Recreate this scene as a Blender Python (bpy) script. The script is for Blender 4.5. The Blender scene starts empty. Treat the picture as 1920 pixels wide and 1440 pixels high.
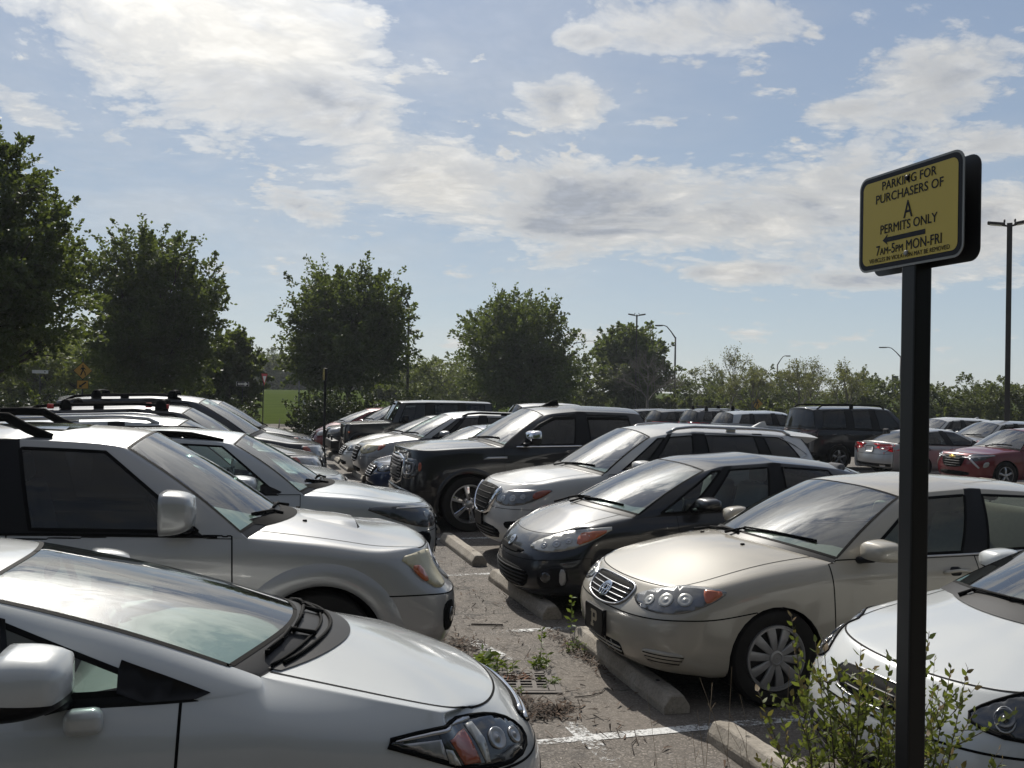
import bpy, bmesh, math, random
import numpy as np
from mathutils import Vector, Matrix
from mathutils.bvhtree import BVHTree
from mathutils.geometry import delaunay_2d_cdt, interpolate_bezier
SC = bpy.context.scene
COL = SC.collection
rad = math.radians

# ---------------------------------------------------------------- objects
def new_obj(name, me, parent=None, loc=None, rotz=0.0):
    o = bpy.data.objects.new(name, me)
    COL.objects.link(o)
    if parent is not None: o.parent = parent
    if loc is not None: o.location = loc
    if rotz: o.rotation_euler = (0, 0, rotz)
    return o

def tag(o, label=None, cat=None, group=None, kind=None):
    if label: o['label'] = label
    if cat: o['category'] = cat
    if group: o['group'] = group
    if kind: o['kind'] = kind
    return o

def empty(name, loc, rotz, label, cat, group=None):
    o = new_obj(name, None, None, loc, rotz)
    o.empty_display_size = 0.2
    return tag(o, label, cat, group)

def bm_obj(name, bm, mats, parent=None, smooth=True, loc=None, rotz=0.0, angle=None):
    me = bpy.data.meshes.new(name)
    bm.to_mesh(me); bm.free()
    if not isinstance(mats, (list, tuple)): mats = [mats]
    for m in mats: me.materials.append(m)
    if smooth:
        me.polygons.foreach_set('use_smooth', [True] * len(me.polygons))
        if angle is not None: me.set_sharp_from_angle(angle=rad(angle))
    return new_obj(name, me, parent, loc, rotz)

def np_mesh(name, verts, faces, mats, midx=None, smooth=False):
    """verts (n,3), faces (m,k) arrays of the same corner count"""
    me = bpy.data.meshes.new(name)
    v = np.asarray(verts, np.float32); f = np.asarray(faces, np.int32)
    k = f.shape[1]
    me.vertices.add(len(v)); me.vertices.foreach_set('co', v.ravel())
    me.loops.add(f.size); me.loops.foreach_set('vertex_index', f.ravel())
    me.polygons.add(len(f))
    me.polygons.foreach_set('loop_start', np.arange(0, f.size, k, dtype=np.int32))
    me.polygons.foreach_set('loop_total', np.full(len(f), k, np.int32))
    if midx is not None: me.polygons.foreach_set('material_index', np.asarray(midx, np.int32))
    me.polygons.foreach_set('use_smooth', [smooth] * len(f))
    me.update(calc_edges=True)
    if not isinstance(mats, (list, tuple)): mats = [mats]
    for m in mats: me.materials.append(m)
    return me

# ---------------------------------------------------------------- shapes added to a bmesh
def add_box(bm, c, s, bev=0.0, seg=2, rot=None, mi=0):
    r = bmesh.ops.create_cube(bm, size=1.0)
    vs = r['verts']
    for v in vs: v.co = Vector((v.co.x * s[0], v.co.y * s[1], v.co.z * s[2]))
    fs = set(f for v in vs for f in v.link_faces)
    if bev > 0:
        es = list(set(e for v in vs for e in v.link_edges))
        rb = bmesh.ops.bevel(bm, geom=es, offset=bev, segments=seg, affect='EDGES', profile=0.5)
        fs = set(rb['faces']) | set(f for f in fs if f.is_valid)
        vs = list(set(v for f in fs for v in f.verts))
    M = Matrix.Translation(Vector(c))
    if rot is not None: M = M @ rot
    for v in vs: v.co = M @ v.co
    for f in fs: f.material_index = mi
    return vs

def add_tube(bm, pts, r, seg=8, cap=True, mi=0, flat=None):
    """tube through pts; r may be a list; flat=(a,b) gives an elliptic section"""
    pts = [Vector(p) for p in pts]; n = len(pts)
    rs = r if isinstance(r, (list, tuple)) else [r] * n
    rings = []; up = Vector((0, 0, 1))
    for i, p in enumerate(pts):
        d = (pts[min(i + 1, n - 1)] - pts[max(i - 1, 0)]).normalized()
        a = d.cross(up)
        if a.length < 1e-3: a = d.cross(Vector((0, 1, 0)))
        a.normalize(); b = a.cross(d).normalized()
        fa, fb = flat if flat else (1, 1)
        ring = []
        for k in range(seg):
            t = 2 * math.pi * k / seg
            ring.append(bm.verts.new(p + (a * math.cos(t) * fa + b * math.sin(t) * fb) * rs[i]))
        rings.append(ring)
    for i in range(n - 1):
        for k in range(seg):
            f = bm.faces.new((rings[i][k], rings[i][(k + 1) % seg], rings[i + 1][(k + 1) % seg], rings[i + 1][k]))
            f.material_index = mi
    if cap:
        f = bm.faces.new(list(reversed(rings[0]))); f.material_index = mi
        f = bm.faces.new(rings[-1]); f.material_index = mi
    return rings

def add_lathe(bm, prof, seg=32, axis='y', mi=0, M=None):
    """prof list of (radius, height along axis)"""
    rings = []
    for (r, h) in prof:
        ring = []
        for k in range(seg):
            t = 2 * math.pi * k / seg
            if axis == 'y': co = Vector((r * math.cos(t), h, r * math.sin(t)))
            elif axis == 'x': co = Vector((h, r * math.cos(t), r * math.sin(t)))
            else: co = Vector((r * math.cos(t), r * math.sin(t), h))
            if M is not None: co = M @ co
            ring.append(bm.verts.new(co))
        rings.append(ring)
    for i in range(len(rings) - 1):
        for k in range(seg):
            f = bm.faces.new((rings[i][k], rings[i][(k + 1) % seg], rings[i + 1][(k + 1) % seg], rings[i + 1][k]))
            f.material_index = mi
    return rings

def add_prism(bm, poly, z0, z1, mi=0, M=None):
    """extrude a 2D polygon (x,y) from z0 to z1"""
    lo = [bm.verts.new((x, y, z0)) for x, y in poly]; hi = [bm.verts.new((x, y, z1)) for x, y in poly]
    n = len(poly); fs = []
    fs.append(bm.faces.new(list(reversed(lo)))); fs.append(bm.faces.new(hi))
    for i in range(n): fs.append(bm.faces.new((lo[i], lo[(i + 1) % n], hi[(i + 1) % n], hi[i])))
    for f in fs: f.material_index = mi
    if M is not None:
        for v in lo + hi: v.co = M @ v.co
    bmesh.ops.recalc_face_normals(bm, faces=fs)

def keys(kv, x):
    if not isinstance(kv, (list, tuple)): return kv
    if x <= kv[0][0]: return kv[0][1]
    for (a, va), (b, vb) in zip(kv, kv[1:]):
        if x <= b:
            t = (x - a) / (b - a); return va + (vb - va) * t
    return kv[-1][1]

def chaikin(poly, n=2, closed=True):
    for _ in range(n):
        out = []
        m = len(poly)
        for i in range(m if closed else m - 1):
            a, b = poly[i], poly[(i + 1) % m]
            out.append((a[0] * .75 + b[0] * .25, a[1] * .75 + b[1] * .25))
            out.append((a[0] * .25 + b[0] * .75, a[1] * .25 + b[1] * .75))
        if not closed: out = [poly[0]] + out + [poly[-1]]
        poly = out
    return poly

def rrect(w, h, r, n=5, cx=0, cy=0):
    out = []
    for (sx, sy, a0) in ((1, 1, 0), (-1, 1, 90), (-1, -1, 180), (1, -1, 270)):
        for i in range(n + 1):
            a = rad(a0 + 90 * i / n)
            out.append((cx + sx * (w / 2 - r) + r * math.cos(a), cy + sy * (h / 2 - r) + r * math.sin(a)))
    return out
# ---------------------------------------------------------------- materials
MATS = {}
def nodes_mat(name):
    m = bpy.data.materials.new(name); m.use_nodes = True
    nt = m.node_tree; nt.nodes.clear()
    out = nt.nodes.new('ShaderNodeOutputMaterial')
    return m, nt, out
def N(nt, typ, ins=None, **kw):
    n = nt.nodes.new(typ)
    for k, v in kw.items(): setattr(n, k, v)
    for k, v in (ins or {}).items():
        s = n.inputs[k]
        if hasattr(v, 'links') or hasattr(v, 'is_linked'): nt.links.new(v, s)
        else: s.default_value = v
    return n
def ramp(nt, fac, stops, interp='LINEAR'):
    r = nt.nodes.new('ShaderNodeValToRGB'); cr = r.color_ramp; cr.interpolation = interp
    while len(cr.elements) > 1: cr.elements.remove(cr.elements[-1])
    cr.elements[0].position = stops[0][0]; cr.elements[0].color = c4(stops[0][1])
    for p, c in stops[1:]:
        e = cr.elements.new(p); e.color = c4(c)
    nt.links.new(fac, r.inputs[0])
    return r.outputs[0]
def c4(c):
    if isinstance(c, (int, float)): return (c, c, c, 1)
    return tuple(c) if len(c) == 4 else tuple(c) + (1,)
def mathn(nt, op, a, b=0.0, c=0.0, clamp=False):
    n = nt.nodes.new('ShaderNodeMath'); n.operation = op; n.use_clamp = clamp
    for i, v in enumerate((a, b, c)):
        if isinstance(v, (int, float)): n.inputs[i].default_value = v
        else: nt.links.new(v, n.inputs[i])
    return n.outputs[0]
def mixc(nt, fac, a, b, mode='MIX'):
    n = nt.nodes.new('ShaderNodeMix'); n.data_type = 'RGBA'; n.blend_type = mode
    for i, v in ((0, fac), (6, a), (7, b)):
        if isinstance(v, (int, float)) and i == 0: n.inputs[0].default_value = v
        elif isinstance(v, (int, float, tuple, list)): n.inputs[i].default_value = c4(v)
        else: nt.links.new(v, n.inputs[i])
    return n.outputs[2]

def plain(name, col, rough=.5, metal=0.0, coat=0.0, spec=.5, noise=0.0, nscale=30., bump=0.0):
    if name in MATS: return MATS[name]
    m, nt, out = nodes_mat(name)
    b = N(nt, 'ShaderNodeBsdfPrincipled', {'Base Color': c4(col), 'Roughness': rough, 'Metallic': metal,
          'Coat Weight': coat, 'Coat Roughness': .05, 'Specular IOR Level': spec})
    if noise or bump:
        tc = N(nt, 'ShaderNodeTexCoord')
        no = N(nt, 'ShaderNodeTexNoise', {'Vector': tc.outputs['Object'], 'Scale': nscale, 'Detail': 5.0, 'Roughness': .6})
        if noise:
            f = mathn(nt, 'MULTIPLY_ADD', no.outputs[0], 2 * noise, 1 - noise)
            hs = N(nt, 'ShaderNodeHueSaturation', {'Value': f, 'Color': c4(col)})
            nt.links.new(hs.outputs[0], b.inputs['Base Color'])
        if bump:
            bp = N(nt, 'ShaderNodeBump', {'Height': no.outputs[0], 'Strength': bump, 'Distance': .01})
            nt.links.new(bp.outputs[0], b.inputs['Normal'])
    nt.links.new(b.outputs[0], out.inputs[0])
    MATS[name] = m
    return m

def paint(name, col, metal=.35, rough=.38, dust=.10, coatr=.04, coat=1.0):
    """car paint: flake base, clear coat, thin film of dust on upward faces, faint water spots"""
    if name in MATS: return MATS[name]
    m, nt, out = nodes_mat(name)
    tc = N(nt, 'ShaderNodeTexCoord'); geo = N(nt, 'ShaderNodeNewGeometry')
    n1 = N(nt, 'ShaderNodeTexNoise', {'Vector': tc.outputs['Object'], 'Scale': 3.0, 'Detail': 6.0, 'Roughness': .65})
    n2 = N(nt, 'ShaderNodeTexNoise', {'Vector': tc.outputs['Object'], 'Scale': 140.0, 'Detail': 2.0})
    up = N(nt, 'ShaderNodeSeparateXYZ', {0: geo.outputs['Normal']}).outputs[2]
    upm = mathn(nt, 'MULTIPLY_ADD', up, .5, .5, True)
    d = mathn(nt, 'MULTIPLY', mathn(nt, 'MULTIPLY', upm, n1.outputs[0]), dust * 2)
    sp = ramp(nt, n2.outputs[0], [(.60, 0), (.72, 1)])
    d = mathn(nt, 'ADD', d, mathn(nt, 'MULTIPLY', sp, dust * .6), clamp=True)
    # road dirt low on the body (object-space height)
    oz = N(nt, 'ShaderNodeSeparateXYZ', {0: tc.outputs['Object']}).outputs[2]
    low = mathn(nt, 'MULTIPLY', mathn(nt, 'MULTIPLY_ADD', oz, -2.2, 1.15, True), n1.outputs[0])
    d = mathn(nt, 'MULTIPLY_ADD', low, dust * 1.5, d, True)
    colr = mixc(nt, d, col, (.17, .155, .135))
    b = N(nt, 'ShaderNodeBsdfPrincipled', {'Base Color': colr, 'Metallic': metal, 'Roughness': rough, 'Specular IOR Level': .2,
          'Coat Weight': coat, 'Coat Roughness': mathn(nt, 'MULTIPLY_ADD', d, .5, coatr, True), 'Coat IOR': 1.5})
    nt.links.new(b.outputs[0], out.inputs[0])
    MATS[name] = m
    return m

def thin_glass(name, tint, ior=1.65, rough=0.0, dust=.03):
    if name in MATS: return MATS[name]
    m, nt, out = nodes_mat(name)
    tc = N(nt, 'ShaderNodeTexCoord')
    geo = N(nt, 'ShaderNodeNewGeometry')
    dt = N(nt, 'ShaderNodeVectorMath', {0: geo.outputs['Normal'], 1: geo.outputs['Incoming']}, operation='DOT_PRODUCT')
    c1 = mathn(nt, 'SUBTRACT', 1.0, mathn(nt, 'ABSOLUTE', dt.outputs['Value']), clamp=True)
    r0 = ((ior - 1) / (ior + 1)) ** 2
    frv = mathn(nt, 'MULTIPLY_ADD', mathn(nt, 'POWER', c1, 4.5), 1 - r0, r0, True)
    tr = N(nt, 'ShaderNodeBsdfTransparent', {'Color': c4(tint)})
    n1 = N(nt, 'ShaderNodeTexNoise', {'Vector': tc.outputs['Object'], 'Scale': 9.0, 'Detail': 6.0})
    df = N(nt, 'ShaderNodeBsdfDiffuse', {'Color': (.5, .48, .44, 1)})
    a = N(nt, 'ShaderNodeMixShader', {0: mathn(nt, 'MULTIPLY', n1.outputs[0], dust * 2)})
    nt.links.new(tr.outputs[0], a.inputs[1]); nt.links.new(df.outputs[0], a.inputs[2])
    gl = N(nt, 'ShaderNodeBsdfGlossy', {'Color': (1, 1, 1, 1), 'Roughness': rough})
    mx = N(nt, 'ShaderNodeMixShader', {0: frv})
    nt.links.new(a.outputs[0], mx.inputs[1]); nt.links.new(gl.outputs[0], mx.inputs[2])
    nt.links.new(mx.outputs[0], out.inputs[0])
    MATS[name] = m
    return m
# ---------------------------------------------------------------- shared materials
M_black = plain('black_plastic', (.007, .007, .008), .45, spec=.2, noise=.2)
M_flat = plain('matt_black', (.006, .006, .006), .8, spec=.08)
M_gap = plain('panel_gap', (.004, .004, .004), .7, spec=.08)
M_rubber = plain('tyre_rubber', (.017, .016, .015), .8, spec=.15, noise=.35, nscale=12)
M_chrome = plain('chrome', (.75, .75, .76), .08, 1.0)
M_satin = plain('satin_metal', (.45, .45, .46), .28, 1.0)
M_alloy = plain('alloy_wheel', (.42, .42, .43), .3, .9, noise=.2, nscale=8)
M_cover = plain('wheel_cover_plastic', (.25, .245, .24), .45, .35, noise=.25, nscale=9)
M_darkmetal = plain('dark_metal', (.02, .02, .02), .5, .5)
M_brake = plain('brake_dark', (.03, .028, .026), .6, .4)
M_mirror = plain('mirror_glass', (.8, .82, .85), .02, 1.0)
M_amber = plain('amber_lens', (.38, .085, .02), .2, coat=1.0, noise=.3, nscale=30)
M_amberd = plain('dark_amber_lens', (.27, .05, .018), .2, coat=1.0, noise=.3, nscale=30)
M_lampmid = plain('lamp_smoked', (.13, .13, .13), .25, .4, coat=1.0, noise=.6, nscale=20)
M_red = plain('red_lens', (.45, .015, .02), .12, coat=1.0)
M_lamp = plain('lamp_reflector', (.30, .30, .30), .30, .45, coat=1.0, noise=.5, nscale=22)
M_lampclear = plain('lamp_clear', (.34, .335, .31), .28, .35, coat=1.0, noise=.45, nscale=18)
M_lampdark = plain('lamp_dark', (.035, .037, .04), .12, .3, coat=1.0)
M_lamphaze = plain('lamp_hazed', (.38, .345, .23), .5, .05, coat=.35, noise=.3, nscale=14)
M_white = plain('white_plastic', (.7, .7, .68), .4)
M_cloth_g = plain('grey_cloth', (.10, .10, .105), .9, noise=.2)
M_cloth_t = plain('tan_cloth', (.23, .20, .16), .9, noise=.2)
M_cloth_k = plain('black_cloth', (.02, .02, .022), .85, noise=.2)
M_dash_g = plain('grey_dashboard', (.085, .088, .09), .7, noise=.15)
M_dash_l = plain('light_grey_dashboard', (.20, .205, .20), .7, noise=.15)
M_dash_k = plain('black_dashboard', (.02, .02, .022), .65)
M_dash_t = plain('tan_dashboard', (.16, .14, .115), .7)
M_lining = plain('grey_lining', (.12, .12, .115), .9)
M_lining_k = plain('dark_lining', (.03, .03, .03), .9)
G_clear = thin_glass('clear_glass', (.70, .80, .76), 1.6)
G_wind = thin_glass('windshield_glass', (.58, .70, .66), 2.25, dust=.012)
G_mid = thin_glass('light_tint_glass', (.42, .47, .46), 1.55)
G_priv = thin_glass('privacy_glass', (.035, .038, .045), 1.55)
G_smoke = thin_glass('deep_tint_glass', (.16, .17, .18), 1.5)
G_dark = thin_glass('smoked_glass', (.16, .18, .19), 1.55)
def carmats(paintm, side=None, rear=None, wind=None, **kw):
    d = dict(paint=paintm, black=M_black, gap=M_gap, windshield=wind or G_wind, rear_glass=rear or G_dark, side_glass=side or G_clear,
             tyre=M_rubber, brake=M_brake, darkmetal=M_darkmetal, chrome=M_chrome, flatblack=M_flat, mirror=M_mirror)
    d.update(kw); return d
# ---------------------------------------------------------------- cars: one control cage per car, subdivided, cut into panels
YF = (0.0, .30, .58, .80, .94)
TAGS = ['body', 'hood', 'front_bumper', 'windshield', 'rear_window', 'glass1', 'glass2', 'glass3', 'inside', 'front_door', 'rear_door', 'rear_bumper', 'black', 'trunk_lid']
TI = {t: i for i, t in enumerate(TAGS)}
GLASS = ('windshield', 'rear_window', 'glass1', 'glass2', 'glass3')

class Car:
    pass

def build_cage(S):
    """S: dict of proportions, u = metres behind the nose. Returns verts (u,y,z), faces (idx,tag), creases {edge: w}"""
    L, W = S['L'], S['W']; hwk = S['hw']
    fr = S.get('fr', (0, .10, .36, .60, .84, 1)); tum = S.get('tum', (.90, .965, 1.0, 1.0, .985, .95))
    bow = S.get('bow', (0, .015, .06, .15, .30)); rbow = S.get('rbow', (0, .01, .05, .11, .22))
    bowk = S.get('bowk', (1, 1, 1, 1, 1, 1))
    V = []; F = []; CR = {}
    def v(u, y, z): V.append((u, y, z)); return len(V) - 1
    def crease(a, b, w): CR[(min(a, b), max(a, b))] = w
    cab = S['cab']; hs = S['hs']; ds = S.get('ds', []); deck = bool(S.get('deck', True))
    side = [('h', u) for u in hs] + [('c', c[0]) for c in (cab if deck else cab[:-1])] + [('d', u) for u in ds]
    nF = 5; m = nF + len(hs); n = m + len(cab) - 1
    ncol = nF + len(side) + 5
    def sz(r, u):
        zr = keys(S['zr'], u); z5 = keys(S['z5'], u); return zr + fr[r] * (z5 - zr)
    rows = [[None] * ncol for _ in range(6)]
    u0 = side[0][1]; u1 = side[-1][1]
    wbl = (0, .04, .16, .40, .72)
    for r in range(6):
        uf, zf = S['front'][r]; ur, zrr = S['rear'][r]
        for j in range(5):
            y = YF[j] * keys(hwk, .35) * tum[r] * S.get('fwid', 1)
            z = zf * (1 - wbl[j]) + sz(r, u0) * wbl[j]
            rows[r][j] = v(uf + bow[j] * bowk[r], y, z)
        for i, (_, u) in enumerate(side):
            rows[r][nF + i] = v(u, keys(hwk, u) * tum[r] * (keys(S['tumk'], u) if (r == 5 and 'tumk' in S) else 1), sz(r, u))
        for j in range(5):
            jj = 4 - j
            y = YF[jj] * keys(hwk, L) * tum[r]
            z = zrr * (1 - wbl[jj]) + sz(r, u1) * wbl[jj]
            rows[r][nF + len(side) + j] = v(L - ur - rbow[jj], y, z)
    def q(a, b, c, d, t): F.append(((a, b, c, d), TI[t]))
    ubump = S.get('ubump', .62)
    for r in range(5):
        for c in range(ncol - 1):
            t = 'body'
            if r < S.get('bumprows', 3):
                ucol = V[rows[2][c + 1]][0] if c >= nF - 1 else 0
                if c < nF - 1 or ucol <= ubump: t = 'front_bumper'
                if c >= nF + len(side) - 1: t = 'rear_bumper'
            if r == 0 and S.get('blacksill'): t = 'black'
            if deck is False and r >= 3 and c >= nF + len(side): t = 'body'
            q(rows[r][c], rows[r][c + 1], rows[r + 1][c + 1], rows[r + 1][c], t)
    R5 = rows[5]
    # hood patch
    hc = S['hcrown']; cc = S['cc']
    prev = R5[:5]
    cols_h = list(range(nF, m + 1))
    for c in cols_h:
        row = []
        ue = V[R5[c]][0]; ye = V[R5[c]][1]; ze = V[R5[c]][2]
        s = (c - nF + 1) / len(cols_h)
        for j in range(4):
            yf = (0, .30, .58, S.get('hoodf', .84))[j]
            u = ue - cc * s * (1 - yf * yf) * 1.0
            if c == nF:  # first row lies between the nose line and the corner
                u = max(u, V[prev[j]][0] + .10)
            row.append(v(u, ye * yf, ze + keys(hc, ue) * (1 - yf ** 2.4)))
        row.append(R5[c])
        for j in range(4):
            q(prev[j], prev[j + 1], row[j + 1], row[j], 'hood' if j < 3 else 'body')
        prev = row
    cowl = prev
    # deck patch
    if deck:
        prev = R5[ncol - 5:][::-1]
        dc = S['dcrown']; rc = S.get('rcc', .18)
        cols_d = list(range(n, nF + len(side)))[::-1]
        for k, c in enumerate(cols_d):
            row = []
            ue, ye, ze = V[R5[c]]
            s = (k + 1) / len(cols_d)
            for j in range(4):
                yf = (0, .30, .58, .84)[j]
                u = ue + rc * s * (1 - yf * yf)
                if k == 0: u = min(u, V[prev[j]][0] - .06)
                row.append(v(u, ye * yf, ze + keys(dc, ue) * (1 - yf ** 2.4)))
            row.append(R5[c])
            for j in range(4):
                q(row[j], row[j + 1], prev[j + 1], prev[j], 'trunk_lid' if j < 3 else 'body')
            prev = row
        rbase = prev
    else:
        rbase = R5[ncol - 5:][::-1]
    # roof
    zcr = S['rcrown']; rfc = S.get('rfc', .10); rrc = S.get('rrc', .05)
    roof = []
    nc = len(cab)
    for i, cdat in enumerate(cab):
        ub, ut, zt, hwt, seg = cdat[:5]
        row = []
        a = 1 - i / (nc - 1)
        for j in range(4):
            yf = (0, .30, .58, .84)[j]
            du = (-rfc * a ** 3 + rrc * (1 - a) ** 3) * (1 - yf * yf)
            row.append(v(ut + du, hwt * yf, zt + zcr * (1 - yf ** 2.6)))
        row.append(v(ut, hwt, zt))
        roof.append(row)
    for i in range(nc - 1):
        for j in range(4): q(roof[i][j], roof[i][j + 1], roof[i + 1][j + 1], roof[i + 1][j], 'body')
    # windshield + rear glass columns
    fk = S.get('fk', (.045, .5, .92)); wb = S.get('wbulge', .03)
    def glasswall(base, top, t, sgn, jmax, bul):
        grid = [base]
        for f in fk:
            row = []
            for j in range(5):
                a = Vector(V[base[j]]); b = Vector(V[top[j]]); p = a.lerp(b, f)
                s = 4 * f * (1 - f)
                p.x += sgn * bul * s * .6; p.z += bul * s * .8
                if j == 4: p.y += bul * s * .5
                row.append(v(*p))
            grid.append(row)
        grid.append(top)
        for k in range(4):
            for j in range(4):
                tt = t
                if t == 'windshield' and k == 0: tt = 'black'
                if t == 'rear_window' and not (1 <= k <= 2 + S.get('rgk', 1) and j < jmax): tt = 'body'
                if sgn < 0: q(grid[k][j], grid[k][j + 1], grid[k + 1][j + 1], grid[k + 1][j], tt)
                else: q(grid[k][j], grid[k + 1][j], grid[k + 1][j + 1], grid[k][j + 1], tt)
        return grid
    ws = glasswall(cowl, roof[0], 'windshield', -1, 4, wb)
    rs = glasswall(rbase, roof[-1], 'rear_window', 1, S.get('rjmax', 4), S.get('rbulge', .03))
    # sides of the greenhouse
    sb = S.get('sbulge', .035)
    colsv = []
    for i in range(nc):
        c = m + i
        if i == 0: col = [g[4] for g in ws]
        elif i == nc - 1: col = [g[4] for g in rs]
        else:
            a = Vector(V[R5[c]]); b = Vector(V[roof[i][4]])
            col = [R5[c]]
            for f in fk:
                p = a.lerp(b, f); p.y += sb * 4 * f * (1 - f); col.append(v(*p))
            col.append(roof[i][4])
        colsv.append(col)
    for i in range(nc - 1):
        seg = cab[i][4]
        for k in range(4):
            t = 'body'
            if seg.startswith('g') and 1 <= k <= 2: t = 'glass' + seg[1]
            elif seg == 'b' or (seg.startswith('g') and k in (0,)) : t = 'black' if S.get('blackpillar', True) else 'body'
            elif seg.startswith('g') and k == 3 and S.get('blacktop', False): t = 'black'
            q(colsv[i][k], colsv[i + 1][k], colsv[i + 1][k + 1], colsv[i][k + 1], t)
    # creases
    cz = S.get('cr', {})
    for c in range(ncol - 1): crease(R5[c], R5[c + 1], cz.get('hoodlip', .45) if c < 4 else (cz.get('belt', .55) if m <= c < n else cz.get('fender', .0) if c < m else cz.get('deck', .5)))
    for r in range(1, 5):
        w = cz.get('r%d' % r, 0)
        if w:
            for c in range(ncol - 1): crease(rows[r][c], rows[r][c + 1], w)
    for c in range(ncol - 1): crease(rows[0][c], rows[0][c + 1], 1.0)
    for j in range(4): crease(cowl[j], cowl[j + 1], .9); crease(rbase[j], rbase[j + 1], .7)
    for k in range(4):
        crease(ws[k][4], ws[k + 1][4], cz.get('pillar', .45)); crease(rs[k][4], rs[k + 1][4], cz.get('rpillar', .3))
    for i in range(nc - 1): crease(roof[i][4], roof[i + 1][4], cz.get('cant', .25))
    for j in range(4): crease(roof[0][j], roof[0][j + 1], .35); crease(roof[-1][j], roof[-1][j + 1], cz.get('roofend', .35))
    return V, F, CR, dict(plan=[(V[i][0], V[i][1]) for i in rows[3]], R5=R5, rows=rows)

def subdiv_mesh(V, F, CR, level, limit):
    me = bpy.data.meshes.new('cage')
    me.from_pydata([tuple(x) for x in V], [], [f for f, t in F])
    me.polygons.foreach_set('material_index', [t for f, t in F])
    at = me.attributes.new('crease_edge', 'FLOAT', 'EDGE')
    ek = {e.key: e.index for e in me.edges}
    for k, w in CR.items():
        if k in ek: at.data[ek[k]].value = w
    for t in TAGS: me.materials.append(None)
    o = bpy.data.objects.new('cage', me); COL.objects.link(o)
    md = o.modifiers.new('s', 'SUBSURF'); md.levels = level; md.render_levels = level; md.use_limit_surface = limit
    dg = bpy.context.evaluated_depsgraph_get()
    em = bpy.data.meshes.new_from_object(o.evaluated_get(dg))
    bpy.data.objects.remove(o); bpy.data.meshes.remove(me)
    return em

def car_mesh(S, level):
    """full symmetric smooth mesh in car space (x forward, nose at +L/2)"""
    V, F, CR, info = build_cage(S)
    nV = len(V)
    mir = {}
    VV = [list(p) for p in V]
    for i, p in enumerate(V):
        if p[1] > 1e-6: mir[i] = len(VV); VV.append([p[0], -p[1], p[2]])
        else: mir[i] = i
    FF = list(F) + [(tuple(reversed([mir[i] for i in f])), t) for f, t in F]
    CC = dict(CR)
    for (a, b), w in CR.items():
        a2, b2 = mir[a], mir[b]; CC[(min(a2, b2), max(a2, b2))] = w
    L = S['L']
    tgt = np.array([[L / 2 - p[0], p[1], p[2]] for p in VV]); cur = tgt.copy()
    for it in range(S.get('fit', 2)):
        em = subdiv_mesh(cur, FF, CC, 1, True)
        lim = np.empty(len(em.vertices) * 3); em.vertices.foreach_get('co', lim); lim = lim.reshape(-1, 3)[:len(cur)]
        bpy.data.meshes.remove(em)
        cur = cur + .75 * (tgt - lim)
    em = subdiv_mesh(cur, FF, CC, level, True)
    return em, info

def drape_face(bm, bvh, fmap, poly, off=.002, thick=.012, res=.03, mi=0, dome=0.0):
    """lay the outline poly (2D) on the car skin; fmap(a,b) -> (origin, direction)"""
    xs = [p[0] for p in poly]; ys = [p[1] for p in poly]
    # densify boundary
    bd = []
    for i in range(len(poly)):
        a = poly[i]; b = poly[(i + 1) % len(poly)]
        k = max(1, int(math.hypot(b[0] - a[0], b[1] - a[1]) / res))
        for s in range(k): bd.append((a[0] + (b[0] - a[0]) * s / k, a[1] + (b[1] - a[1]) * s / k))
    nb = len(bd)
    pts = [Vector(p) for p in bd]
    def inside(x, y):
        c = False; j = nb - 1
        for i in range(nb):
            xi, yi = bd[i]; xj, yj = bd[j]
            if (yi > y) != (yj > y) and x < (xj - xi) * (y - yi) / (yj - yi) + xi: c = not c
            j = i
        return c
    x = min(xs) + res * .5
    while x < max(xs):
        y = min(ys) + res * .5
        while y < max(ys):
            if inside(x, y) and min((x - p[0]) ** 2 + (y - p[1]) ** 2 for p in bd) > (res * .45) ** 2: pts.append(Vector((x, y)))
            y += res
        x += res
    r = delaunay_2d_cdt(pts, [], [list(range(nb))], 1, 1e-6)
    vs2, tris = r[0], r[2]
    top = []; last = None
    cx = sum(xs) / len(xs); cy = sum(ys) / len(ys); rr = max(max(xs) - min(xs), max(ys) - min(ys)) / 2
    for p in vs2:
        o, d = fmap(p[0], p[1])
        h = bvh.ray_cast(o, d)
        if h[0] is None:
            h2 = bvh.find_nearest(o)
            loc, nor = h2[0], h2[1]
        else: loc, nor = h[0], h[1]
        if nor.dot(d) > 0: nor = -nor
        dm = 0
        if dome:
            q = min(1, math.hypot(p[0] - cx, p[1] - cy) / rr); dm = dome * (1 - q * q)
        top.append((loc + nor * (off + dm), loc - nor * thick))
    tv = [bm.verts.new(a) for a, b in top]
    fs = []
    edge_count = {}
    for t in tris:
        try: f = bm.faces.new([tv[i] for i in t])
        except ValueError: continue
        f.material_index = mi; fs.append(f)
        for a, b in zip(t, list(t[1:]) + [t[0]]): edge_count.setdefault((min(a, b), max(a, b)), []).append((a, b))
    bv = {}
    for k, l in edge_count.items():
        if len(l) == 1:
            a, b = l[0]
            for i in (a, b):
                if i not in bv: bv[i] = bm.verts.new(top[i][1])
            f = bm.faces.new((tv[b], tv[a], bv[a], bv[b])); f.material_index = mi; f.smooth = False
    # orientation check
    if fs:
        f = fs[len(fs) // 2]; f.normal_update()
        o, d = fmap(cx, cy)
        if f.normal.dot(d) > 0:
            for g in fs: g.normal_flip()
    return tv

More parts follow.
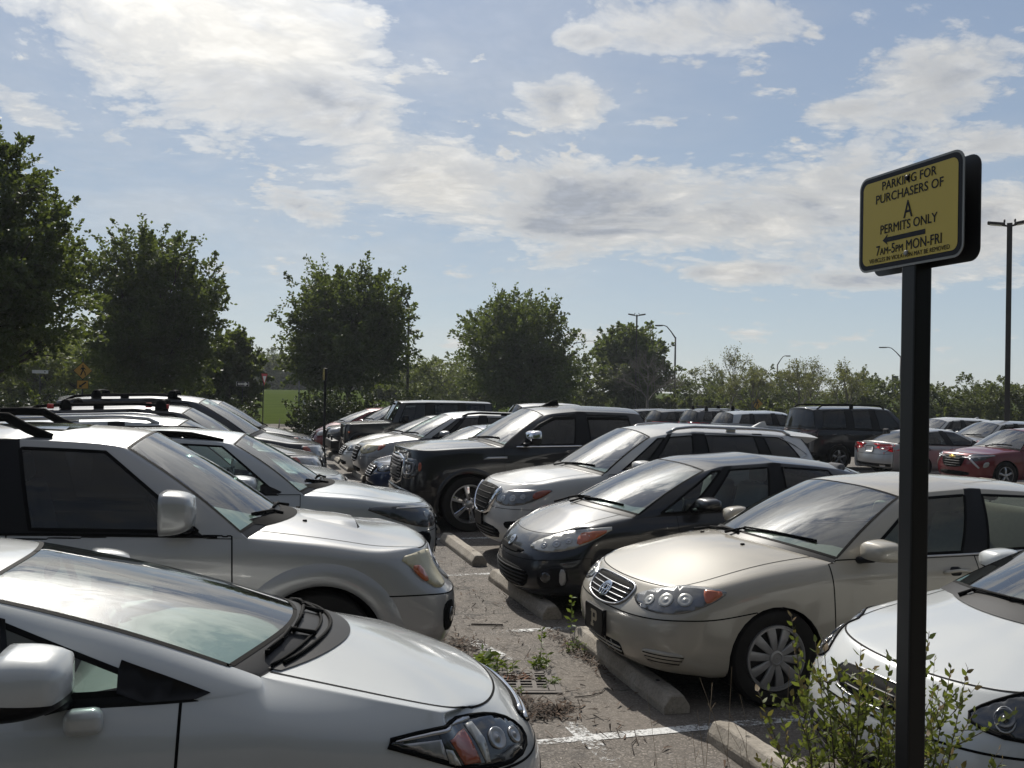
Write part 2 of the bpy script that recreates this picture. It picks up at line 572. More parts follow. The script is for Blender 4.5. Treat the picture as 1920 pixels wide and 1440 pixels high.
class CarBuilder:
    def __init__(s, name, S, x, y, facing, mats, level=3, label='', cat='car', group='cars parked in the lot', detail=2, z=0.0):
        """facing +1: nose towards +X, -1: nose towards -X. x = nose position, y = centre line"""
        s.S = S; s.M = mats; s.detail = detail
        L = S['L']; s.L = L
        cx = x - facing * L / 2
        s.root = empty(name, (cx, y, z), 0 if facing > 0 else math.pi, label, cat, group)
        em, s.info = car_mesh(S, level)
        s.facing = facing
        bm = bmesh.new(); bm.from_mesh(em); bpy.data.meshes.remove(em)
        bm.normal_update()
        s.bvh = BVHTree.FromBMesh(bm)
        s.full = bm
        # plan curve
        pl = [(L / 2 - u, yy) for u, yy in s.info['plan']]
        s.plan = [Vector(p) for p in pl]
        s.cum = [0]
        for a, b in zip(s.plan, s.plan[1:]): s.cum.append(s.cum[-1] + (b - a).length)
        s._cut()
    # --- mappings
    def ftz(s, t, z):
        sg = 1 if t >= 0 else -1
        t = abs(t); c = s.cum
        i = 0
        while i < len(c) - 2 and c[i + 1] < t: i += 1
        k = (t - c[i]) / max(1e-6, c[i + 1] - c[i])
        p = s.plan[i].lerp(s.plan[i + 1], k)
        def tan(i):
            a = s.plan[max(0, i - 1)] if i > 0 else Vector((s.plan[1].x, -s.plan[1].y)); b = s.plan[min(len(s.plan) - 1, i + 1)]
            return (b - a).normalized()
        tg = tan(i).lerp(tan(i + 1), k).normalized()
        nrm = Vector((-tg.y, tg.x)) * -1  # outward: plan runs front centre -> side -> rear
        nrm = Vector((tg.y, -tg.x))
        o = Vector((p.x + nrm.x * .4, (p.y + nrm.y * .4), z))
        d = Vector((-nrm.x, -nrm.y, 0))
        if sg < 0: o.y = -o.y; d.y = -d.y
        return o, d
    def fside(s, sg):
        return lambda u, z: (Vector((s.L / 2 - u, sg * 2.0, z)), Vector((0, -sg, 0)))
    def ftop(s, u, y):
        return Vector((s.L / 2 - u, y, 3.0)), Vector((0, 0, -1))
    def frear(s, y, z):
        return Vector((-s.L / 2 - 1, y, z)), Vector((1, 0, 0))
    def side_pt(s, u, z, sg, off=0):
        o, d = s.fside(sg)(u, z); h = s.bvh.ray_cast(o, d)
        if h[0] is None: return Vector((s.L / 2 - u, sg * s.S['W'] / 2, z))
        return h[0] + h[1] * off * (1 if h[1].y * sg > 0 else -1)
    def top_pt(s, u, y, off=0):
        o, d = s.ftop(u, y); h = s.bvh.ray_cast(o, d)
        if h[0] is None: return Vector((s.L / 2 - u, y, s.S['z5'][0][1] if isinstance(s.S['z5'], list) else 1))
        return h[0] + Vector((0, 0, off))
    # --- cutting
    def _cut(s):
        S = s.S; bm = s.full; L = s.L
        ln = bm.verts.layers.float_vector.new('n0')
        for v in bm.verts: v[ln] = v.normal
        def slice_faces(faces, co, no):
            geom = set(faces)
            for f in faces: geom.update(f.edges); geom.update(f.verts)
            res = bmesh.ops.bisect_plane(bm, geom=list(geom), dist=1e-5, plane_co=co, plane_no=no)
            return [g for g in res['geom'] if isinstance(g, bmesh.types.BMFace)]
        # doors
        for nm, u1, u2, lean in S.get('doors', []):
            zlo = keys(S['zr'], u1) + .07
            for sg in (1, -1):
                fs = [f for f in bm.faces if f.material_index == 0 and sg * f.normal.y > .45 and
                      u1 - .3 < L / 2 - f.calc_center_median().x < u2 + .3 and f.calc_center_median().z < keys(S['z5'], u1) + .0 + .03]
                fs = slice_faces(fs, (L / 2 - u1, 0, .6), (1, 0, lean[0]))
                fs = [f for f in fs if f.is_valid]
                fs = slice_faces(fs, (L / 2 - u2, 0, .6), (1, 0, lean[1]))
                fs = slice_faces([f for f in fs if f.is_valid], (0, 0, zlo), (0, 0, 1))
                for f in fs:
                    if not f.is_valid: continue
                    c = f.calc_center_median()
                    a = (c.x - (L / 2 - u1)) + lean[0] * (c.z - .6); b = (c.x - (L / 2 - u2)) + lean[1] * (c.z - .6)
                    if a < 0 < b and c.z > zlo and f.material_index == 0 and c.z < keys(S['z5'], L / 2 - c.x) + .012: f.material_index = TI[nm]
        # wheel arches
        s.arch = {}
        for wi, (u, z, r) in enumerate(S['arches']):
            for sg in (1, -1):
                cen = Vector((L / 2 - u, 0, z))
                fs = [f for f in bm.faces if sg * f.calc_center_median().y > .42 * S['W'] * .8 and (f.calc_center_median() - Vector((cen.x, f.calc_center_median().y, z))).length < r + .25 and sg * f.normal.y > -.2 and f.calc_center_median().z < z + r + .2]
                ns = 28
                cur = fs
                flat = S.get('archflat', 0)
                inside = [f for f in cur]
                for k in range(ns):
                    a = 2 * math.pi * k / ns
                    if a > math.pi * 1.06 and a < math.pi * 1.94: continue
                    rr = r * (1 - flat * max(0, math.sin(a)) ** 6)
                    no = Vector((math.cos(a), 0, math.sin(a)))
                    ff = slice_faces([f for f in inside if f.is_valid], cen + no * rr, no)
                    inside = [f for f in ff if f.is_valid and (f.calc_center_median() - (cen + no * rr)).dot(no) < 0]
                bmesh.ops.delete(bm, geom=[f for f in inside if f.is_valid], context='FACES')
                # lip
                be = [e for e in bm.edges if e.is_boundary and all(abs((v.co - Vector((cen.x, v.co.y, z))).length - r) < r * (flat + .04) and sg * v.co.y > .3 for v in e.verts)]
                ret = bmesh.ops.extrude_edge_only(bm, edges=be)
                for g in ret['geom']:
                    if isinstance(g, bmesh.types.BMVert):
                        g.co.y -= sg * .07; d = Vector((g.co.x - cen.x, 0, g.co.z - z)); g.co += d.normalized() * .012
                        g[ln] = Vector((-d.x, 0, -d.z)).normalized() * 1.0
                    elif isinstance(g, bmesh.types.BMFace): g.material_index = TI['black']; g.smooth = False
        bm.normal_update()
        # ribbons along panel joints
        bm.edges.ensure_lookup_table()
        s.ribs = []
        pairs = []
        for e in bm.edges:
            if len(e.link_faces) == 2:
                a, b = e.link_faces[0].material_index, e.link_faces[1].material_index
                if a != b: pairs.append((e, a, b))
        wid = {}
        gl = {TI[g] for g in GLASS}
        rb = bmesh.new()
        def ribbon(es, w, off, mi):
            # edge quads whose ends share averaged sideways directions
            acc = {}
            for e in es:
                t = (e.verts[1].co - e.verts[0].co)
                for v in e.verts:
                    q = acc.setdefault(v, [])
                    q.append(t.normalized() if not q or q[0].dot(t) > 0 else -t.normalized())
            pt = {}
            for v, ts in acc.items():
                t = sum(ts, Vector()).normalized(); n = Vector(v[ln]).normalized()
                sd = n.cross(t)
                if sd.length < 1e-4: sd = Vector((0, 0, 1))
                sd.normalize()
                pt[v] = (rb.verts.new(v.co + sd * w + n * off), rb.verts.new(v.co - sd * w + n * off), sd)
            for e in es:
                a, b = e.verts
                pa, pb = pt[a], pt[b]
                if pa[2].dot(pb[2]) >= 0: qd = (pa[0], pb[0], pb[1], pa[1])
                else: qd = (pa[0], pb[1], pb[0], pa[1])
                try: f = rb.faces.new(qd); f.material_index = mi
                except ValueError: pass
        gw = S.get('gapw', .0032)
        ribbon([e for e, a, b in pairs if not ({a, b} & gl) and TI['inside'] not in (a, b) and TI['black'] not in (a, b)], gw, .0012, 0)
        side_gl = {TI['glass1'], TI['glass2'], TI['glass3']}
        ribbon([e for e, a, b in pairs if ({a, b} & side_gl)], S.get('trimw', .011), .0022, 0)
        ribbon([e for e, a, b in pairs if ({a, b} & {TI['windshield'], TI['rear_window']})], .010, .0018, 0)
        s.ribbon_bm = rb
        # which edges: belt chrome
        s._separate()
    def _separate(s):
        bm = s.full; M = s.M
        bm.verts.layers.float_vector['n0']
        groups = {}
        for f in bm.faces:
            t = TAGS[f.material_index]; k = t
            if t in ('glass1', 'glass2', 'glass3', 'front_door', 'rear_door'):
                ce = f.calc_center_median(); k = t + ('L' if ce.y > 0 else 'R')
                if t == 'glass3' and ce.x < 0: k = 'glass3' + ('l' if ce.y > 0 else 'r')
            if t == 'black': k = 'body'
            groups.setdefault(k, []).append(f)
        s.parts = {}
        s.part_meshes = {}
        ln = bm.verts.layers.float_vector['n0']
        order = ['body'] + [k for k in groups if k != 'body']
        for k in order:
            fs = groups.get(k)
            if not fs: continue
            vid = {}; co = []; nr = []; fl = []; mi = []
            for f in fs:
                ids = []
                for v in f.verts:
                    if v not in vid: vid[v] = len(co); co.append(v.co[:]); nr.append(Vector(v[ln]).normalized()[:] if Vector(v[ln]).length > .01 else v.normal[:])
                    ids.append(vid[v])
                fl.append(ids); mi.append(1 if TAGS[f.material_index] == 'black' else 0)
            base = k[:-1] if k[-1] in 'LR' or k[:-1] == 'glass3' else k
            nm = {'glass1': 'side_window', 'glass2': 'side_window', 'glass3': 'quarter_window'}.get(base, base)
            if base == 'windshield': mats = [M['windshield']]
            elif base == 'rear_window': mats = [M['rear_glass']]
            elif base in GLASS: mats = [M.get(base, M['side_glass'])]
            elif base == 'inside': continue
            else: mats = [M['hood'] if base == 'hood' and 'hood' in M else M['paint'], M['black']]
            me = bpy.data.meshes.new(nm); me.from_pydata(co, [], fl)
            for mm in mats: me.materials.append(mm)
            if len(mats) > 1: me.polygons.foreach_set('material_index', mi)
            if k == 'body' and len(s.ribbon_bm.faces):
                tmp = bpy.data.meshes.new('t'); s.ribbon_bm.to_mesh(tmp)
            me.polygons.foreach_set('use_smooth', [True] * len(me.polygons))
            me.normals_split_custom_set_from_vertices(nr)
            o = new_obj(nm, me, s.root)
            s.parts[k] = o
        o = bm_obj('panel_gap', s.ribbon_bm, [M['gap']], s.parts['body'], smooth=True)
        s.full = None
    # --- add-ons
    def piece(s, name, fmap, poly, mat, off=.003, thick=.012, res=.03, parent=None, dome=0.0, smooth=2, both=False, flat=False):
        if smooth: poly = chaikin(poly, smooth)
        bm = bmesh.new()
        drape_face(bm, s.bvh, fmap, poly, off, thick, res, 0, dome)
        o = bm_obj(name, bm, mat, parent or s.root, smooth=not flat)
        return o
    def pieces_joined(s, name, items, mats, parent=None):
        """items: (fmap, poly, matidx, off, thick, res, dome)"""
        bm = bmesh.new()
        for fm, poly, mi, off, th, rs, dm in items: drape_face(bm, s.bvh, fm, poly, off, th, rs, mi, dm)
        return bm_obj(name, bm, mats, parent or s.root, smooth=True)
    def wheels(s, tyre_r, rim_r, width, style, rim_mat, which=(0, 1, 2, 3), spokes=5, inset=.02):
        S = s.S
        for wi, (u, z, r) in enumerate(S['arches']):
            for sg in (1, -1):
                idx = wi * 2 + (0 if sg > 0 else 1)
                if idx not in which: continue
                yo = S['W'] / 2 - inset
                cen = Vector((s.L / 2 - u, sg * yo, tyre_r))
                Mx = Matrix.Translation(cen) @ Matrix.Scale(sg, 4, (0, 1, 0))
                hub = bmesh.new()
                add_lathe(hub, [(rim_r * .55, -.09), (rim_r * .55, -.06), (.02, -.05)], 20, 'y', 0, Mx)
                bmesh.ops.recalc_face_normals(hub, faces=hub.faces[:])
                wo = bm_obj('wheel', hub, s.M['brake'], s.root, smooth=False)
                tb = bmesh.new()
                w = width
                pr = [(rim_r * .99, -.012), (rim_r + .012, .0), (tyre_r * .86, .012), (tyre_r * .955, .006), (tyre_r * .985, -.012), (tyre_r, -.03), (tyre_r, -w * .3),
                      (tyre_r - .006, -w * .305), (tyre_r - .006, -w * .33), (tyre_r, -w * .335), (tyre_r, -w * .62), (tyre_r - .006, -w * .625), (tyre_r - .006, -w * .65), (tyre_r, -w * .655),
                      (tyre_r, -w + .03), (tyre_r * .97, -w), (rim_r, -w)]
                add_lathe(tb, pr, 48, 'y', 0, Mx)
                bmesh.ops.recalc_face_normals(tb, faces=tb.faces[:])
                bm_obj('tyre', tb, s.M['tyre'], wo, smooth=True, angle=40)
                rbm = bmesh.new()
                rim_shape(rbm, rim_r, style, spokes, Mx)
                bm_obj('rim', rbm, [rim_mat, s.M['darkmetal'], s.M['chrome']], wo, smooth=True, angle=35)
                # wheel well
            for sg in (1, -1):
                bw = bmesh.new(); cen = Vector((s.L / 2 - u, 0, z)); y1 = sg * (S['W'] / 2 - .05); y0 = sg * (S['W'] / 2 - .42)
                pr = []
                n = 18
                for k in range(n + 1):
                    a = rad(-25 + 230 * k / n)
                    rr = r + .015
                    pr.append((cen.x + rr * math.cos(a), cen.z + rr * math.sin(a)))
                A = [bw.verts.new((x, y1, zz)) for x, zz in pr]; B = [bw.verts.new((x, y0, zz)) for x, zz in pr]
                for k in range(n): bw.faces.new((A[k], A[k + 1], B[k + 1], B[k]))
                bw.faces.new(B)
                bmesh.ops.recalc_face_normals(bw, faces=bw.faces[:])
                bm_obj('wheel_arch_liner', bw, s.M['flatblack'], s.root, smooth=False)
    def underside(s):
        S = s.S; bm = bmesh.new()
        zf = keys(S['zr'], s.L / 2) + .03
        add_box(bm, (0, 0, zf + .03), (s.L - .75, S['W'] * .70, .06), .02)
        bm_obj('underbody', bm, s.M['flatblack'], s.root, smooth=False)
    def interior(s, seatmat, dashmat, lining, steer=1, rear=True, back_u=None):
        S = s.S; L = s.L; cab = S['cab']
        bz = keys(S['z5'], cab[1][0]); hw = S['W'] / 2 - .12
        ua, ub = cab[0][0], (cab[-1][0] if S.get('deck', True) else L - .12)
        zf = .38 + S.get('seatup', 0)
        # tub
        bm = bmesh.new()
        x0, x1 = L / 2 - ua + .1, L / 2 - ub
        zt = bz - .035
        hw2 = hw - .02
        P = [(x0, -hw2, zf), (x1, -hw2, zf), (x1, hw2, zf), (x0, hw2, zf)]
        lo = [bm.verts.new(p) for p in P]; hi = [bm.verts.new((p[0], p[1] * 1.04, zt)) for p in P]
        bm.faces.new(lo)
        for i in range(4): bm.faces.new((lo[i], lo[(i + 1) % 4], hi[(i + 1) % 4], hi[i]))
        # parcel shelf
        bm_obj('cabin_floor', bm, lining, s.root, smooth=False)
        # dashboard
        bm = bmesh.new()
        dz = keys(S['z5'], ua) + .0
        n = 8; prof = []
        ys = [-hw + 2 * hw * i / 10 for i in range(11)]
        rows = []
        for (du, z, kc, kw) in ((.04, dz - .06, 1, .84), (.14, dz - .03, .9, .88), (.30, dz + .02, .5, .97), (.44, dz + .0, .3, 1), (.52, dz - .12, .2, 1), (.44, dz - .40, .2, 1)):
            du *= S.get('dashk', 1)
            rows.append([bm.verts.new((L / 2 - ua - du + (S['cc'] * (1 - (y / hw) ** 2)) * kc, y * kw, z + (.03 * math.exp(-((y - steer * .36) / .2) ** 2) if .1 < du < .45 else 0))) for y in ys])
        for a, b in zip(rows, rows[1:]):
            for i in range(10): bm.faces.new((a[i], a[i + 1], b[i + 1], b[i]))
        bmesh.ops.recalc_face_normals(bm, faces=bm.faces[:])
        bm_obj('dashboard', bm, dashmat, s.root)
        # wheel
        bm = bmesh.new()
        cx = L / 2 - ua - .62; cy = steer * .36; cz = dz - .02
        ring = []
        tl = rad(65)
        for k in range(21):
            a = 2 * math.pi * k / 20
            ring.append((cx - math.cos(a) * .185 * math.cos(tl), cy + math.sin(a) * .185, cz + math.cos(a) * .185 * math.sin(tl)))
        add_tube(bm, ring, .015, 6)
        add_tube(bm, [(cx + .12, cy, cz - .06), (cx, cy, cz)], .05, 8)
        add_tube(bm, [(cx, cy - .18, cz), (cx, cy + .18, cz)], .016, 6)
        bm_obj('steering_wheel', bm, s.M['flatblack'], s.root)
        # seats
        uf = S.get('seatu', ua + 1.18)
        def seat(u, y, w, hr=True):
            b = bmesh.new()
            add_box(b, (L / 2 - u + .05, y, zf + .14), (.52, w, .18), .06, 3)
            add_box(b, (L / 2 - u - .24, y, zf + .50), (.15, w, .66), .06, 3, Matrix.Rotation(rad(-14), 4, 'Y'))
            so = bm_obj('seat', b, seatmat, s.root)
            if hr:
                for yy in ([y] if w < .8 else [y - .38, y + .38]):
                    b = bmesh.new()
                    add_box(b, (L / 2 - u - .35, yy, zf + .93), (.10, .25, .19), .045, 3, Matrix.Rotation(rad(-10), 4, 'Y'))
                    add_tube(b, [(L / 2 - u - .33, yy - .06, zf + .75), (L / 2 - u - .34, yy - .06, zf + .9)], .006, 6)
                    add_tube(b, [(L / 2 - u - .33, yy + .06, zf + .75), (L / 2 - u - .34, yy + .06, zf + .9)], .006, 6)
                    bm_obj('headrest', b, seatmat, so)
        for y in (-.37, .37): seat(uf, y, .50)
        if rear: seat(uf + .92, 0, 1.28)
        # headliner
        bm = bmesh.new()
        g = []
        for c in cab:
            g.append([bm.verts.new((L / 2 - c[1], c[3] * f * .97, c[2] - .015 + S['rcrown'] * (1 - abs(f) ** 2.6) - .012)) for f in (-1, -.7, -.35, 0, .35, .7, 1)])
        for a, b in zip(g, g[1:]):
            for i in range(6): bm.faces.new((a[i], a[i + 1], b[i + 1], b[i]))
        bm_obj('headliner', bm, lining, s.root)
        # rear view mirror
        bm = bmesh.new()
        c = cab[0]
        add_box(bm, (L / 2 - c[1] + S.get('rfc', .1) + .06, 0, c[2] - .02), (.03, .22, .06), .015)
        bm_obj('interior_mirror', bm, s.M['flatblack'], s.root)
    def mirror(s, u, z, sgs, size, mat, stalk=.06, black=None, style='round', base=None, tilt=0):
        """side mirror: shell, dark lower half, glass"""
        l, w, h = size   # depth(front-back), width(outwards), height
        for sg in sgs:
            a = s.side_pt(u, z - .02, sg)
            cx, cy, cz = s.L / 2 - u, a.y + sg * (stalk + w / 2), z + h / 2
            bm = bmesh.new()
            nv = 14; nr = 7
            rings = []
            # loft from back rim (x-) to front dome (x+)
            for i in range(nr + 1):
                t = i / nr
                k = math.sqrt(max(0, 1 - (t ** 2.4))) if t < 1 else 0
                k = max(k, .0)
                ring = []
                if i == nr: ring = None
                else:
                    for q in range(nv * 2):
                        an = math.pi * q / nv
                        e = .62 if style == 'round' else .42
                        cxx = abs(math.cos(an)) ** e * (1 if math.cos(an) > 0 else -1); szz = abs(math.sin(an)) ** e * (1 if math.sin(an) > 0 else -1)
                        tap = 1 - .18 * (cxx * .5 + .5) if style != 'box' else 1 - .04 * (cxx * .5 + .5)
                        ring.append(bm.verts.new((cx - l / 2 + l * t - .18 * l * (cxx * .5 + .5), cy + sg * cxx * w / 2 * (.55 + .45 * k), cz + szz * h / 2 * tap * (.35 + .65 * k))))
                rings.append(ring)
            tipv = bm.verts.new((cx + l / 2 - .02, cy - sg * .0, cz))
            for a_, b_ in zip(rings[:-2], rings[1:-1]):
                for q in range(nv * 2):
                    f = bm.faces.new((a_[q], a_[(q + 1) % (nv * 2)], b_[(q + 1) % (nv * 2)], b_[q]))
            for q in range(nv * 2): bm.faces.new((rings[-2][q], rings[-2][(q + 1) % (nv * 2)], tipv))
            # back recess
            bk = [bm.verts.new((v.co.x + .012, cy + (v.co.y - cy) * .9, cz + (v.co.z - cz) * .9)) for v in rings[0]]
            for q in range(nv * 2): bm.faces.new((rings[0][(q + 1) % (nv * 2)], rings[0][q], bk[q], bk[(q + 1) % (nv * 2)]))
            bmesh.ops.recalc_face_normals(bm, faces=bm.faces[:])
            if black:
                bmesh.ops.bisect_plane(bm, geom=bm.verts[:] + bm.edges[:] + bm.faces[:], dist=1e-5, plane_co=(cx, cy, cz - h * black), plane_no=(.12, 0, 1))
                for f in bm.faces:
                    if f.calc_center_median().z + .12 * (f.calc_center_median().x - cx) < cz - h * black: f.material_index = 1
            mo = bm_obj('side_mirror', bm, [mat, s.M['black']], s.root)
            bm = bmesh.new()
            gv = [bm.verts.new((rings_x, 0, 0)) for rings_x in ()]
            vs = []
            for q in range(nv * 2):
                an = math.pi * q / nv
                e = .62 if style == 'round' else .42
                cxx = abs(math.cos(an)) ** e * (1 if math.cos(an) > 0 else -1); szz = abs(math.sin(an)) ** e * (1 if math.sin(an) > 0 else -1)
                vs.append(bm.verts.new((cx - l / 2 + .014 - .18 * l * (cxx * .5 + .5), cy + sg * cxx * w / 2 * .91, cz + szz * h / 2 * .88)))
            bm.faces.new(vs)
            bm_obj('mirror_glass', bm, s.M['mirror'], mo, smooth=False)
            # arm
            bm = bmesh.new()
            zb = base if base is not None else z - .01
            p0 = s.side_pt(u - .02, zb, sg)
            add_tube(bm, [(p0.x, p0.y - sg * .05, p0.z), (cx + l * .1, p0.y + sg * stalk * .8, zb + .015), (cx, cy - sg * w * .15, z + .03)], [.055, .035, .04], 8, flat=(1, .7))
            bm_obj('mirror_arm', bm, s.M['black'], mo)
    def wiper(s, pts, parent=None):
        bm = bmesh.new()
        P = [s.top_pt(u, y, .018) for u, y in pts]
        add_tube(bm, P[:2], [.013, .008], 6)
        add_tube(bm, [P[1] + Vector((0, 0, .006))] + P[2:], .008, 6)
        for k in range(1, len(P)):
            add_box(bm, P[k] - Vector((0, 0, .004)), (.02, .016, .02), .003)
        # blade: dark rubber lying on the glass
        bl = [s.top_pt(u, y, .007) for u, y in pts[1:]]
        add_tube(bm, bl, .007, 5)
        return bm_obj('wiper', bm, s.M['flatblack'], s.root)
    def handle(s, u, z, sg, door, mat=None, ln=.2):
        bm = bmesh.new()
        a = s.side_pt(u - ln / 2, z, sg, .03); b = s.side_pt(u, z + .006, sg, .042); c = s.side_pt(u + ln / 2, z, sg, .03)
        a0 = s.side_pt(u - ln / 2, z, sg, -.005); c0 = s.side_pt(u + ln / 2, z, sg, -.005)
        add_tube(bm, [a0, a, b, c, c0], .014, 8, flat=(1, .9))
        rb = rrect(ln * .5, .062, .028)
        drape_face(bm, s.bvh, s.fside(sg), [(u + p[0], z + p[1] + .006) for p in rb], .0015, .004, .03, 1)
        return bm_obj('door_handle', bm, [mat or s.M['paint'], s.M['black']], s.parts.get(door + ('L' if sg > 0 else 'R'), s.root))
    def rails(s, u1, u2, inset, h, mat, r=.018, feet=.16, sgs=(1, -1), solid=False):
        for sg in sgs:
            bm = bmesh.new()
            pts = []
            n = 14
            for i in range(n + 1):
                t = i / n; u = u1 + (u2 - u1) * t
                cabh = keys([(c[1], c[3]) for c in s.S['cab']], u) - inset
                e = min(1, min(t, 1 - t) * (u2 - u1) / feet); e = e * e * (3 - 2 * e)
                p = s.top_pt(u, sg * cabh, -.005 + (h + .005) * e)
                pts.append(p)
            add_tube(bm, pts, r, 10, flat=(.8, 1.2))
            if solid:
                for i in range(2, n - 1, 1):
                    p = pts[i]; add_box(bm, (p.x, p.y, p.z - h / 2), ((u2 - u1) / n * 1.02, .022, h), 0)
            else:
                for t in (.5,) if (u2 - u1) > 1.6 else ():
                    p = pts[int(n * t)]; add_box(bm, (p.x, p.y, p.z - h / 2), (.14, .03, h), .008)
            bm_obj('roof_rail', bm, mat, s.root)
    def crossbars(s, us, inset, h, mat):
        for u in us:
            cabh = keys([(c[1], c[3]) for c in s.S['cab']], u) - inset + .06
            z = max(s.top_pt(u, yy, 0).z for yy in (0, cabh - .1)) + h
            bm = bmesh.new()
            add_tube(bm, [(s.L / 2 - u, y, z + .02 * (1 - (y / cabh) ** 2)) for y in np.linspace(-cabh, cabh, 9)], .030, 8, flat=(1.4, .5))
            for sg in (1, -1):
                p = s.top_pt(u, sg * (cabh - .08), 0)
                hh = z - p.z + .035
                add_lathe(bm, [(.085, 0), (.08, hh * .45), (.06, hh * .8), (.03, hh * .95), (.001, hh)], 14, 'z', 0, Matrix.Translation((p.x, p.y + sg * .02, p.z)) @ Matrix.Scale(.55, 4, (0, 1, 0)))
            bm_obj('roof_crossbar', bm, mat, s.root)
    def fin(s, u, mat, sc=1.0):
        bm = bmesh.new()
        p = s.top_pt(u, 0, -.004)
        prof = [(-.09, 0), (.09, 0), (-.02, .055), (-.07, .062)]
        prof = [(a * sc, b * sc) for a, b in prof]
        lo = []
        for sg in (-1, 1):
            lo.append([bm.verts.new((p.x + a, p.y + sg * (.024 if b == 0 else .006) * sc, p.z + b)) for a, b in prof])
        n = 4
        bm.faces.new(lo[0]); bm.faces.new(lo[1][::-1])
        for i in range(n): bm.faces.new((lo[0][i], lo[1][i], lo[1][(i + 1) % n], lo[0][(i + 1) % n]))
        bmesh.ops.recalc_face_normals(bm, faces=bm.faces[:])
        bm_obj('antenna', bm, mat, s.root, smooth=False)
    def rod(s, u, y, ln, mat, lean=40):
        bm = bmesh.new(); p = s.top_pt(u, y, 0)
        d = Vector((-math.sin(rad(lean)), 0, math.cos(rad(lean))))
        add_tube(bm, [p, p + d * ln], [.006, .004], 6); add_tube(bm, [p - Vector((0, 0, .01)), p + d * .05], [.016, .008], 8)
        bm_obj('antenna', bm, mat, s.root)
    def arch_trim(s, w, h, mat, a0=-15, a1=195, both=(1, -1), name='wheel_arch_trim', fl=0.0):
        for (u, z, r) in s.S['arches']:
            for sg in both:
                bm = bmesh.new(); rows = []
                n = 30
                for k in range(n + 1):
                    a = rad(a0 + (a1 - a0) * k / n)
                    ro = []
                    for rr, off in ((r - .005, h * .55), (r + w * .12, h), (r + w * .62, h * .9), (r + w, -.004)):
                        uu = u - rr * math.cos(a); zz = z + rr * math.sin(a)
                        f = s.fside(sg)(uu, max(zz, keys(s.S['zr'], uu) + .02)); hit = s.bvh.ray_cast(*f)
                        y = hit[0].y if hit[0] is not None else sg * s.S['W'] / 2
                        ro.append(bm.verts.new((s.L / 2 - uu, y + sg * off, zz)))
                    a_ = ro[0]
                    ro.insert(0, bm.verts.new((a_.co.x, a_.co.y - sg * .07, a_.co.z)))
                    rows.append(ro)
                for p, q in zip(rows, rows[1:]):
                    for i in range(len(p) - 1): bm.faces.new((p[i], p[i + 1], q[i + 1], q[i]))
                bmesh.ops.recalc_face_normals(bm, faces=bm.faces[:])
                if sum(f.normal.y * sg for f in bm.faces) < 0: bmesh.ops.reverse_faces(bm, faces=bm.faces[:])
                bm_obj(name, bm, mat, s.root)
    def rear_common(s): pass

def rim_shape(bm, R, style, n, Mx):
    """wheel face, outward = +y. material 0 face, 1 dark, 2 chrome"""
    add_lathe(bm, [(R, -.10), (R, -.012), (R * .985, .004), (R * .95, .004), (R * .93, -.015), (R * .90, -.06), (R * .86, -.10)], 48, 'y', 0, Mx)
    add_lathe(bm, [(R * .9, -.11), (.01, -.12)], 32, 'y', 1, Mx)
    def spoke(a, w0, w1, r0, r1, y0, y1, th=.03, mi=0):
        ca, sa = math.cos(a), math.sin(a)
        def P(r, w, y): return Mx @ Vector((r * ca - w * sa, y, r * sa + w * ca))
        k = 5; prev = None
        for i in range(k + 1):
            t = i / k; r = r0 + (r1 - r0) * t; w = w0 + (w1 - w0) * t; y = y0 + (y1 - y0) * t + .012 * math.sin(math.pi * t)
            c = [bm.verts.new(P(r, -w, y - th)), bm.verts.new(P(r, -w, y - .006)), bm.verts.new(P(r, -w * .7, y)), bm.verts.new(P(r, w * .7, y)), bm.verts.new(P(r, w, y - .006)), bm.verts.new(P(r, w, y - th))]
            if prev:
                for q in range(5):
                    f = bm.faces.new((prev[q], prev[q + 1], c[q + 1], c[q])); f.material_index = mi
            prev = c
    if style == 'cover':   # plastic cover, broad petals
        for i in range(n):
            spoke(2 * math.pi * i / n + .12, R * .085, R * .155, R * .17, R * .93, -.004, -.012, .02)
        add_lathe(bm, [(R * .92, -.03), (R * .3, -.035), (.01, -.035)], 40, 'y', 1, Mx)
        add_lathe(bm, [(R * .24, -.03), (R * .23, .004), (R * .17, .010), (R * .155, .004), (R * .01, .006)], 32, 'y', 0, Mx)
        add_lathe(bm, [(R * .97, -.03), (R * .96, -.004), (R * .90, .0), (R * .88, -.02)], 48, 'y', 0, Mx)
    elif style == 'split':  # big truck wheel, paired spokes
        for i in range(n):
            a = 2 * math.pi * i / n + .35
            spoke(a - .075, R * .055, R * .075, R * .16, R * .95, .0, -.012, .05, 0)
            spoke(a + .075, R * .055, R * .075, R * .16, R * .95, .0, -.012, .05, 2)
            b = a + math.pi / n
            c = Mx @ Vector((R * .27 * math.cos(b), -.01, R * .27 * math.sin(b)))
            add_lathe(bm, [(.014, -.02), (.014, .008), (.002, .012)], 8, 'y', 2, Mx @ Matrix.Translation((R * .27 * math.cos(b), -.01, R * .27 * math.sin(b))))
        add_lathe(bm, [(R * .34, -.05), (R * .33, -.012), (R * .19, -.01), (R * .18, .006), (R * .15, .012), (R * .01, .014)], 32, 'y', 0, Mx)
    else:
        for i in range(n):
            spoke(2 * math.pi * i / n + .3, R * .10, R * .13, R * .15, R * .94, .0, -.02, .04)
        add_lathe(bm, [(R * .22, -.04), (R * .21, .0), (R * .15, .006), (R * .01, .006)], 24, 'y', 0, Mx)
    bmesh.ops.recalc_face_normals(bm, faces=bm.faces[:])
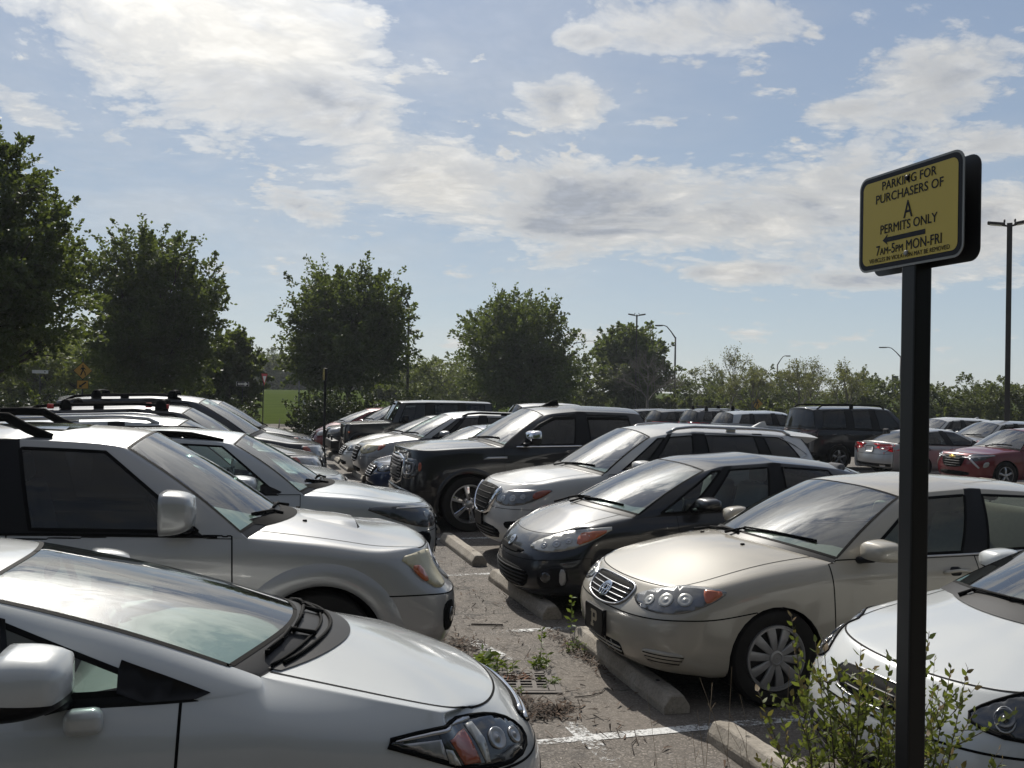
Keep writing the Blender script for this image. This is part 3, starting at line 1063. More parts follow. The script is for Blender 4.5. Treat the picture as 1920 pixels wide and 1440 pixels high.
# ---------------------------------------------------------------- ground, markings, wheel stops, drain
def smooth(a, b, x):
    t = max(0.0, min(1.0, (x - a) / (b - a))); return t * t * (3 - 2 * t)
def gz(x, y):
    """height of the land: the lot falls gently to the right, the meadow rises beyond the road"""
    lot = -.020 * max(0, min(24, x - 8)) * (1 - smooth(60, 110, y))
    hill = 1.15 * smooth(58, 125, y) * (1 - .6 * smooth(20, 60, x)) + .9 * smooth(120, 260, y)
    return lot + hill
def grid_mesh(name, xs, ys, dz, mat):
    v = [(x, y, gz(x, y) + dz) for y in ys for x in xs]
    nx = len(xs); f = [(j * nx + i, j * nx + i + 1, (j + 1) * nx + i + 1, (j + 1) * nx + i) for j in range(len(ys) - 1) for i in range(nx - 1)]
    return np_mesh(name, v, f, mat, smooth=True)

def asphalt_mat():
    m, nt, out = nodes_mat('aged_asphalt')
    tc = N(nt, 'ShaderNodeTexCoord'); P = tc.outputs['Object']
    st = N(nt, 'ShaderNodeTexVoronoi', {'Vector': P, 'Scale': 95.0})
    st2 = N(nt, 'ShaderNodeTexVoronoi', {'Vector': P, 'Scale': 38.0})
    big = N(nt, 'ShaderNodeTexNoise', {'Vector': P, 'Scale': .55, 'Detail': 7.0, 'Roughness': .62})
    mid = N(nt, 'ShaderNodeTexNoise', {'Vector': P, 'Scale': 4.5, 'Detail': 8.0, 'Roughness': .7})
    fine = N(nt, 'ShaderNodeTexNoise', {'Vector': P, 'Scale': 60.0, 'Detail': 4.0, 'Roughness': .7})
    stone = N(nt, 'ShaderNodeSeparateColor', {0: st.outputs['Color']}).outputs[0]
    c = ramp(nt, stone, [(0, (.032, .028, .025)), (.35, (.078, .068, .058)), (.70, (.148, .128, .108)), (.90, (.25, .22, .188)), (1, (.38, .34, .30))])
    s2 = N(nt, 'ShaderNodeSeparateColor', {0: st2.outputs['Color']}).outputs[1]
    c = mixc(nt, mathn(nt, 'MULTIPLY', ramp(nt, s2, [(.80, 0), (.95, 1)]), .5), c, (.24, .22, .20))
    c = mixc(nt, ramp(nt, fine.outputs[0], [(.35, .75), (.55, 0)]), c, (.030, .028, .026))
    c = mixc(nt, ramp(nt, mid.outputs[0], [(.42, .0), (.68, .55)]), c, (.055, .050, .045))
    c = mixc(nt, ramp(nt, big.outputs[0], [(.38, 0), (.62, .6)]), c, (.160, .138, .115))
    # oil spots
    oil = N(nt, 'ShaderNodeTexNoise', {'Vector': P, 'Scale': 1.4, 'Detail': 3.0, 'Roughness': .5})
    c = mixc(nt, ramp(nt, oil.outputs[0], [(.62, 0), (.72, .65)]), c, (.028, .026, .025))
    # hairline cracks
    wv = N(nt, 'ShaderNodeTexNoise', {'Vector': P, 'Scale': 2.2, 'Detail': 3.0})
    wp = N(nt, 'ShaderNodeVectorMath', {0: P, 1: N(nt, 'ShaderNodeVectorMath', {0: wv.outputs['Color'], 'Scale': .8}, operation='SCALE').outputs[0]}, operation='ADD')
    vc = N(nt, 'ShaderNodeTexVoronoi', {'Vector': wp.outputs[0], 'Scale': .42}, feature='DISTANCE_TO_EDGE')
    c = mixc(nt, ramp(nt, vc.outputs['Distance'], [(.0, .85), (.006, .0)]), c, (.02, .018, .016))
    b = N(nt, 'ShaderNodeBsdfPrincipled', {'Base Color': c, 'Roughness': .88, 'Specular IOR Level': .35})
    h = mathn(nt, 'ADD', mathn(nt, 'MULTIPLY', stone, .6), mathn(nt, 'MULTIPLY', fine.outputs[0], .8))
    bp = N(nt, 'ShaderNodeBump', {'Height': h, 'Strength': .55, 'Distance': .006})
    nt.links.new(bp.outputs[0], b.inputs['Normal']); nt.links.new(b.outputs[0], out.inputs[0])
    return m
def line_mat(name, wear):
    m, nt, out = nodes_mat(name)
    tc = N(nt, 'ShaderNodeTexCoord'); P = tc.outputs['Object']
    n1 = N(nt, 'ShaderNodeTexNoise', {'Vector': P, 'Scale': 26.0, 'Detail': 8.0, 'Roughness': .8})
    n2 = N(nt, 'ShaderNodeTexNoise', {'Vector': P, 'Scale': 1.6, 'Detail': 3.0})
    f = mathn(nt, 'ADD', n1.outputs[0], mathn(nt, 'MULTIPLY_ADD', n2.outputs[0], .7, -.35))
    mask = ramp(nt, f, [(wear - .05, 1), (wear + .05, 0)])
    st = N(nt, 'ShaderNodeTexVoronoi', {'Vector': P, 'Scale': 95.0})
    col = ramp(nt, N(nt, 'ShaderNodeSeparateColor', {0: st.outputs['Color']}).outputs[0], [(0, (.42, .42, .41)), (1, (.60, .60, .58))])
    b = N(nt, 'ShaderNodeBsdfPrincipled', {'Base Color': col, 'Roughness': .8})
    t = N(nt, 'ShaderNodeBsdfTransparent')
    mx = N(nt, 'ShaderNodeMixShader', {0: mask}); nt.links.new(t.outputs[0], mx.inputs[1]); nt.links.new(b.outputs[0], mx.inputs[2])
    nt.links.new(mx.outputs[0], out.inputs[0])
    return m
def grass_mat():
    m, nt, out = nodes_mat('meadow_grass')
    tc = N(nt, 'ShaderNodeTexCoord'); P = tc.outputs['Object']
    n1 = N(nt, 'ShaderNodeTexNoise', {'Vector': P, 'Scale': .35, 'Detail': 8.0, 'Roughness': .7})
    mp = N(nt, 'ShaderNodeMapping', {'Vector': P, 'Scale': (.05, .35, 1)})
    n2 = N(nt, 'ShaderNodeTexNoise', {'Vector': mp.outputs[0], 'Scale': 1.0, 'Detail': 5.0})
    n3 = N(nt, 'ShaderNodeTexNoise', {'Vector': P, 'Scale': 9.0, 'Detail': 6.0, 'Roughness': .75})
    c = ramp(nt, n1.outputs[0], [(.32, (.034, .050, .012)), (.68, (.066, .086, .022))])
    c = mixc(nt, ramp(nt, n2.outputs[0], [(.45, 0), (.65, .6)]), c, (.075, .088, .026))
    c = mixc(nt, ramp(nt, n3.outputs[0], [(.4, 0), (.7, .6)]), c, (.025, .045, .011))
    b = N(nt, 'ShaderNodeBsdfPrincipled', {'Base Color': c, 'Roughness': 1.0, 'Specular IOR Level': 0.0})
    nt.links.new(b.outputs[0], out.inputs[0])
    return m
def concrete_mat():
    m, nt, out = nodes_mat('wheel_stop_concrete')
    tc = N(nt, 'ShaderNodeTexCoord'); P = tc.outputs['Object']
    oi = N(nt, 'ShaderNodeObjectInfo')
    pp = N(nt, 'ShaderNodeVectorMath', {0: P, 1: N(nt, 'ShaderNodeCombineXYZ', {0: mathn(nt, 'MULTIPLY', oi.outputs['Random'], 40.0)}).outputs[0]}, operation='ADD').outputs[0]
    n1 = N(nt, 'ShaderNodeTexNoise', {'Vector': pp, 'Scale': 3.5, 'Detail': 8.0, 'Roughness': .7})
    n2 = N(nt, 'ShaderNodeTexNoise', {'Vector': pp, 'Scale': 45.0, 'Detail': 5.0, 'Roughness': .7})
    vo = N(nt, 'ShaderNodeTexVoronoi', {'Vector': pp, 'Scale': 38.0})
    c = ramp(nt, n1.outputs[0], [(.3, (.20, .175, .14)), (.55, (.30, .27, .225)), (.75, (.36, .335, .29))])
    c = mixc(nt, ramp(nt, n2.outputs[0], [(.45, 0), (.7, .6)]), c, (.13, .115, .09))
    c = mixc(nt, ramp(nt, vo.outputs['Distance'], [(.10, .8), (.16, 0)]), c, (.10, .09, .075))
    b = N(nt, 'ShaderNodeBsdfPrincipled', {'Base Color': c, 'Roughness': .9})
    bp = N(nt, 'ShaderNodeBump', {'Height': mathn(nt, 'ADD', n2.outputs[0], mathn(nt, 'MULTIPLY', vo.outputs['Distance'], .5)), 'Strength': .5, 'Distance': .008})
    nt.links.new(bp.outputs[0], b.inputs['Normal']); nt.links.new(b.outputs[0], out.inputs[0])
    return m
M_asph = asphalt_mat(); M_line = line_mat('white_paint_worn', .50); M_line2 = line_mat('white_paint_ghost', .44)
M_grass = grass_mat(); M_conc = concrete_mat()
M_path = plain('pale_concrete', (.36, .34, .31), .9, noise=.15, nscale=3)
M_kerb = plain('kerb_concrete', (.30, .28, .25), .9, noise=.2, nscale=6)

# land out to the horizon, then the lot lying 4 mm over it
xs = [-1500, -600, -250, -120, -70, -40, -20, -10, 0, 8, 14, 20, 26, 32, 40, 55, 80, 120, 200, 400, 900, 1600]
ys = [-400, -100, -30, -10, 0, 10, 20, 30, 36, 42, 50, 58, 66, 74, 82, 92, 104, 118, 135, 160, 200, 260, 400, 800, 1600, 2500]
tag(new_obj('ground', grid_mesh('ground', xs, ys, -.012, M_grass)), kind='structure')
tag(new_obj('parking_lot', grid_mesh('parking_lot', [-24, -12, -4, 0, 4, 8, 11, 14, 17, 20, 24, 28, 32, 40, 52], [-8, 0, 6, 12, 18, 24, 30, 36], 0, M_asph)), kind='structure')
tag(new_obj('road', grid_mesh('road', [-120, -70, -40, -20, -10, 0, 8, 14, 20, 26, 32, 60], [47.5, 50, 54.5], .0, M_asph)), kind='structure')
tag(new_obj('footpath', grid_mesh('footpath', [-120, -70, -40, -20, -10, 0, 8, 14, 20, 26, 32, 60], [44.6, 46.6], .0, M_path)), kind='structure')

S0 = 5.37; SP = 2.537
def flat_strip(name, x0, y0, x1, y1, w, mat, dz=.004, seg=1):
    d = Vector((x1 - x0, y1 - y0)); n = Vector((-d.y, d.x)).normalized() * w / 2
    v = []
    for i in range(seg + 1):
        t = i / seg; x = x0 + d.x * t; y = y0 + d.y * t
        for s in (1, -1): v.append((x + n.x * s, y + n.y * s, gz(x + n.x * s, y + n.y * s) + dz))
    f = [(2 * i, 2 * i + 1, 2 * i + 3, 2 * i + 2) for i in range(seg)]
    return tag(new_obj(name, np_mesh(name, v, f, mat)), kind='structure')
for k in range(-1, 11):
    flat_strip('stall_line', 2.15, S0 + SP * k, 7.5, S0 + SP * k - .02, .10, M_line)
    flat_strip('stall_line', 1.72, S0 + SP * k, 2.15, S0 + SP * k, .08, M_line2)
    flat_strip('stall_line', -3.4, S0 + SP * k + .02, 1.72, S0 + SP * k, .10, M_line)
flat_strip('old_marking', 1.92, 7.86, 2.12, 7.0, .13, M_line2, .003)
flat_strip('old_marking', 2.10, 5.66, 2.14, 4.4, .12, M_line2, .003)
flat_strip('old_marking', 1.98, 22.9, 2.75, 20.9, .35, M_line, .003)
for k in range(0, 8):
    flat_strip('stall_line', 17.8, 19.2 + 2.6 * k, 23.2, 19.2 + 2.6 * k, .10, M_line, .006, 6)

# wheel stops
def stop_mesh():
    bm = bmesh.new()
    prof = [(-.095, 0), (-.095, .055), (-.050, .128), (.050, .128), (.095, .055), (.095, 0)]
    n = 24; Ls = .93; rings = []
    rnd = random.Random(3)
    for i in range(n + 1):
        y = -Ls + 2 * Ls * i / n
        e = min(1, (Ls - abs(y)) / .05 + .55)
        rings.append([bm.verts.new((px * (1 if i not in (0, n) else .97) + rnd.uniform(-.0025, .0025), y, pz * (1 if i not in (0, n) else .95) + (rnd.uniform(-.003, .002) if pz else 0))) for px, pz in prof])
    for a, b in zip(rings, rings[1:]):
        for k in range(5): bm.faces.new((a[k], a[k + 1], b[k + 1], b[k]))
        bm.faces.new((a[5], a[0], b[0], b[5]))
    bm.faces.new(rings[0][::-1]); bm.faces.new(rings[-1])
    bmesh.ops.recalc_face_normals(bm, faces=bm.faces[:])
    es = [e for e in bm.edges if len(e.link_faces) == 2 and e.calc_face_angle() > .5 and min(v.co.z for v in e.verts) > .02]
    bmesh.ops.bevel(bm, geom=es, offset=.008, segments=1, affect='EDGES')
    # spike holes
    me = bpy.data.meshes.new('wheel_stop'); bm.to_mesh(me); bm.free(); me.materials.append(M_conc)
    me.polygons.foreach_set('use_smooth', [False] * len(me.polygons))
    return me
SM = stop_mesh()
hb = bmesh.new(); add_lathe(hb, [(.0001, .1295), (.016, .1295)], 12, 'z', 0)
hm = bpy.data.meshes.new('spike_hole'); hb.to_mesh(hm); hb.free(); hm.materials.append(M_flat)
stops = [(2.92, 4.22, 1.5, 'pale wheel stop beside the shrub in front of the white sedan at the lower right'),
         (2.865, 6.56, -1.2, 'weathered wheel stop with weeds, under the beige sedan nose'),
         (2.86, 9.16, .6, 'wheel stop half under the charcoal hatchback bumper'),
         (2.88, 11.86, -.4, 'wheel stop with a sunlit half in front of the white crossover'),
         (2.86, 14.45, 0, 'wheel stop by the front tyre of the black pickup'),
         (2.9, 17.0, .5, 'wheel stop below the navy sedan'), (2.87, 19.55, 0, 'wheel stop below the silver luxury crossover'),
         (2.9, 22.1, 0, 'wheel stop below the dark-grilled pale sedan'), (2.87, 24.7, 0, 'wheel stop below the boxy off-roader'),
         (2.9, 27.2, 0, 'farthest wheel stop but one, below the grey compact SUV'), (2.9, 29.8, 0, 'farthest wheel stop, below the red hatchback')]
for x, y, a, lab in stops:
    o = new_obj('wheel_stop', SM, None, (x, y, .002), rad(a)); tag(o, lab, 'wheel stop', 'concrete wheel stops')
    for yy in (-.62, .62): new_obj('spike_hole', hm, o, (0, yy, 0))

# drain grate with slots
def build_drain():
    root = empty('storm_drain', (2.02, 6.53, .004), rad(-14), 'square cast-iron drain grate with four rows of slots, littered with leaves', 'drain')
    iron = plain('rusty_iron', (.105, .093, .083), .8, .25, noise=.5, nscale=22, bump=.3)
    bm = bmesh.new()
    w, h = .52, .46; nx, ny = 4, 6
    xs_ = [-w / 2]; 
    fr = .03; cw = (w - 2 * fr) / nx; ch = (h - 2 * fr) / ny
    def box(x0, x1, y0, y1): add_box(bm, ((x0 + x1) / 2, (y0 + y1) / 2, .004), (x1 - x0, y1 - y0, .012))
    for i in range(nx + 1):
        x = -w / 2 + fr + i * cw; hw_ = .016 if 0 < i < nx else .024
        box(x - hw_, x + hw_, -h / 2, h / 2)
    for i in range(nx):
        x0 = -w / 2 + fr + i * cw + .016; x1 = x0 + cw - .032
        for j in range(ny + 1):
            y = -h / 2 + fr + j * ch; hh = .011 if 0 < j < ny else .03
            box(x0, x1, max(y - hh, -h / 2), min(y + hh, h / 2))
    bm_obj('grate', bm, iron, root, smooth=False)
    bm = bmesh.new(); add_box(bm, (0, 0, -.001), (w - .02, h - .02, .002))
    bm_obj('pit', bm, M_flat, root, smooth=False)
    bm = bmesh.new()
    for s in (-1, 1):
        add_box(bm, (s * (w / 2 + .02), 0, .003), (.04, h + .08, .008)); add_box(bm, (0, s * (h / 2 + .02), .003), (w, .04, .008))
    bm_obj('frame', bm, iron, root, smooth=False)
build_drain()

# dead leaves and mulch round the drain
def debris(name, label, cx, cy, sx, sy, n, seed, cols):
    r = np.random.default_rng(seed)
    p = r.normal(size=(n, 2)) * (sx, sy) + (cx, cy)
    L = r.uniform(.012, .05, n); Wd = r.uniform(.003, .008, n); a = r.uniform(0, 6.28, n); z = .006 + np.abs(r.normal(0, .010, n))
    d = np.stack([np.cos(a), np.sin(a), r.normal(0, .35, n)], 1); s = np.stack([-np.sin(a), np.cos(a), r.normal(0, .3, n)], 1)
    c = np.concatenate([p, z[:, None]], 1)
    v = np.stack([c - d * L[:, None] - s * Wd[:, None], c + d * L[:, None] - s * Wd[:, None] * .4, c + d * L[:, None] + s * Wd[:, None] * .4, c - d * L[:, None] + s * Wd[:, None]], 1).reshape(-1, 3)
    v[:, 2] = np.maximum(v[:, 2], .005)
    f = np.arange(4 * n).reshape(-1, 4)
    o = new_obj(name, np_mesh(name, v, f, cols, r.integers(0, len(cols), n)))
    tag(o, label, 'litter', kind='stuff')
brown = [plain('dead_leaf', (.075, .042, .022), .9), plain('dark_mulch', (.030, .020, .013), .9), plain('mulch_mid', (.050, .032, .02), .9)]
rust = [plain('russet_leaf', (.16, .055, .02), .85), brown[0], brown[0]]
debris('leaf_litter', 'dark rotting leaf litter heaped on the near side of the drain grate', 1.83, 6.12, .09, .06, 380, 1, brown)
debris('leaf_litter', 'scattered dark mulch between the drain and the stall line', 2.02, 5.88, .11, .08, 420, 2, brown)
debris('leaf_litter', 'russet leaf clump lying across the drain slots', 2.02, 6.58, .06, .025, 90, 3, rust)
debris('leaf_litter', 'twig and leaf crumbs by the silver SUV bumper', 1.85, 7.45, .10, .28, 330, 4, brown)
debris('leaf_litter', 'dark crumbs along the foot of the beige sedan wheel stop', 2.72, 7.15, (.05), .38, 260, 5, brown)
debris('leaf_litter', 'fine grit and leaf bits strewn over the strip between the rows', 2.2, 8.5, .35, 2.6, 520, 6, brown)
def stick(name, label, pts, r):
    bm = bmesh.new(); add_tube(bm, pts, r, 6)
    tag(bm_obj(name, bm, plain('dark_twig', (.03, .022, .018), .8)), label, 'twig')
stick('stick', 'straight dark stick lying on the asphalt near the silver bumper', [(2.09, 8.20, .010), (2.36, 8.10, .012)], .008)
stick('twig', 'thin curved twig on the asphalt right of the drain', [(2.30, 6.10, .006), (2.42, 6.10, .008), (2.52, 6.15, .006), (2.57, 6.22, .012)], .0035)
stick('twig', 'short twig near the faded corner line', [(2.28, 5.05, .006), (2.33, 5.2, .012), (2.40, 5.28, .006)], .003)

# kerb of the far end and planting strip under the hedge
bm = bmesh.new(); add_box(bm, (0, 36.1, .06), (48, .2, .16), .02); tag(bm_obj('kerb', bm, M_kerb, smooth=False), kind='structure')
M_mulch = plain('planting_bed', (.05, .04, .028), .95, noise=.4, nscale=4)
tag(new_obj('planting_bed', grid_mesh('planting_bed', [-24, -10, 0, 8], [36.2, 39, 42.5], .02, M_mulch)), kind='structure')
P_beige = paint('champagne_beige_paint', (.325, .30, .25), .10, .5, .10)
CAMRY = dict(L=4.805, W=1.795,
  hw=[(0, .85), (.5, .875), (1.0, .893), (2.4, .8975), (3.8, .893), (4.5, .86), (4.8, .83)],
  front=[(.17, .20), (.06, .25), (.0, .43), (.015, .575), (.09, .68), (.18, .775)],
  rear=[(.14, .25), (.03, .30), (0, .5), (.02, .66), (.05, .84), (.10, .985)],
  z5=[(.45, .80), (.75, .86), (1.1, .915), (1.45, .955), (2.6, .965), (4.1, 1.0), (4.5, .995), (4.8, .98)],
  zr=[(.3, .20), (1.4, .21), (4, .22), (4.8, .26)],
  fr=(0, .09, .36, .68, .86, 1), tum=(.90, .97, 1.0, 1.0, .985, .93),
  hs=[.52, .80, 1.10], ds=[4.33, 4.58], cc=.30, hcrown=[(.3, .03), (.7, .07), (1.1, .085), (1.5, .07)], dcrown=[(4.1, .06), (4.7, .03)],
  cab=[(1.42, 2.14, 1.375, .60, 'p'), (1.58, 2.30, 1.405, .61, 'g1'), (2.58, 2.74, 1.43, .615, 'b'), (2.68, 2.83, 1.43, .615, 'g2'), (3.55, 3.40, 1.395, .60, 'p'), (4.10, 3.62, 1.365, .58, '')],
  rcrown=.055, rfc=.10, arches=[(.955, .325, .355), (3.675, .325, .355)],
  doors=[('front_door', 1.40, 2.63, (-.05, -.03)), ('rear_door', 2.63, 3.60, (-.03, .05))], ubump=.86, bumprows=3, gapw=.0042)
def emblem(c, fm, t, z, w, h, parent, off=.012):
    """oval badge: outer ring and two inner ellipses"""
    its = []
    def ell(cx, cy, a, b, k=20): return [(cx + a * math.cos(2 * math.pi * i / k), cy + b * math.sin(2 * math.pi * i / k)) for i in range(k)]
    bm = bmesh.new()
    def ring(cx, cy, a, b, wd):
        k = 22; pa = []
        for i in range(k):
            q = 2 * math.pi * i / k
            row = []
            for s_ in (1, 1 - wd / a):
                o, d = fm(cx + a * s_ * math.cos(q), cy + b * s_ * math.sin(q)); hh = c.bvh.ray_cast(o, d)
                loc = hh[0] if hh[0] is not None else o
                row.append(bm.verts.new(loc - d * off))
            pa.append(row)
        for i in range(k): bm.faces.new((pa[i][0], pa[(i + 1) % k][0], pa[(i + 1) % k][1], pa[i][1]))
    ring(t, z, w / 2, h / 2, .010); ring(t, z, w * .17, h * .47, .007); ring(t, z + h * .16, w * .34, h * .26, .007)
    bmesh.ops.recalc_face_normals(bm, faces=bm.faces[:])
    bmesh.ops.solidify(bm, geom=bm.faces[:], thickness=.006)
    return bm_obj('emblem', bm, M_chrome, parent, smooth=False)

def build_camry(x, y):
    c = CarBuilder('parked_sedan', CAMRY, x, y, -1, carmats(P_beige, side=G_clear, rear=G_mid), 3,
                   'champagne beige sedan with round-lamp headlights and a black P plate on its bumper', 'car', 'cars parked nose-in on the right row')
    both = (1, -1)
    # headlights
    hp = [(.38, .685), (.52, .635), (.72, .625), (.90, .645), (1.10, .725), (1.22, .80), (1.02, .812), (.80, .80), (.58, .765), (.43, .715)]
    for sg in both:
        fm = c.ftz
        q = [(sg * a, b) for a, b in hp]
        h = c.piece('headlight', fm, q, M_lampmid, .004, .012, .03)
        for (t, z, r) in ((.58, .69, .042), (.73, .71, .055), (.89, .725, .052)):
            bm = bmesh.new(); k = 18
            o, d = fm(sg * t, z); hit = c.bvh.ray_cast(o, d)
            n = hit[1] if hit[1].dot(d) < 0 else -hit[1]
            rot = n.to_track_quat('Z', 'Y').to_matrix().to_4x4()
            Mx = Matrix.Translation(hit[0]) @ rot
            add_lathe(bm, [(r, .004), (r * .97, .008), (r * .62, .0045), (r * .28, .0045), (r * .24, .007), (.002, .008)], 20, 'z', 0, Mx)
            bm_obj('reflector', bm, M_lampclear, h)
        c.piece('turn_signal', fm, [(sg * a, b) for a, b in [(1.03, .715), (1.08, .725), (1.18, .787), (1.06, .797), (1.03, .785)]], M_amber, .009, .004, .02, parent=h, smooth=1)
    # grille
    g = c.piece('grille', c.ftz, [(-.36, .735), (-.34, .66), (-.25, .605), (0, .585), (.25, .605), (.34, .66), (.36, .735), (.2, .745), (0, .748), (-.2, .745)], M_flat, .006, .012, .03, smooth=1)
    bm = bmesh.new()
    for z in (.62, .65, .68, .71):
        ww = .28 if z < .64 else .32
        drape_face(bm, c.bvh, c.ftz, [(-ww, z - .003), (ww, z - .003), (ww, z + .003), (-ww, z + .003)], .014, .006, .04)
    n = 26; outl = chaikin([(-.37, .742), (-.35, .655), (-.25, .597), (0, .576), (.25, .597), (.35, .655), (.37, .742), (.2, .755), (0, .758), (-.2, .755)], 2)
    add_tube(bm, [((lambda h: h[0] + h[1] * .006 if h[0] is not None else c.ftz(*p)[0])(c.bvh.ray_cast(*c.ftz(*p)))) for p in outl + outl[:1]], .009, 6, cap=False)
    bm_obj('chrome_bars', bm, M_satin, g)
    emblem(c, c.ftz, 0, .67, .155, .105, g, .024)
    # lower openings
    c.pieces_joined('bumper_vent', [(c.ftz, rrect(.66, .095, .03, 3, 0, .30), 0, .003, .01, .03, 0)], [M_flat])
    bm = bmesh.new()
    for z in (.285, .315): drape_face(bm, c.bvh, c.ftz, [(-.32, z - .004), (.32, z - .004), (.32, z + .004), (-.32, z + .004)], .010, .004, .05)
    for t in (-.2, -.1, .1, .2): drape_face(bm, c.bvh, c.ftz, [(t - .004, .26), (t + .004, .26), (t + .004, .345), (t - .004, .345)], .009, .004, .05)
    bm_obj('vent_slats', bm, P_beige, c.root)
    for sg in both:
        fp = [(.56, .385), (.60, .30), (.68, .275), (.83, .285), (.90, .35), (.88, .38)]
        fo = c.piece('fog_light_blank', c.ftz, [(sg * a, b) for a, b in fp], P_beige, .006, .004, .03, smooth=2)
        bm = bmesh.new()
        for z, a, b in ((.305, .62, .86), (.33, .60, .88), (.355, .59, .89)):
            drape_face(bm, c.bvh, c.ftz, [(sg * a, z - .003), (sg * b, z - .003), (sg * b, z + .003), (sg * a, z + .003)], .0085, .003, .05)
        bm_obj('blank_groove', bm, M_gap, fo)
    # front plate with the block P
    bm = bmesh.new()
    px = c.L / 2 + .012
    add_box(bm, (px, 0, .45), (.035, .33, .185), .006, 2)
    pl = bm_obj('front_plate', bm, M_black, c.root, smooth=False)
    bm = bmesh.new()
    for sh, mi, dx in (([(-.055, -.062), (.0, -.062), (.0, -.04), (-.012, -.04), (-.012, -.015), (.045, -.015), (.06, 0), (.06, .045), (.045, .062), (-.055, .062), (-.055, .04), (-.042, .04), (-.042, -.04), (-.055, -.04)], 0, .019),
                       ([(-.012, .008), (.03, .008), (.03, .04), (-.012, .04)], 1, .021)):
        vs = [bm.verts.new((px + dx, a, .45 + b)) for a, b in sh]   # read from in front: left is -y for a car facing -X turned round
        f = bm.faces.new(vs); f.material_index = mi
        if f.normal.x < 0: f.normal_flip()
    bm_obj('plate_letter', bm, [plain('plate_gold', (.34, .29, .20), .4), M_black], pl, smooth=False)
    bm = bmesh.new()
    outl = rrect(.33, .185, .02, 3)
    add_tube(bm, [(px + .018, a, .45 + b) for a, b in outl + outl[:1]], .004, 6, cap=False)
    bm_obj('plate_frame', bm, M_black, pl)
    c.wheels(.332, .225, .21, 'cover', M_cover, spokes=10)
    c.underside()
    c.interior(M_cloth_t, M_dash_t, M_cloth_t)
    c.mirror(1.66, .965, (1, -1), (.17, .25, .165), P_beige, stalk=.02)
    for sg in both:
        c.handle(2.42, .86, sg, 'front_door', P_beige); c.handle(3.42, .875, sg, 'rear_door', P_beige)
    # chrome belt line
    for sg in both:
        bm = bmesh.new()
        P = [c.side_pt(u, keys(CAMRY['z5'], u) + .012, sg, .006) for u in np.linspace(1.72, 3.6, 14)]
        add_tube(bm, P, .008, 6)
        bm_obj('belt_trim', bm, M_satin, c.root)
    c.wiper([(1.10, -.10), (1.20, .02), (1.27, .30), (1.42, .62)])
    c.wiper([(1.13, -.66), (1.20, -.52), (1.17, -.25), (1.15, .0)])
    for y in (-.32, .3):
        bm = bmesh.new(); p = c.top_pt(1.02, y, .004); add_box(bm, p, (.03, .02, .014), .004)
        bm_obj('washer_nozzle', bm, M_flat, c.root)
    # rubber strip on the doors
    for sg in both:
        bm = bmesh.new()
        drape_face(bm, c.bvh, c.fside(sg), [(1.5, .505), (2.58, .51), (2.58, .555), (1.5, .55)], .010, .004, .08)
        drape_face(bm, c.bvh, c.fside(sg), [(2.68, .51), (3.35, .515), (3.35, .56), (2.68, .555)], .010, .004, .08)
        bm_obj('door_moulding', bm, P_beige, c.root)
    return c
# ---------------------------------------------------------------- right row
BOTH = (1, -1)
RG = 'cars parked nose-in on the right row'
LG = 'cars parked nose-in on the left row'
BG = 'cars parked across the aisle'
P_char = paint('charcoal_paint', (.011, .012, .015), .1, .42, .010)
P_white = paint('pearl_white_paint', (.47, .465, .445), .06, .4, .07)
P_white2 = paint('cool_white_paint', (.465, .48, .475), .05, .35, .04)
P_black = paint('black_paint', (.003, .0034, .0055), .0, .45, .010)
P_silver = paint('silver_paint', (.33, .33, .325), .45, .36, .08)
P_silver2 = paint('pale_silver_paint', (.33, .35, .36), .40, .36, .06)
P_blue = paint('navy_paint', (.007, .020, .060), .15, .4, .03)
P_grey = paint('dark_grey_paint', (.026, .027, .030), .2, .42, .04)
P_red = paint('red_paint', (.125, .006, .012), .2, .35, .02)
P_ink = paint('ink_blue_paint', (.005, .008, .014), .1, .42, .02)
P_brown = paint('gunmetal_paint', (.026, .026, .029), .2, .42, .03)

def lamp_pair(c, poly, mat, inner=(), amber=None, amat=None, res=.03, sgs=BOTH, dome=0.0, off=.004):
    for sg in sgs:
        h = c.piece('headlight', c.ftz, [(sg * a, b) for a, b in poly], mat, off, .012, res, smooth=1, dome=dome)
        for t, z, r in inner:
            hit = c.bvh.ray_cast(*c.ftz(sg * t, z))
            if hit[0] is None: continue
            d = c.ftz(sg * t, z)[1]
            n = hit[1] if hit[1].dot(d) < 0 else -hit[1]
            bm = bmesh.new(); Mx = Matrix.Translation(hit[0]) @ n.to_track_quat('Z', 'Y').to_matrix().to_4x4()
            add_lathe(bm, [(r, off), (r * .97, off + .005), (r * .6, off + .001), (r * .28, off + .001), (r * .24, off + .004), (.002, off + .005)], 18, 'z', 0, Mx)
            bm_obj('reflector', bm, M_lamp, h)
        if amber: c.piece('turn_signal', c.ftz, [(sg * a, b) for a, b in amber], amat or M_amber, off + .004 + dome, .004 + dome, res, parent=h, smooth=1)

def bars(c, fm, zs, hwid, th, mat, parent, off=.012, name='grille_bars', vert=(), zr=None):
    bm = bmesh.new()
    for z in zs:
        w = hwid(z) if callable(hwid) else hwid
        drape_face(bm, c.bvh, fm, [(-w, z - th), (w, z - th), (w, z + th), (-w, z + th)], off, .008, .06)
    for t in vert: drape_face(bm, c.bvh, fm, [(t - th, zr[0]), (t + th, zr[0]), (t + th, zr[1]), (t - th, zr[1])], off - .001, .006, .05)
    return bm_obj(name, bm, mat, parent)

def trim_line(c, name, pts, mat, r=.008, parent=None, sgs=BOTH, off=.006):
    for sg in sgs:
        bm = bmesh.new()
        add_tube(bm, [c.side_pt(u, z, sg, off) for u, z in pts], r, 6)
        bm_obj(name, bm, mat, parent or c.root)

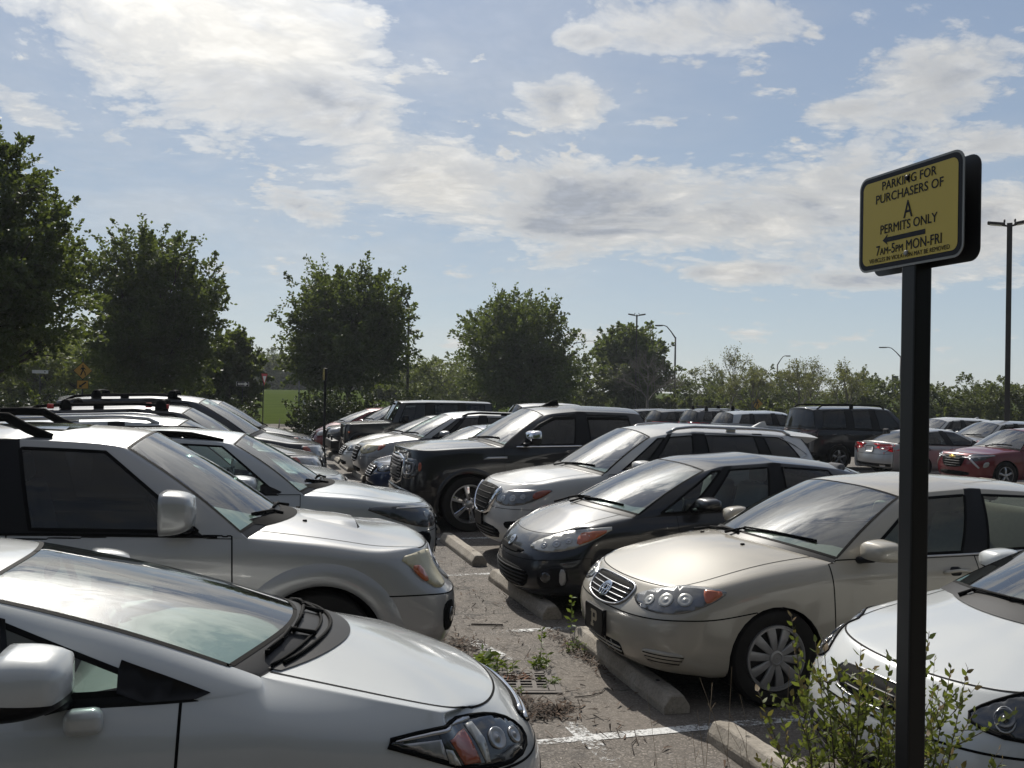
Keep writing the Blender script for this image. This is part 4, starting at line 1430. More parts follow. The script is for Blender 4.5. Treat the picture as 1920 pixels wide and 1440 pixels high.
def outline(c, name, fm, poly, mat, r, parent=None, closed=True, off=.005):
    bm = bmesh.new(); P = []
    for p in poly:
        h = c.bvh.ray_cast(*fm(*p)); P.append(h[0] - fm(*p)[1] * off if h[0] is not None else fm(*p)[0])
    if closed: P = P + P[:1]
    add_tube(bm, P, r, 6, cap=not closed)
    return bm_obj(name, bm, mat, parent or c.root)

# --- charcoal liftback
PRIUS = dict(L=4.48, W=1.745,
  hw=[(0, .80), (.5, .84), (1.0, .865), (2.4, .8725), (3.8, .86), (4.3, .81), (4.48, .78)],
  front=[(.16, .17), (.05, .21), (.0, .36), (.02, .50), (.09, .63), (.20, .735)],
  rear=[(.12, .28), (.02, .34), (0, .55), (.02, .70), (.04, .90), (.06, 1.06)],
  z5=[(.45, .80), (.75, .87), (1.05, .925), (2.6, .985), (3.6, 1.04), (4.2, 1.09), (4.5, 1.08)],
  zr=[(.3, .17), (1.4, .19), (4, .20), (4.5, .27)],
  fr=(0, .08, .32, .60, .84, 1), tum=(.90, .97, 1.0, 1.0, .975, .92), bow=(0, .02, .08, .21, .42),
  hs=[.60, .80], ds=[4.28], cc=.30, hcrown=[(.3, .02), (.7, .05), (1.1, .06)], dcrown=[(4.1, .04), (4.5, .03)],
  cab=[(1.05, 1.88, 1.35, .585, 'p'), (1.26, 2.02, 1.385, .60, 'g3'), (1.60, 2.10, 1.395, .60, 'b'), (1.67, 2.16, 1.40, .605, 'g1'), (2.55, 2.62, 1.425, .605, 'b'), (2.65, 2.70, 1.425, .605, 'g2'), (3.45, 3.30, 1.375, .59, 'p'), (4.12, 3.62, 1.32, .56, '')],
  rcrown=.06, rfc=.12, arches=[(.93, .315, .345), (3.63, .315, .345)],
  doors=[('front_door', 1.50, 2.60, (-.04, -.03)), ('rear_door', 2.60, 3.45, (-.03, .05))], ubump=.63, bumprows=3, seatu=2.28)
def build_prius(x, y):
    c = CarBuilder('parked_hatchback', PRIUS, x, y, -1, carmats(P_char, side=G_clear, rear=G_dark, glass2=G_dark), 3,
                   'charcoal liftback hatchback with wedge headlights and a rod antenna on its roof', 'car', RG)
    lamp_pair(c, [(.42, .62), (.64, .595), (.90, .625), (1.14, .72), (1.40, .855), (1.16, .84), (.90, .795), (.65, .735), (.48, .675)], M_lampclear,
              [(.64, .655, .034), (.78, .68, .042), (.90, .71, .036)], [(.98, .67), (1.12, .725), (1.33, .825), (1.14, .815), (1.0, .77)])
    g = c.piece('grille', c.ftz, [(-.40, .585), (-.30, .545), (0, .53), (.30, .545), (.40, .585), (.2, .60), (-.2, .60)], M_flat, .005, .012, .03, smooth=1)
    emblem(c, c.ftz, 0, .635, .13, .09, g, .018)
    lo = c.piece('bumper_grille', c.ftz, [(-.52, .40), (-.46, .25), (-.2, .215), (.2, .215), (.46, .25), (.52, .40), (.3, .435), (-.3, .435)], M_flat, .004, .012, .04, smooth=1)
    bars(c, c.ftz, (.26, .295, .33, .365, .40), lambda z: .42 if z < .3 else .48, .006, M_black, lo, .012)
    outline(c, 'splitter', c.ftz, [(-.72, .20), (-.5, .19), (-.2, .185), (.2, .185), (.5, .19), (.72, .20)], M_darkmetal, .014, closed=False)
    for sg in BOTH:
        f = c.piece('fog_recess', c.ftz, [(sg * a, b) for a, b in [(.60, .26), (.80, .26), (.92, .32), (.90, .47), (.80, .49), (.62, .42)]], M_black, .004, .012, .03, smooth=1)
        c.piece('daytime_lamp', c.ftz, [(sg * a, b) for a, b in [(.83, .30), (.90, .32), (.885, .455), (.835, .46)]], M_lamp, .010, .006, .02, parent=f, smooth=1)
        c.piece('fog_lamp', c.ftz, [(sg * (.70 + .05 * math.cos(i * .524)), .37 + .05 * math.sin(i * .524)) for i in range(12)], M_lampdark, .010, .006, .02, parent=f, smooth=0)
    c.wheels(.315, .21, .19, 'spoke', M_alloy, spokes=5)
    c.underside()
    c.interior(M_cloth_g, M_dash_g, M_lining)
    c.mirror(1.70, .985, BOTH, (.16, .23, .15), P_char, stalk=.06, black=.1)
    for sg in BOTH: c.handle(2.38, .87, sg, 'front_door'); c.handle(3.28, .90, sg, 'rear_door')
    c.rod(3.75, 0, .19, M_flat, 50)
    c.wiper([(.72, -.08), (.83, .05), (.90, .3), (1.02, .58)])
    c.wiper([(.74, -.62), (.84, -.45), (.84, -.15), (.86, .1)])
    # black sunroof-like dark roof edge, door badge
    bm = bmesh.new()
    fm = c.fside(1)
    for k in range(6):
        u = 1.60 + k * .035
        drape_face(bm, c.bvh, fm, [(u, .775), (u + .022, .775), (u + .022, .80), (u, .80)], .003, .003, .05)
    bm_obj('door_badge', bm, M_chrome, c.root)
    return c

# --- white crossover
ROGUE = dict(L=4.69, W=1.84, deck=False,
  hw=[(0, .86), (.5, .895), (1.0, .915), (2.4, .92), (3.8, .91), (4.69, .84)],
  front=[(.15, .24), (.05, .29), (.0, .48), (.01, .68), (.06, .84), (.18, .965)],
  rear=[(.14, .34), (.03, .40), (0, .62), (.02, .80), (.03, 1.0), (.07, 1.17)],
  z5=[(.45, .97), (.8, 1.03), (1.35, 1.09), (2.6, 1.13), (4.0, 1.22), (4.7, 1.25)],
  zr=[(.3, .24), (1.4, .25), (4, .27), (4.69, .34)],
  fr=(0, .07, .32, .60, .84, 1), tum=(.90, .97, 1.0, 1.0, .985, .935),
  hs=[.55, .82, 1.08], cc=.26, hcrown=[(.3, .02), (.7, .06), (1.3, .06)],
  cab=[(1.32, 2.06, 1.55, .60, 'p'), (1.50, 2.22, 1.58, .615, 'g3'), (1.80, 2.30, 1.59, .62, 'b'), (1.86, 2.34, 1.595, .62, 'g1'), (2.62, 2.66, 1.62, .63, 'b'), (2.74, 2.76, 1.62, .63, 'g2'), (3.62, 3.58, 1.60, .61, 'b'), (3.68, 3.64, 1.598, .61, 'g3'), (4.22, 3.95, 1.58, .60, 'p'), (4.60, 4.28, 1.545, .57, '')],
  rcrown=.085, rfc=.10, arches=[(.93, .36, .40), (3.635, .36, .40)], rjmax=4, blackpillar=True,
  doors=[('front_door', 1.42, 2.68, (-.04, -.03)), ('rear_door', 2.68, 3.55, (-.03, .05))], ubump=.60, bumprows=3, cr=dict(rpillar=.5, deck=.3))
def build_rogue(x, y):
    c = CarBuilder('parked_suv', ROGUE, x, y, -1, carmats(P_white, side=G_dark, rear=G_priv, glass2=G_priv, glass3=G_priv), 3,
                   'white crossover with grey roof rails and a chrome V grille beside the pickup', 'car', RG)
    lamp_pair(c, [(.42, .80), (.52, .73), (.75, .715), (.98, .755), (1.20, .86), (1.32, .93), (1.10, .925), (.80, .91), (.55, .885)], M_lampmid,
              [(.62, .80, .04), (.78, .81, .045), (.92, .835, .035)], [(1.06, .80), (1.18, .845), (1.30, .925), (1.12, .915), (1.03, .86)], M_amberd)
    g = c.piece('grille', c.ftz, [(-.46, .90), (-.34, .60), (-.2, .54), (.2, .54), (.34, .60), (.46, .90), (.2, .925), (-.2, .925)], M_flat, .018, .024, .03, smooth=1)
    bars(c, c.ftz, (.64, .70, .76, .82, .88), lambda z: .26 + (z - .6) * .35, .003, M_black, g, .022)
    for sg in BOTH:
        c.piece('chrome_blade', c.ftz, [(sg * a, b) for a, b in [(.44, .92), (.50, .90), (.36, .62), (.24, .575), (.08, .57), (.08, .60), (.22, .61), (.30, .65)]], M_chrome, .028, .02, .03, smooth=1, parent=g)
    lo = c.piece('bumper_grille', c.ftz, [(-.60, .40), (-.52, .29), (.52, .29), (.60, .40), (.4, .46), (-.4, .46)], M_flat, .005, .012, .05, smooth=1)
    bars(c, c.ftz, (.33, .37, .41), .5, .006, M_black, lo, .011)
    outline(c, 'skid_trim', c.ftz, [(-.7, .275), (-.45, .262), (0, .258), (.45, .262), (.7, .275)], M_satin, .016, closed=False)
    for sg in BOTH:
        c.piece('fog_recess', c.ftz, [(sg * a, b) for a, b in [(.66, .52), (.70, .44), (.86, .44), (1.0, .50), (.98, .56), (.8, .545)]], M_flat, .005, .012, .03, smooth=1)
    bm = bmesh.new(); add_box(bm, (c.L / 2 + .02, 0, .50), (.02, .31, .16), .004)
    bm_obj('front_plate', bm, M_black, c.root, smooth=False)
    c.wheels(.36, .235, .22, 'spoke', M_alloy, spokes=5)
    c.underside(); c.interior(M_cloth_k, M_dash_k, M_lining)
    c.mirror(1.74, 1.14, BOTH, (.17, .24, .15), P_white, stalk=.04, black=.28)
    c.rails(2.30, 4.15, .03, .05, M_satin, .017)
    c.fin(4.0, P_white, 1.35)
    for sg in BOTH: c.handle(2.46, .98, sg, 'front_door'); c.handle(3.40, 1.02, sg, 'rear_door')
    # window chrome
    for sg in BOTH:
        bm = bmesh.new()
        P = [c.side_pt(u, z, sg, .006) for u, z in [(1.55, 1.135), (2.6, 1.165), (3.6, 1.235), (4.1, 1.27), (4.28, 1.33), (4.12, 1.45), (3.9, 1.555), (3.0, 1.60), (2.6, 1.605)]]
        add_tube(bm, P, .009, 6); bm_obj('window_trim', bm, M_satin, c.root)
    c.wiper([(1.0, -.05), (1.10, .1), (1.18, .35), (1.30, .62)])
    # rear spoiler and tail lamp
    bm = bmesh.new()
    for sg in BOTH:
        pass
    z = c.top_pt(4.15, 0).z
    rowA = []; rowB = []; rowC = []
    for f in np.linspace(-1, 1, 11):
        yy = f * .60
        rowA.append(bm.verts.new((c.L / 2 - 4.12, yy, c.top_pt(4.12, yy * .95).z + .006))); rowB.append(bm.verts.new((c.L / 2 - 4.56 - .05 * (1 - f * f), yy * .98, z - .055 - .05 * abs(f) ** 2))); rowC.append(bm.verts.new((c.L / 2 - 4.40, yy * .95, z - .14 - .04 * abs(f) ** 2)))
    for a, b in ((rowA, rowB), (rowB, rowC)):
        for i in range(10): bm.faces.new((a[i], a[i + 1], b[i + 1], b[i]))
    for i in (0, 10): bm.faces.new((rowA[i], rowB[i], rowC[i]))
    bmesh.ops.recalc_face_normals(bm, faces=bm.faces[:])
    bm_obj('roof_spoiler', bm, P_white, c.root, angle=40)
    for sg in BOTH:
        bm = bmesh.new(); drape_face(bm, c.bvh, c.fside(sg), [(4.32, .98), (4.62, .93), (4.64, 1.10), (4.30, 1.10)], .006, .01, .04)
        bm_obj('tail_light', bm, M_red, c.root)
    return c

# --- black pickup
GMC = dict(L=5.84, W=2.03, deck=True,
  hw=[(0, .96), (.5, .99), (1.0, 1.01), (2.4, 1.005), (4.2, 1.005), (5.84, .98)],
  front=[(.12, .34), (.04, .40), (.0, .58), (.015, .74), (.04, .96), (.08, 1.21)],
  rear=[(.10, .50), (.03, .55), (0, .7), (.02, .9), (.02, 1.1), (.03, 1.33)],
  z5=[(.40, 1.20), (.8, 1.225), (1.45, 1.255), (2.6, 1.27), (4.0, 1.29), (4.2, 1.33), (5.84, 1.35)],
  zr=[(.3, .36), (1.4, .36), (4, .38), (5.84, .50)],
  fr=(0, .07, .28, .55, .82, 1), tum=(.93, .97, 1.0, 1.0, .985, .955), bow=(0, .01, .03, .07, .16),
  hs=[.42, .75, 1.10], ds=[4.3, 5.2], cc=.20, rcc=0.0, hcrown=[(.2, .03), (.5, .08), (1.4, .07)], dcrown=[(4.1, .01), (5.8, .01)],
  cab=[(1.48, 2.22, 1.735, .65, 'p'), (1.66, 2.40, 1.77, .665, 'g1'), (2.72, 2.76, 1.80, .675, 'b'), (2.84, 2.87, 1.80, .675, 'g2'), (3.72, 3.64, 1.785, .66, 'p'), (3.98, 3.86, 1.76, .645, '')],
  rcrown=.085, rfc=.10, arches=[(.98, .42, .475), (4.63, .42, .475)], archflat=.04,
  doors=[('front_door', 1.52, 2.78, (-.02, -.02)), ('rear_door', 2.78, 3.80, (-.02, 0))], ubump=.48, bumprows=2, cr=dict(hoodlip=.8, r4=.2, fender=.25, cant=.35, rpillar=.6, belt=.7), seatup=.35)
def build_gmc(x, y):
    c = CarBuilder('pickup_truck', GMC, x, y, -1, carmats(P_black, side=G_priv, rear=G_priv, glass2=G_priv), 3,
                   'black crew-cab pickup truck with a tall chrome mesh grille and chrome mirror caps', 'pickup truck', RG)
    g = c.piece('grille', c.ftz, [(-.50, 1.12), (-.53, .90), (-.44, .66), (.44, .66), (.53, .90), (.50, 1.12)], M_chrome, .012, .03, .05, smooth=1)
    gi = c.piece('grille_mesh', c.ftz, [(-.43, 1.06), (-.46, .88), (-.38, .72), (.38, .72), (.46, .88), (.43, 1.06)], M_flat, .018, .01, .05, parent=g, smooth=1)
    bm = bmesh.new()
    for z in np.arange(.745, 1.06, .045):
        for k, t in enumerate(np.arange(-.40, .41, .062)):
            tt = t + (.031 if int(round((z - .745) / .045)) % 2 else 0)
            if abs(tt) > .41: continue
            drape_face(bm, c.bvh, c.ftz, [(tt - .027, z), (tt, z - .016), (tt + .027, z), (tt, z + .016)], .024, .005, .08)
    bm_obj('mesh_studs', bm, M_satin, g, smooth=False)
    # three block letters
    bm = bmesh.new(); fm = c.ftz
    def L_(segs, cx):
        for (a0, b0, a1, b1) in segs:
            drape_face(bm, c.bvh, fm, [(-(cx + a0), .86 + b0), (-(cx + a1), .86 + b0), (-(cx + a1), .86 + b1), (-(cx + a0), .86 + b1)], .034, .01, .05)
    L_([(-.09, -.06, -.065, .06), (-.09, .038, .0, .06), (-.09, -.06, 0, -.038), (-.025, -.06, 0, .0), (-.045, -.01, 0, .01)], -.10)
    L_([(-.055, -.06, -.03, .06), (.03, -.06, .055, .06), (-.055, .03, .055, .06), (-.011, -.02, .011, .06)], .0)
    L_([(0, -.06, .025, .06), (0, .038, .09, .06), (0, -.06, .09, -.038)], .10)
    bm_obj('grille_letters', bm, M_satin, g, smooth=False)
    for sg in BOTH:
        h = c.piece('headlight', c.ftz, [(sg * a, b) for a, b in [(.57, 1.07), (.57, .80), (.66, .775), (.92, .80), (.985, .88), (.99, 1.04), (.93, 1.085)]], M_lampdark, .010, .02, .04, smooth=1)
        outline(c, 'lamp_outline', c.ftz, [(sg * a, b) for a, b in [(.62, 1.03), (.62, .86), (.68, .84), (.86, .86), (.90, .92), (.89, 1.02)]], M_lamp, .012, h, True, .014)
        for t in (.70, .80):
            c.piece('reflector', c.ftz, [(sg * (t + .035 * math.cos(i * .628)), .945 + .04 * math.sin(i * .628)) for i in range(10)], M_lamp, .016, .01, .03, parent=h, smooth=0)
        c.piece('turn_signal', c.ftz, [(sg * a, b) for a, b in [(.985, .90), (1.03, .91), (1.035, 1.03), (.985, 1.03)]], M_amberd, .010, .01, .03, parent=h, smooth=1)
    bp = c.piece('chrome_bumper', c.ftz, [(-.95, .60), (-.90, .44), (.90, .44), (.95, .60), (.5, .63), (-.5, .63)], P_black, .02, .03, .06, smooth=1)
    lo = c.piece('bumper_grille', c.ftz, [(-.50, .52), (-.46, .42), (.46, .42), (.50, .52)], M_flat, .024, .01, .06, smooth=1, parent=bp)
    for sg in BOTH:
        c.piece('fog_lamp', c.ftz, [(sg * a, b) for a, b in [(.66, .50), (.82, .50), (.83, .56), (.66, .56)]], M_lamp, .026, .01, .04, smooth=1, parent=bp)
    c.wheels(.415, .29, .28, 'split', M_alloy, spokes=6, inset=.03)
    c.arch_trim(.06, .018, P_black)
    c.underside(); c.interior(M_cloth_k, M_dash_k, M_lining_k)
    for sg in BOTH:
        pass
    c.mirror(1.86, 1.29, BOTH, (.17, .30, .24), M_black, stalk=.08, style='box')
    # chrome caps on the mirrors
    for m in [o for o in c.root.children if o.name.startswith('side_mirror')]:
        zs = [v.co.z for v in m.data.vertices]; zt = (max(zs) + min(zs)) / 2
        m.data.materials[1] = M_black
        m.data.materials[0] = M_chrome
        for p in m.data.polygons:
            p.material_index = 0 if p.center.z > zt - .02 else 1
    trim_line(c, 'belt_trim', [(u, keys(GMC['z5'], u) + .004) for u in np.linspace(1.70, 3.85, 12)], M_chrome, .011)
    for sg in BOTH:
        c.handle(2.60, 1.06, sg, 'front_door', M_chrome, .24); c.handle(3.64, 1.08, sg, 'rear_door', M_chrome, .24)
        # rain visors over the windows
        bm = bmesh.new()
        P = [c.side_pt(u, z, sg, .022) for u, z in [(1.86, 1.40), (2.1, 1.57), (2.35, 1.68), (2.6, 1.70), (2.72, 1.705)]]
        add_tube(bm, P, .028, 6, flat=(.35, 1)); bm_obj('rain_visor', bm, M_black, c.root)
        bm = bmesh.new()
        P = [c.side_pt(u, z, sg, .022) for u, z in [(2.90, 1.70), (3.3, 1.70), (3.62, 1.69)]]
        add_tube(bm, P, .028, 6, flat=(.35, 1)); bm_obj('rain_visor', bm, M_black, c.root)
    c.fin(2.55, M_flat, 1.7)
    c.wiper([(1.20, -.05), (1.32, .1), (1.40, .4), (1.50, .68)])
    bm = bmesh.new()
    for sg in BOTH:
        b2 = bmesh.new()
        drape_face(b2, c.bvh, c.fside(sg), [(1.18, 1.08), (1.55, 1.085), (1.55, 1.12), (1.25, 1.115)], .008, .01, .05); bm_obj('fender_badge', b2, M_satin, c.root)
    bm.free()
    # bed cap rails seen over the neighbour: tailgate top
    return c
# ---------------------------------------------------------------- left row (seen from their right-hand side)
# --- white compact sedan in the foreground
CIVIC = dict(L=4.54, W=1.755,
  hw=[(0, .78), (.5, .83), (1.0, .868), (2.4, .8775), (3.8, .86), (4.54, .80)],
  front=[(.17, .18), (.05, .22), (.0, .40), (.03, .54), (.10, .655), (.22, .76)],
  rear=[(.14, .26), (.03, .32), (0, .5), (.02, .70), (.05, .88), (.10, 1.02)],
  z5=[(.45, .79), (.85, .885), (1.30, .995), (1.44, .955), (1.76, .965), (2.6, .99), (3.8, 1.03), (4.54, 1.02)],
  tumk=[(.45, 1), (.8, .95), (1.30, .85), (1.44, 1), (1.5, 1)], hoodf=.95,
  zr=[(.3, .18), (1.4, .20), (4, .21), (4.54, .26)],
  fr=(0, .09, .36, .62, .84, 1), tum=(.90, .97, 1.0, 1.0, .985, .925), bow=(0, .02, .09, .21, .40),
  hs=[.58, .82, 1.06], ds=[4.1, 4.35], cc=.30, hcrown=[(.3, .03), (.7, .06), (1.2, .05)], dcrown=[(3.9, .04), (4.5, .03)],
  cab=[(1.30, 2.34, 1.34, .58, 'p'), (1.45, 2.48, 1.365, .59, 'g1'), (2.62, 2.74, 1.39, .595, 'b'), (2.74, 2.84, 1.39, .595, 'g2'), (3.55, 3.35, 1.35, .575, 'p'), (3.98, 3.56, 1.31, .55, '')],
  rcrown=.055, rfc=.13, arches=[(.90, .315, .345), (3.57, .315, .345)], fk=(.10, .52, .92), wbulge=.035, dashk=1.55, seatu=2.75,
  doors=[('front_door', 1.60, 2.68, (-.05, -.03)), ('rear_door', 2.68, 3.55, (-.03, .05))], ubump=.60, bumprows=3, gapw=.0055)
def build_civic(x, y):
    c = CarBuilder('parked_sedan', CIVIC, x, y, 1, carmats(P_white2, side=G_clear, rear=G_dark), 4,
                   'white sedan in the left foreground with a steeply raked windshield and folded-black wiper cowl', 'car', LG)
    hp = [(.54, .63), (.62, .585), (.80, .575), (1.0, .615), (1.20, .70), (1.38, .765), (1.15, .785), (.92, .775), (.74, .75), (.60, .70)]
    for sg in BOTH:
        h = c.piece('headlight', c.ftz, [(sg * a, b) for a, b in hp], M_lampdark, .005, .012, .025, smooth=1)
        outline(c, 'lamp_edge', c.ftz, [(sg * a, b) for a, b in chaikin(hp, 1)], M_flat, .009, h, True, .004)
        c.piece('turn_signal', c.ftz, [(sg * a, b) for a, b in [(.93, .62), (1.02, .635), (1.08, .735), (.97, .74)]], M_amberd, .010, .005, .02, parent=h, smooth=0)
        c.piece('lamp_clear', c.ftz, [(sg * a, b) for a, b in [(1.10, .67), (1.17, .70), (1.28, .75), (1.12, .745)]], M_lamp, .010, .005, .02, parent=h, smooth=0)
        c.piece('lamp_clear', c.ftz, [(sg * a, b) for a, b in [(1.035, .63), (1.09, .655), (1.105, .71), (1.075, .70)]], M_lampclear, .010, .005, .02, parent=h, smooth=0)
        c.piece('chrome_brow', c.ftz, [(sg * a, b) for a, b in [(.90, .755), (1.10, .765), (1.31, .757), (1.30, .766), (1.1, .777), (.90, .768)]], M_satin, .011, .005, .02, parent=h, smooth=1)
        c.piece('inner_bezel', c.ftz, [(sg * a, b) for a, b in [(.88, .61), (.90, .61), (.93, .70), (.95, .75), (.90, .75), (.875, .69)]], M_lampclear, .010, .005, .02, parent=h, smooth=0)
        for t, z, r in ((.67, .655, .036), (.80, .675, .046)):
            hit = c.bvh.ray_cast(*c.ftz(sg * t, z)); n = hit[1]
            bm = bmesh.new(); Mx = Matrix.Translation(hit[0]) @ n.to_track_quat('Z', 'Y').to_matrix().to_4x4()
            add_lathe(bm, [(r, .003), (r, .012), (r * .9, .013), (r * .7, .006), (r * .4, .006), (r * .35, .011), (.002, .016)], 22, 'z', 0, Mx)
            bm_obj('reflector', bm, M_lamp, h)
    g = c.piece('grille', c.ftz, [(-.44, .69), (-.40, .62), (-.2, .575), (.2, .575), (.40, .62), (.44, .69), (.2, .70), (-.2, .70)], M_flat, .006, .012, .03, smooth=1)
    bars(c, c.ftz, (.635, .665), .38, .009, M_chrome, g, .016)
    c.piece('bumper_grille', c.ftz, [(-.5, .44), (-.44, .27), (.44, .27), (.5, .44)], M_flat, .004, .012, .05, smooth=1)
    c.wheels(.315, .205, .19, 'spoke', M_alloy, spokes=5)
    c.underside(); c.interior(M_cloth_g, M_dash_l, M_lining, steer=1)
    c.mirror(2.0, 1.0, BOTH, (.21, .28, .25), P_white2, stalk=.05, black=.17, base=.985)
    for sg in BOTH:
        p = c.side_pt(1.90, .93, sg); bm = bmesh.new(); add_box(bm, (p.x, p.y + sg * .02, .935), (.13, .08, .09), .03, 3); bm_obj('mirror_foot', bm, P_white2, c.root)
        c.piece('sail_panel', c.fside(sg), [(1.44, .966), (1.80, .974), (1.80, 1.115), (1.765, 1.10), (1.60, 1.035)], M_black, .006, .006, .04, smooth=1)
        c.piece('window_divider', c.fside(sg), [(2.12, .985), (2.155, .985), (2.225, 1.27), (2.19, 1.26)], M_black, .006, .006, .05, smooth=0)
    for sg in BOTH: c.handle(2.5, .88, sg, 'front_door'); c.handle(3.42, .9, sg, 'rear_door')
    # cowl: crescent between glass and hood, lying a little under the hood's rear edge
    bm = bmesh.new(); A = []; B = []; Cc = []
    for f in np.linspace(-.92, .92, 25):
        yy = f * .68
        uc = 1.30 - .30 * (1 - f * f)
        p = c.top_pt(uc + .015, yy, .004); q = c.top_pt(uc - .11 * (1 - abs(f) ** 3) - .01, yy, .006)
        A.append(bm.verts.new(p)); B.append(bm.verts.new(q))
    for i in range(24): bm.faces.new((A[i], A[i + 1], B[i + 1], B[i]))
    bmesh.ops.recalc_face_normals(bm, faces=bm.faces[:])
    bm_obj('cowl_panel', bm, M_black, c.root)
    # ridges of the cowl
    bm = bmesh.new()
    P = [c.top_pt(1.30 - .30 * (1 - f * f) - .03 * (1 - abs(f) ** 3), f * .68, .012) for f in np.linspace(-.85, .85, 22)]
    add_tube(bm, P, .009, 6)
    P = [c.top_pt(1.30 - .30 * (1 - f * f) + .012, f * .68, .010) for f in np.linspace(-.9, .9, 22)]
    add_tube(bm, P, .007, 6)
    bm_obj('cowl_seal', bm, M_flat, c.root)
    c.wiper([(1.0, .06), (1.09, .02), (1.11, -.14), (1.15, -.32)])
    c.wiper([(1.06, -.30), (1.17, -.34), (1.21, -.44), (1.27, -.55)])
    c.wiper([(1.03, .50), (1.12, .46), (1.09, .3), (1.08, .12)])
    return c

# --- silver body-on-frame SUV
RUN = dict(L=4.80, W=1.90, deck=False,
  hw=[(0, .88), (.5, .915), (1.0, .93), (2.4, .93), (3.8, .93), (4.8, .88)],
  front=[(.16, .30), (.05, .35), (.0, .52), (.015, .68), (.15, .82), (.22, 1.005)],
  rear=[(.14, .45), (.03, .5), (0, .65), (.02, .85), (.03, 1.0), (.07, 1.15)],
  z5=[(.45, .985), (.8, 1.035), (1.45, 1.135), (2.6, 1.19), (4.0, 1.22), (4.8, 1.23)],
  zr=[(.3, .29), (1.4, .36), (4, .38), (4.8, .45)],
  fr=(0, .07, .30, .60, .84, 1), tum=(.93, .975, 1.0, 1.0, .985, .945), bow=(0, .015, .06, .14, .27),
  hs=[.66, .86, 1.14], cc=.26, hcrown=[(.2, .02), (.5, .055), (1.4, .075)],
  cab=[(1.52, 2.26, 1.70, .62, 'p'), (1.70, 2.44, 1.735, .635, 'g1'), (2.86, 2.92, 1.76, .645, 'b'), (3.0, 3.04, 1.76, .645, 'g2'), (3.70, 3.62, 1.745, .64, 'b'), (3.80, 3.72, 1.743, .64, 'g3'), (4.36, 4.12, 1.73, .63, 'p'), (4.70, 4.40, 1.695, .60, '')],
  rcrown=.075, rfc=.11, arches=[(1.06, .39, .44), (3.82, .39, .44)], archflat=.0, rgk=0,
  doors=[('front_door', 1.60, 2.92, (.02, -.02)), ('rear_door', 2.92, 3.72, (-.02, .05))], ubump=.68, bumprows=3, cr=dict(hoodlip=.5, rpillar=.5, deck=.3, cant=.3, r3=.5), seatup=.2, gapw=.0048)
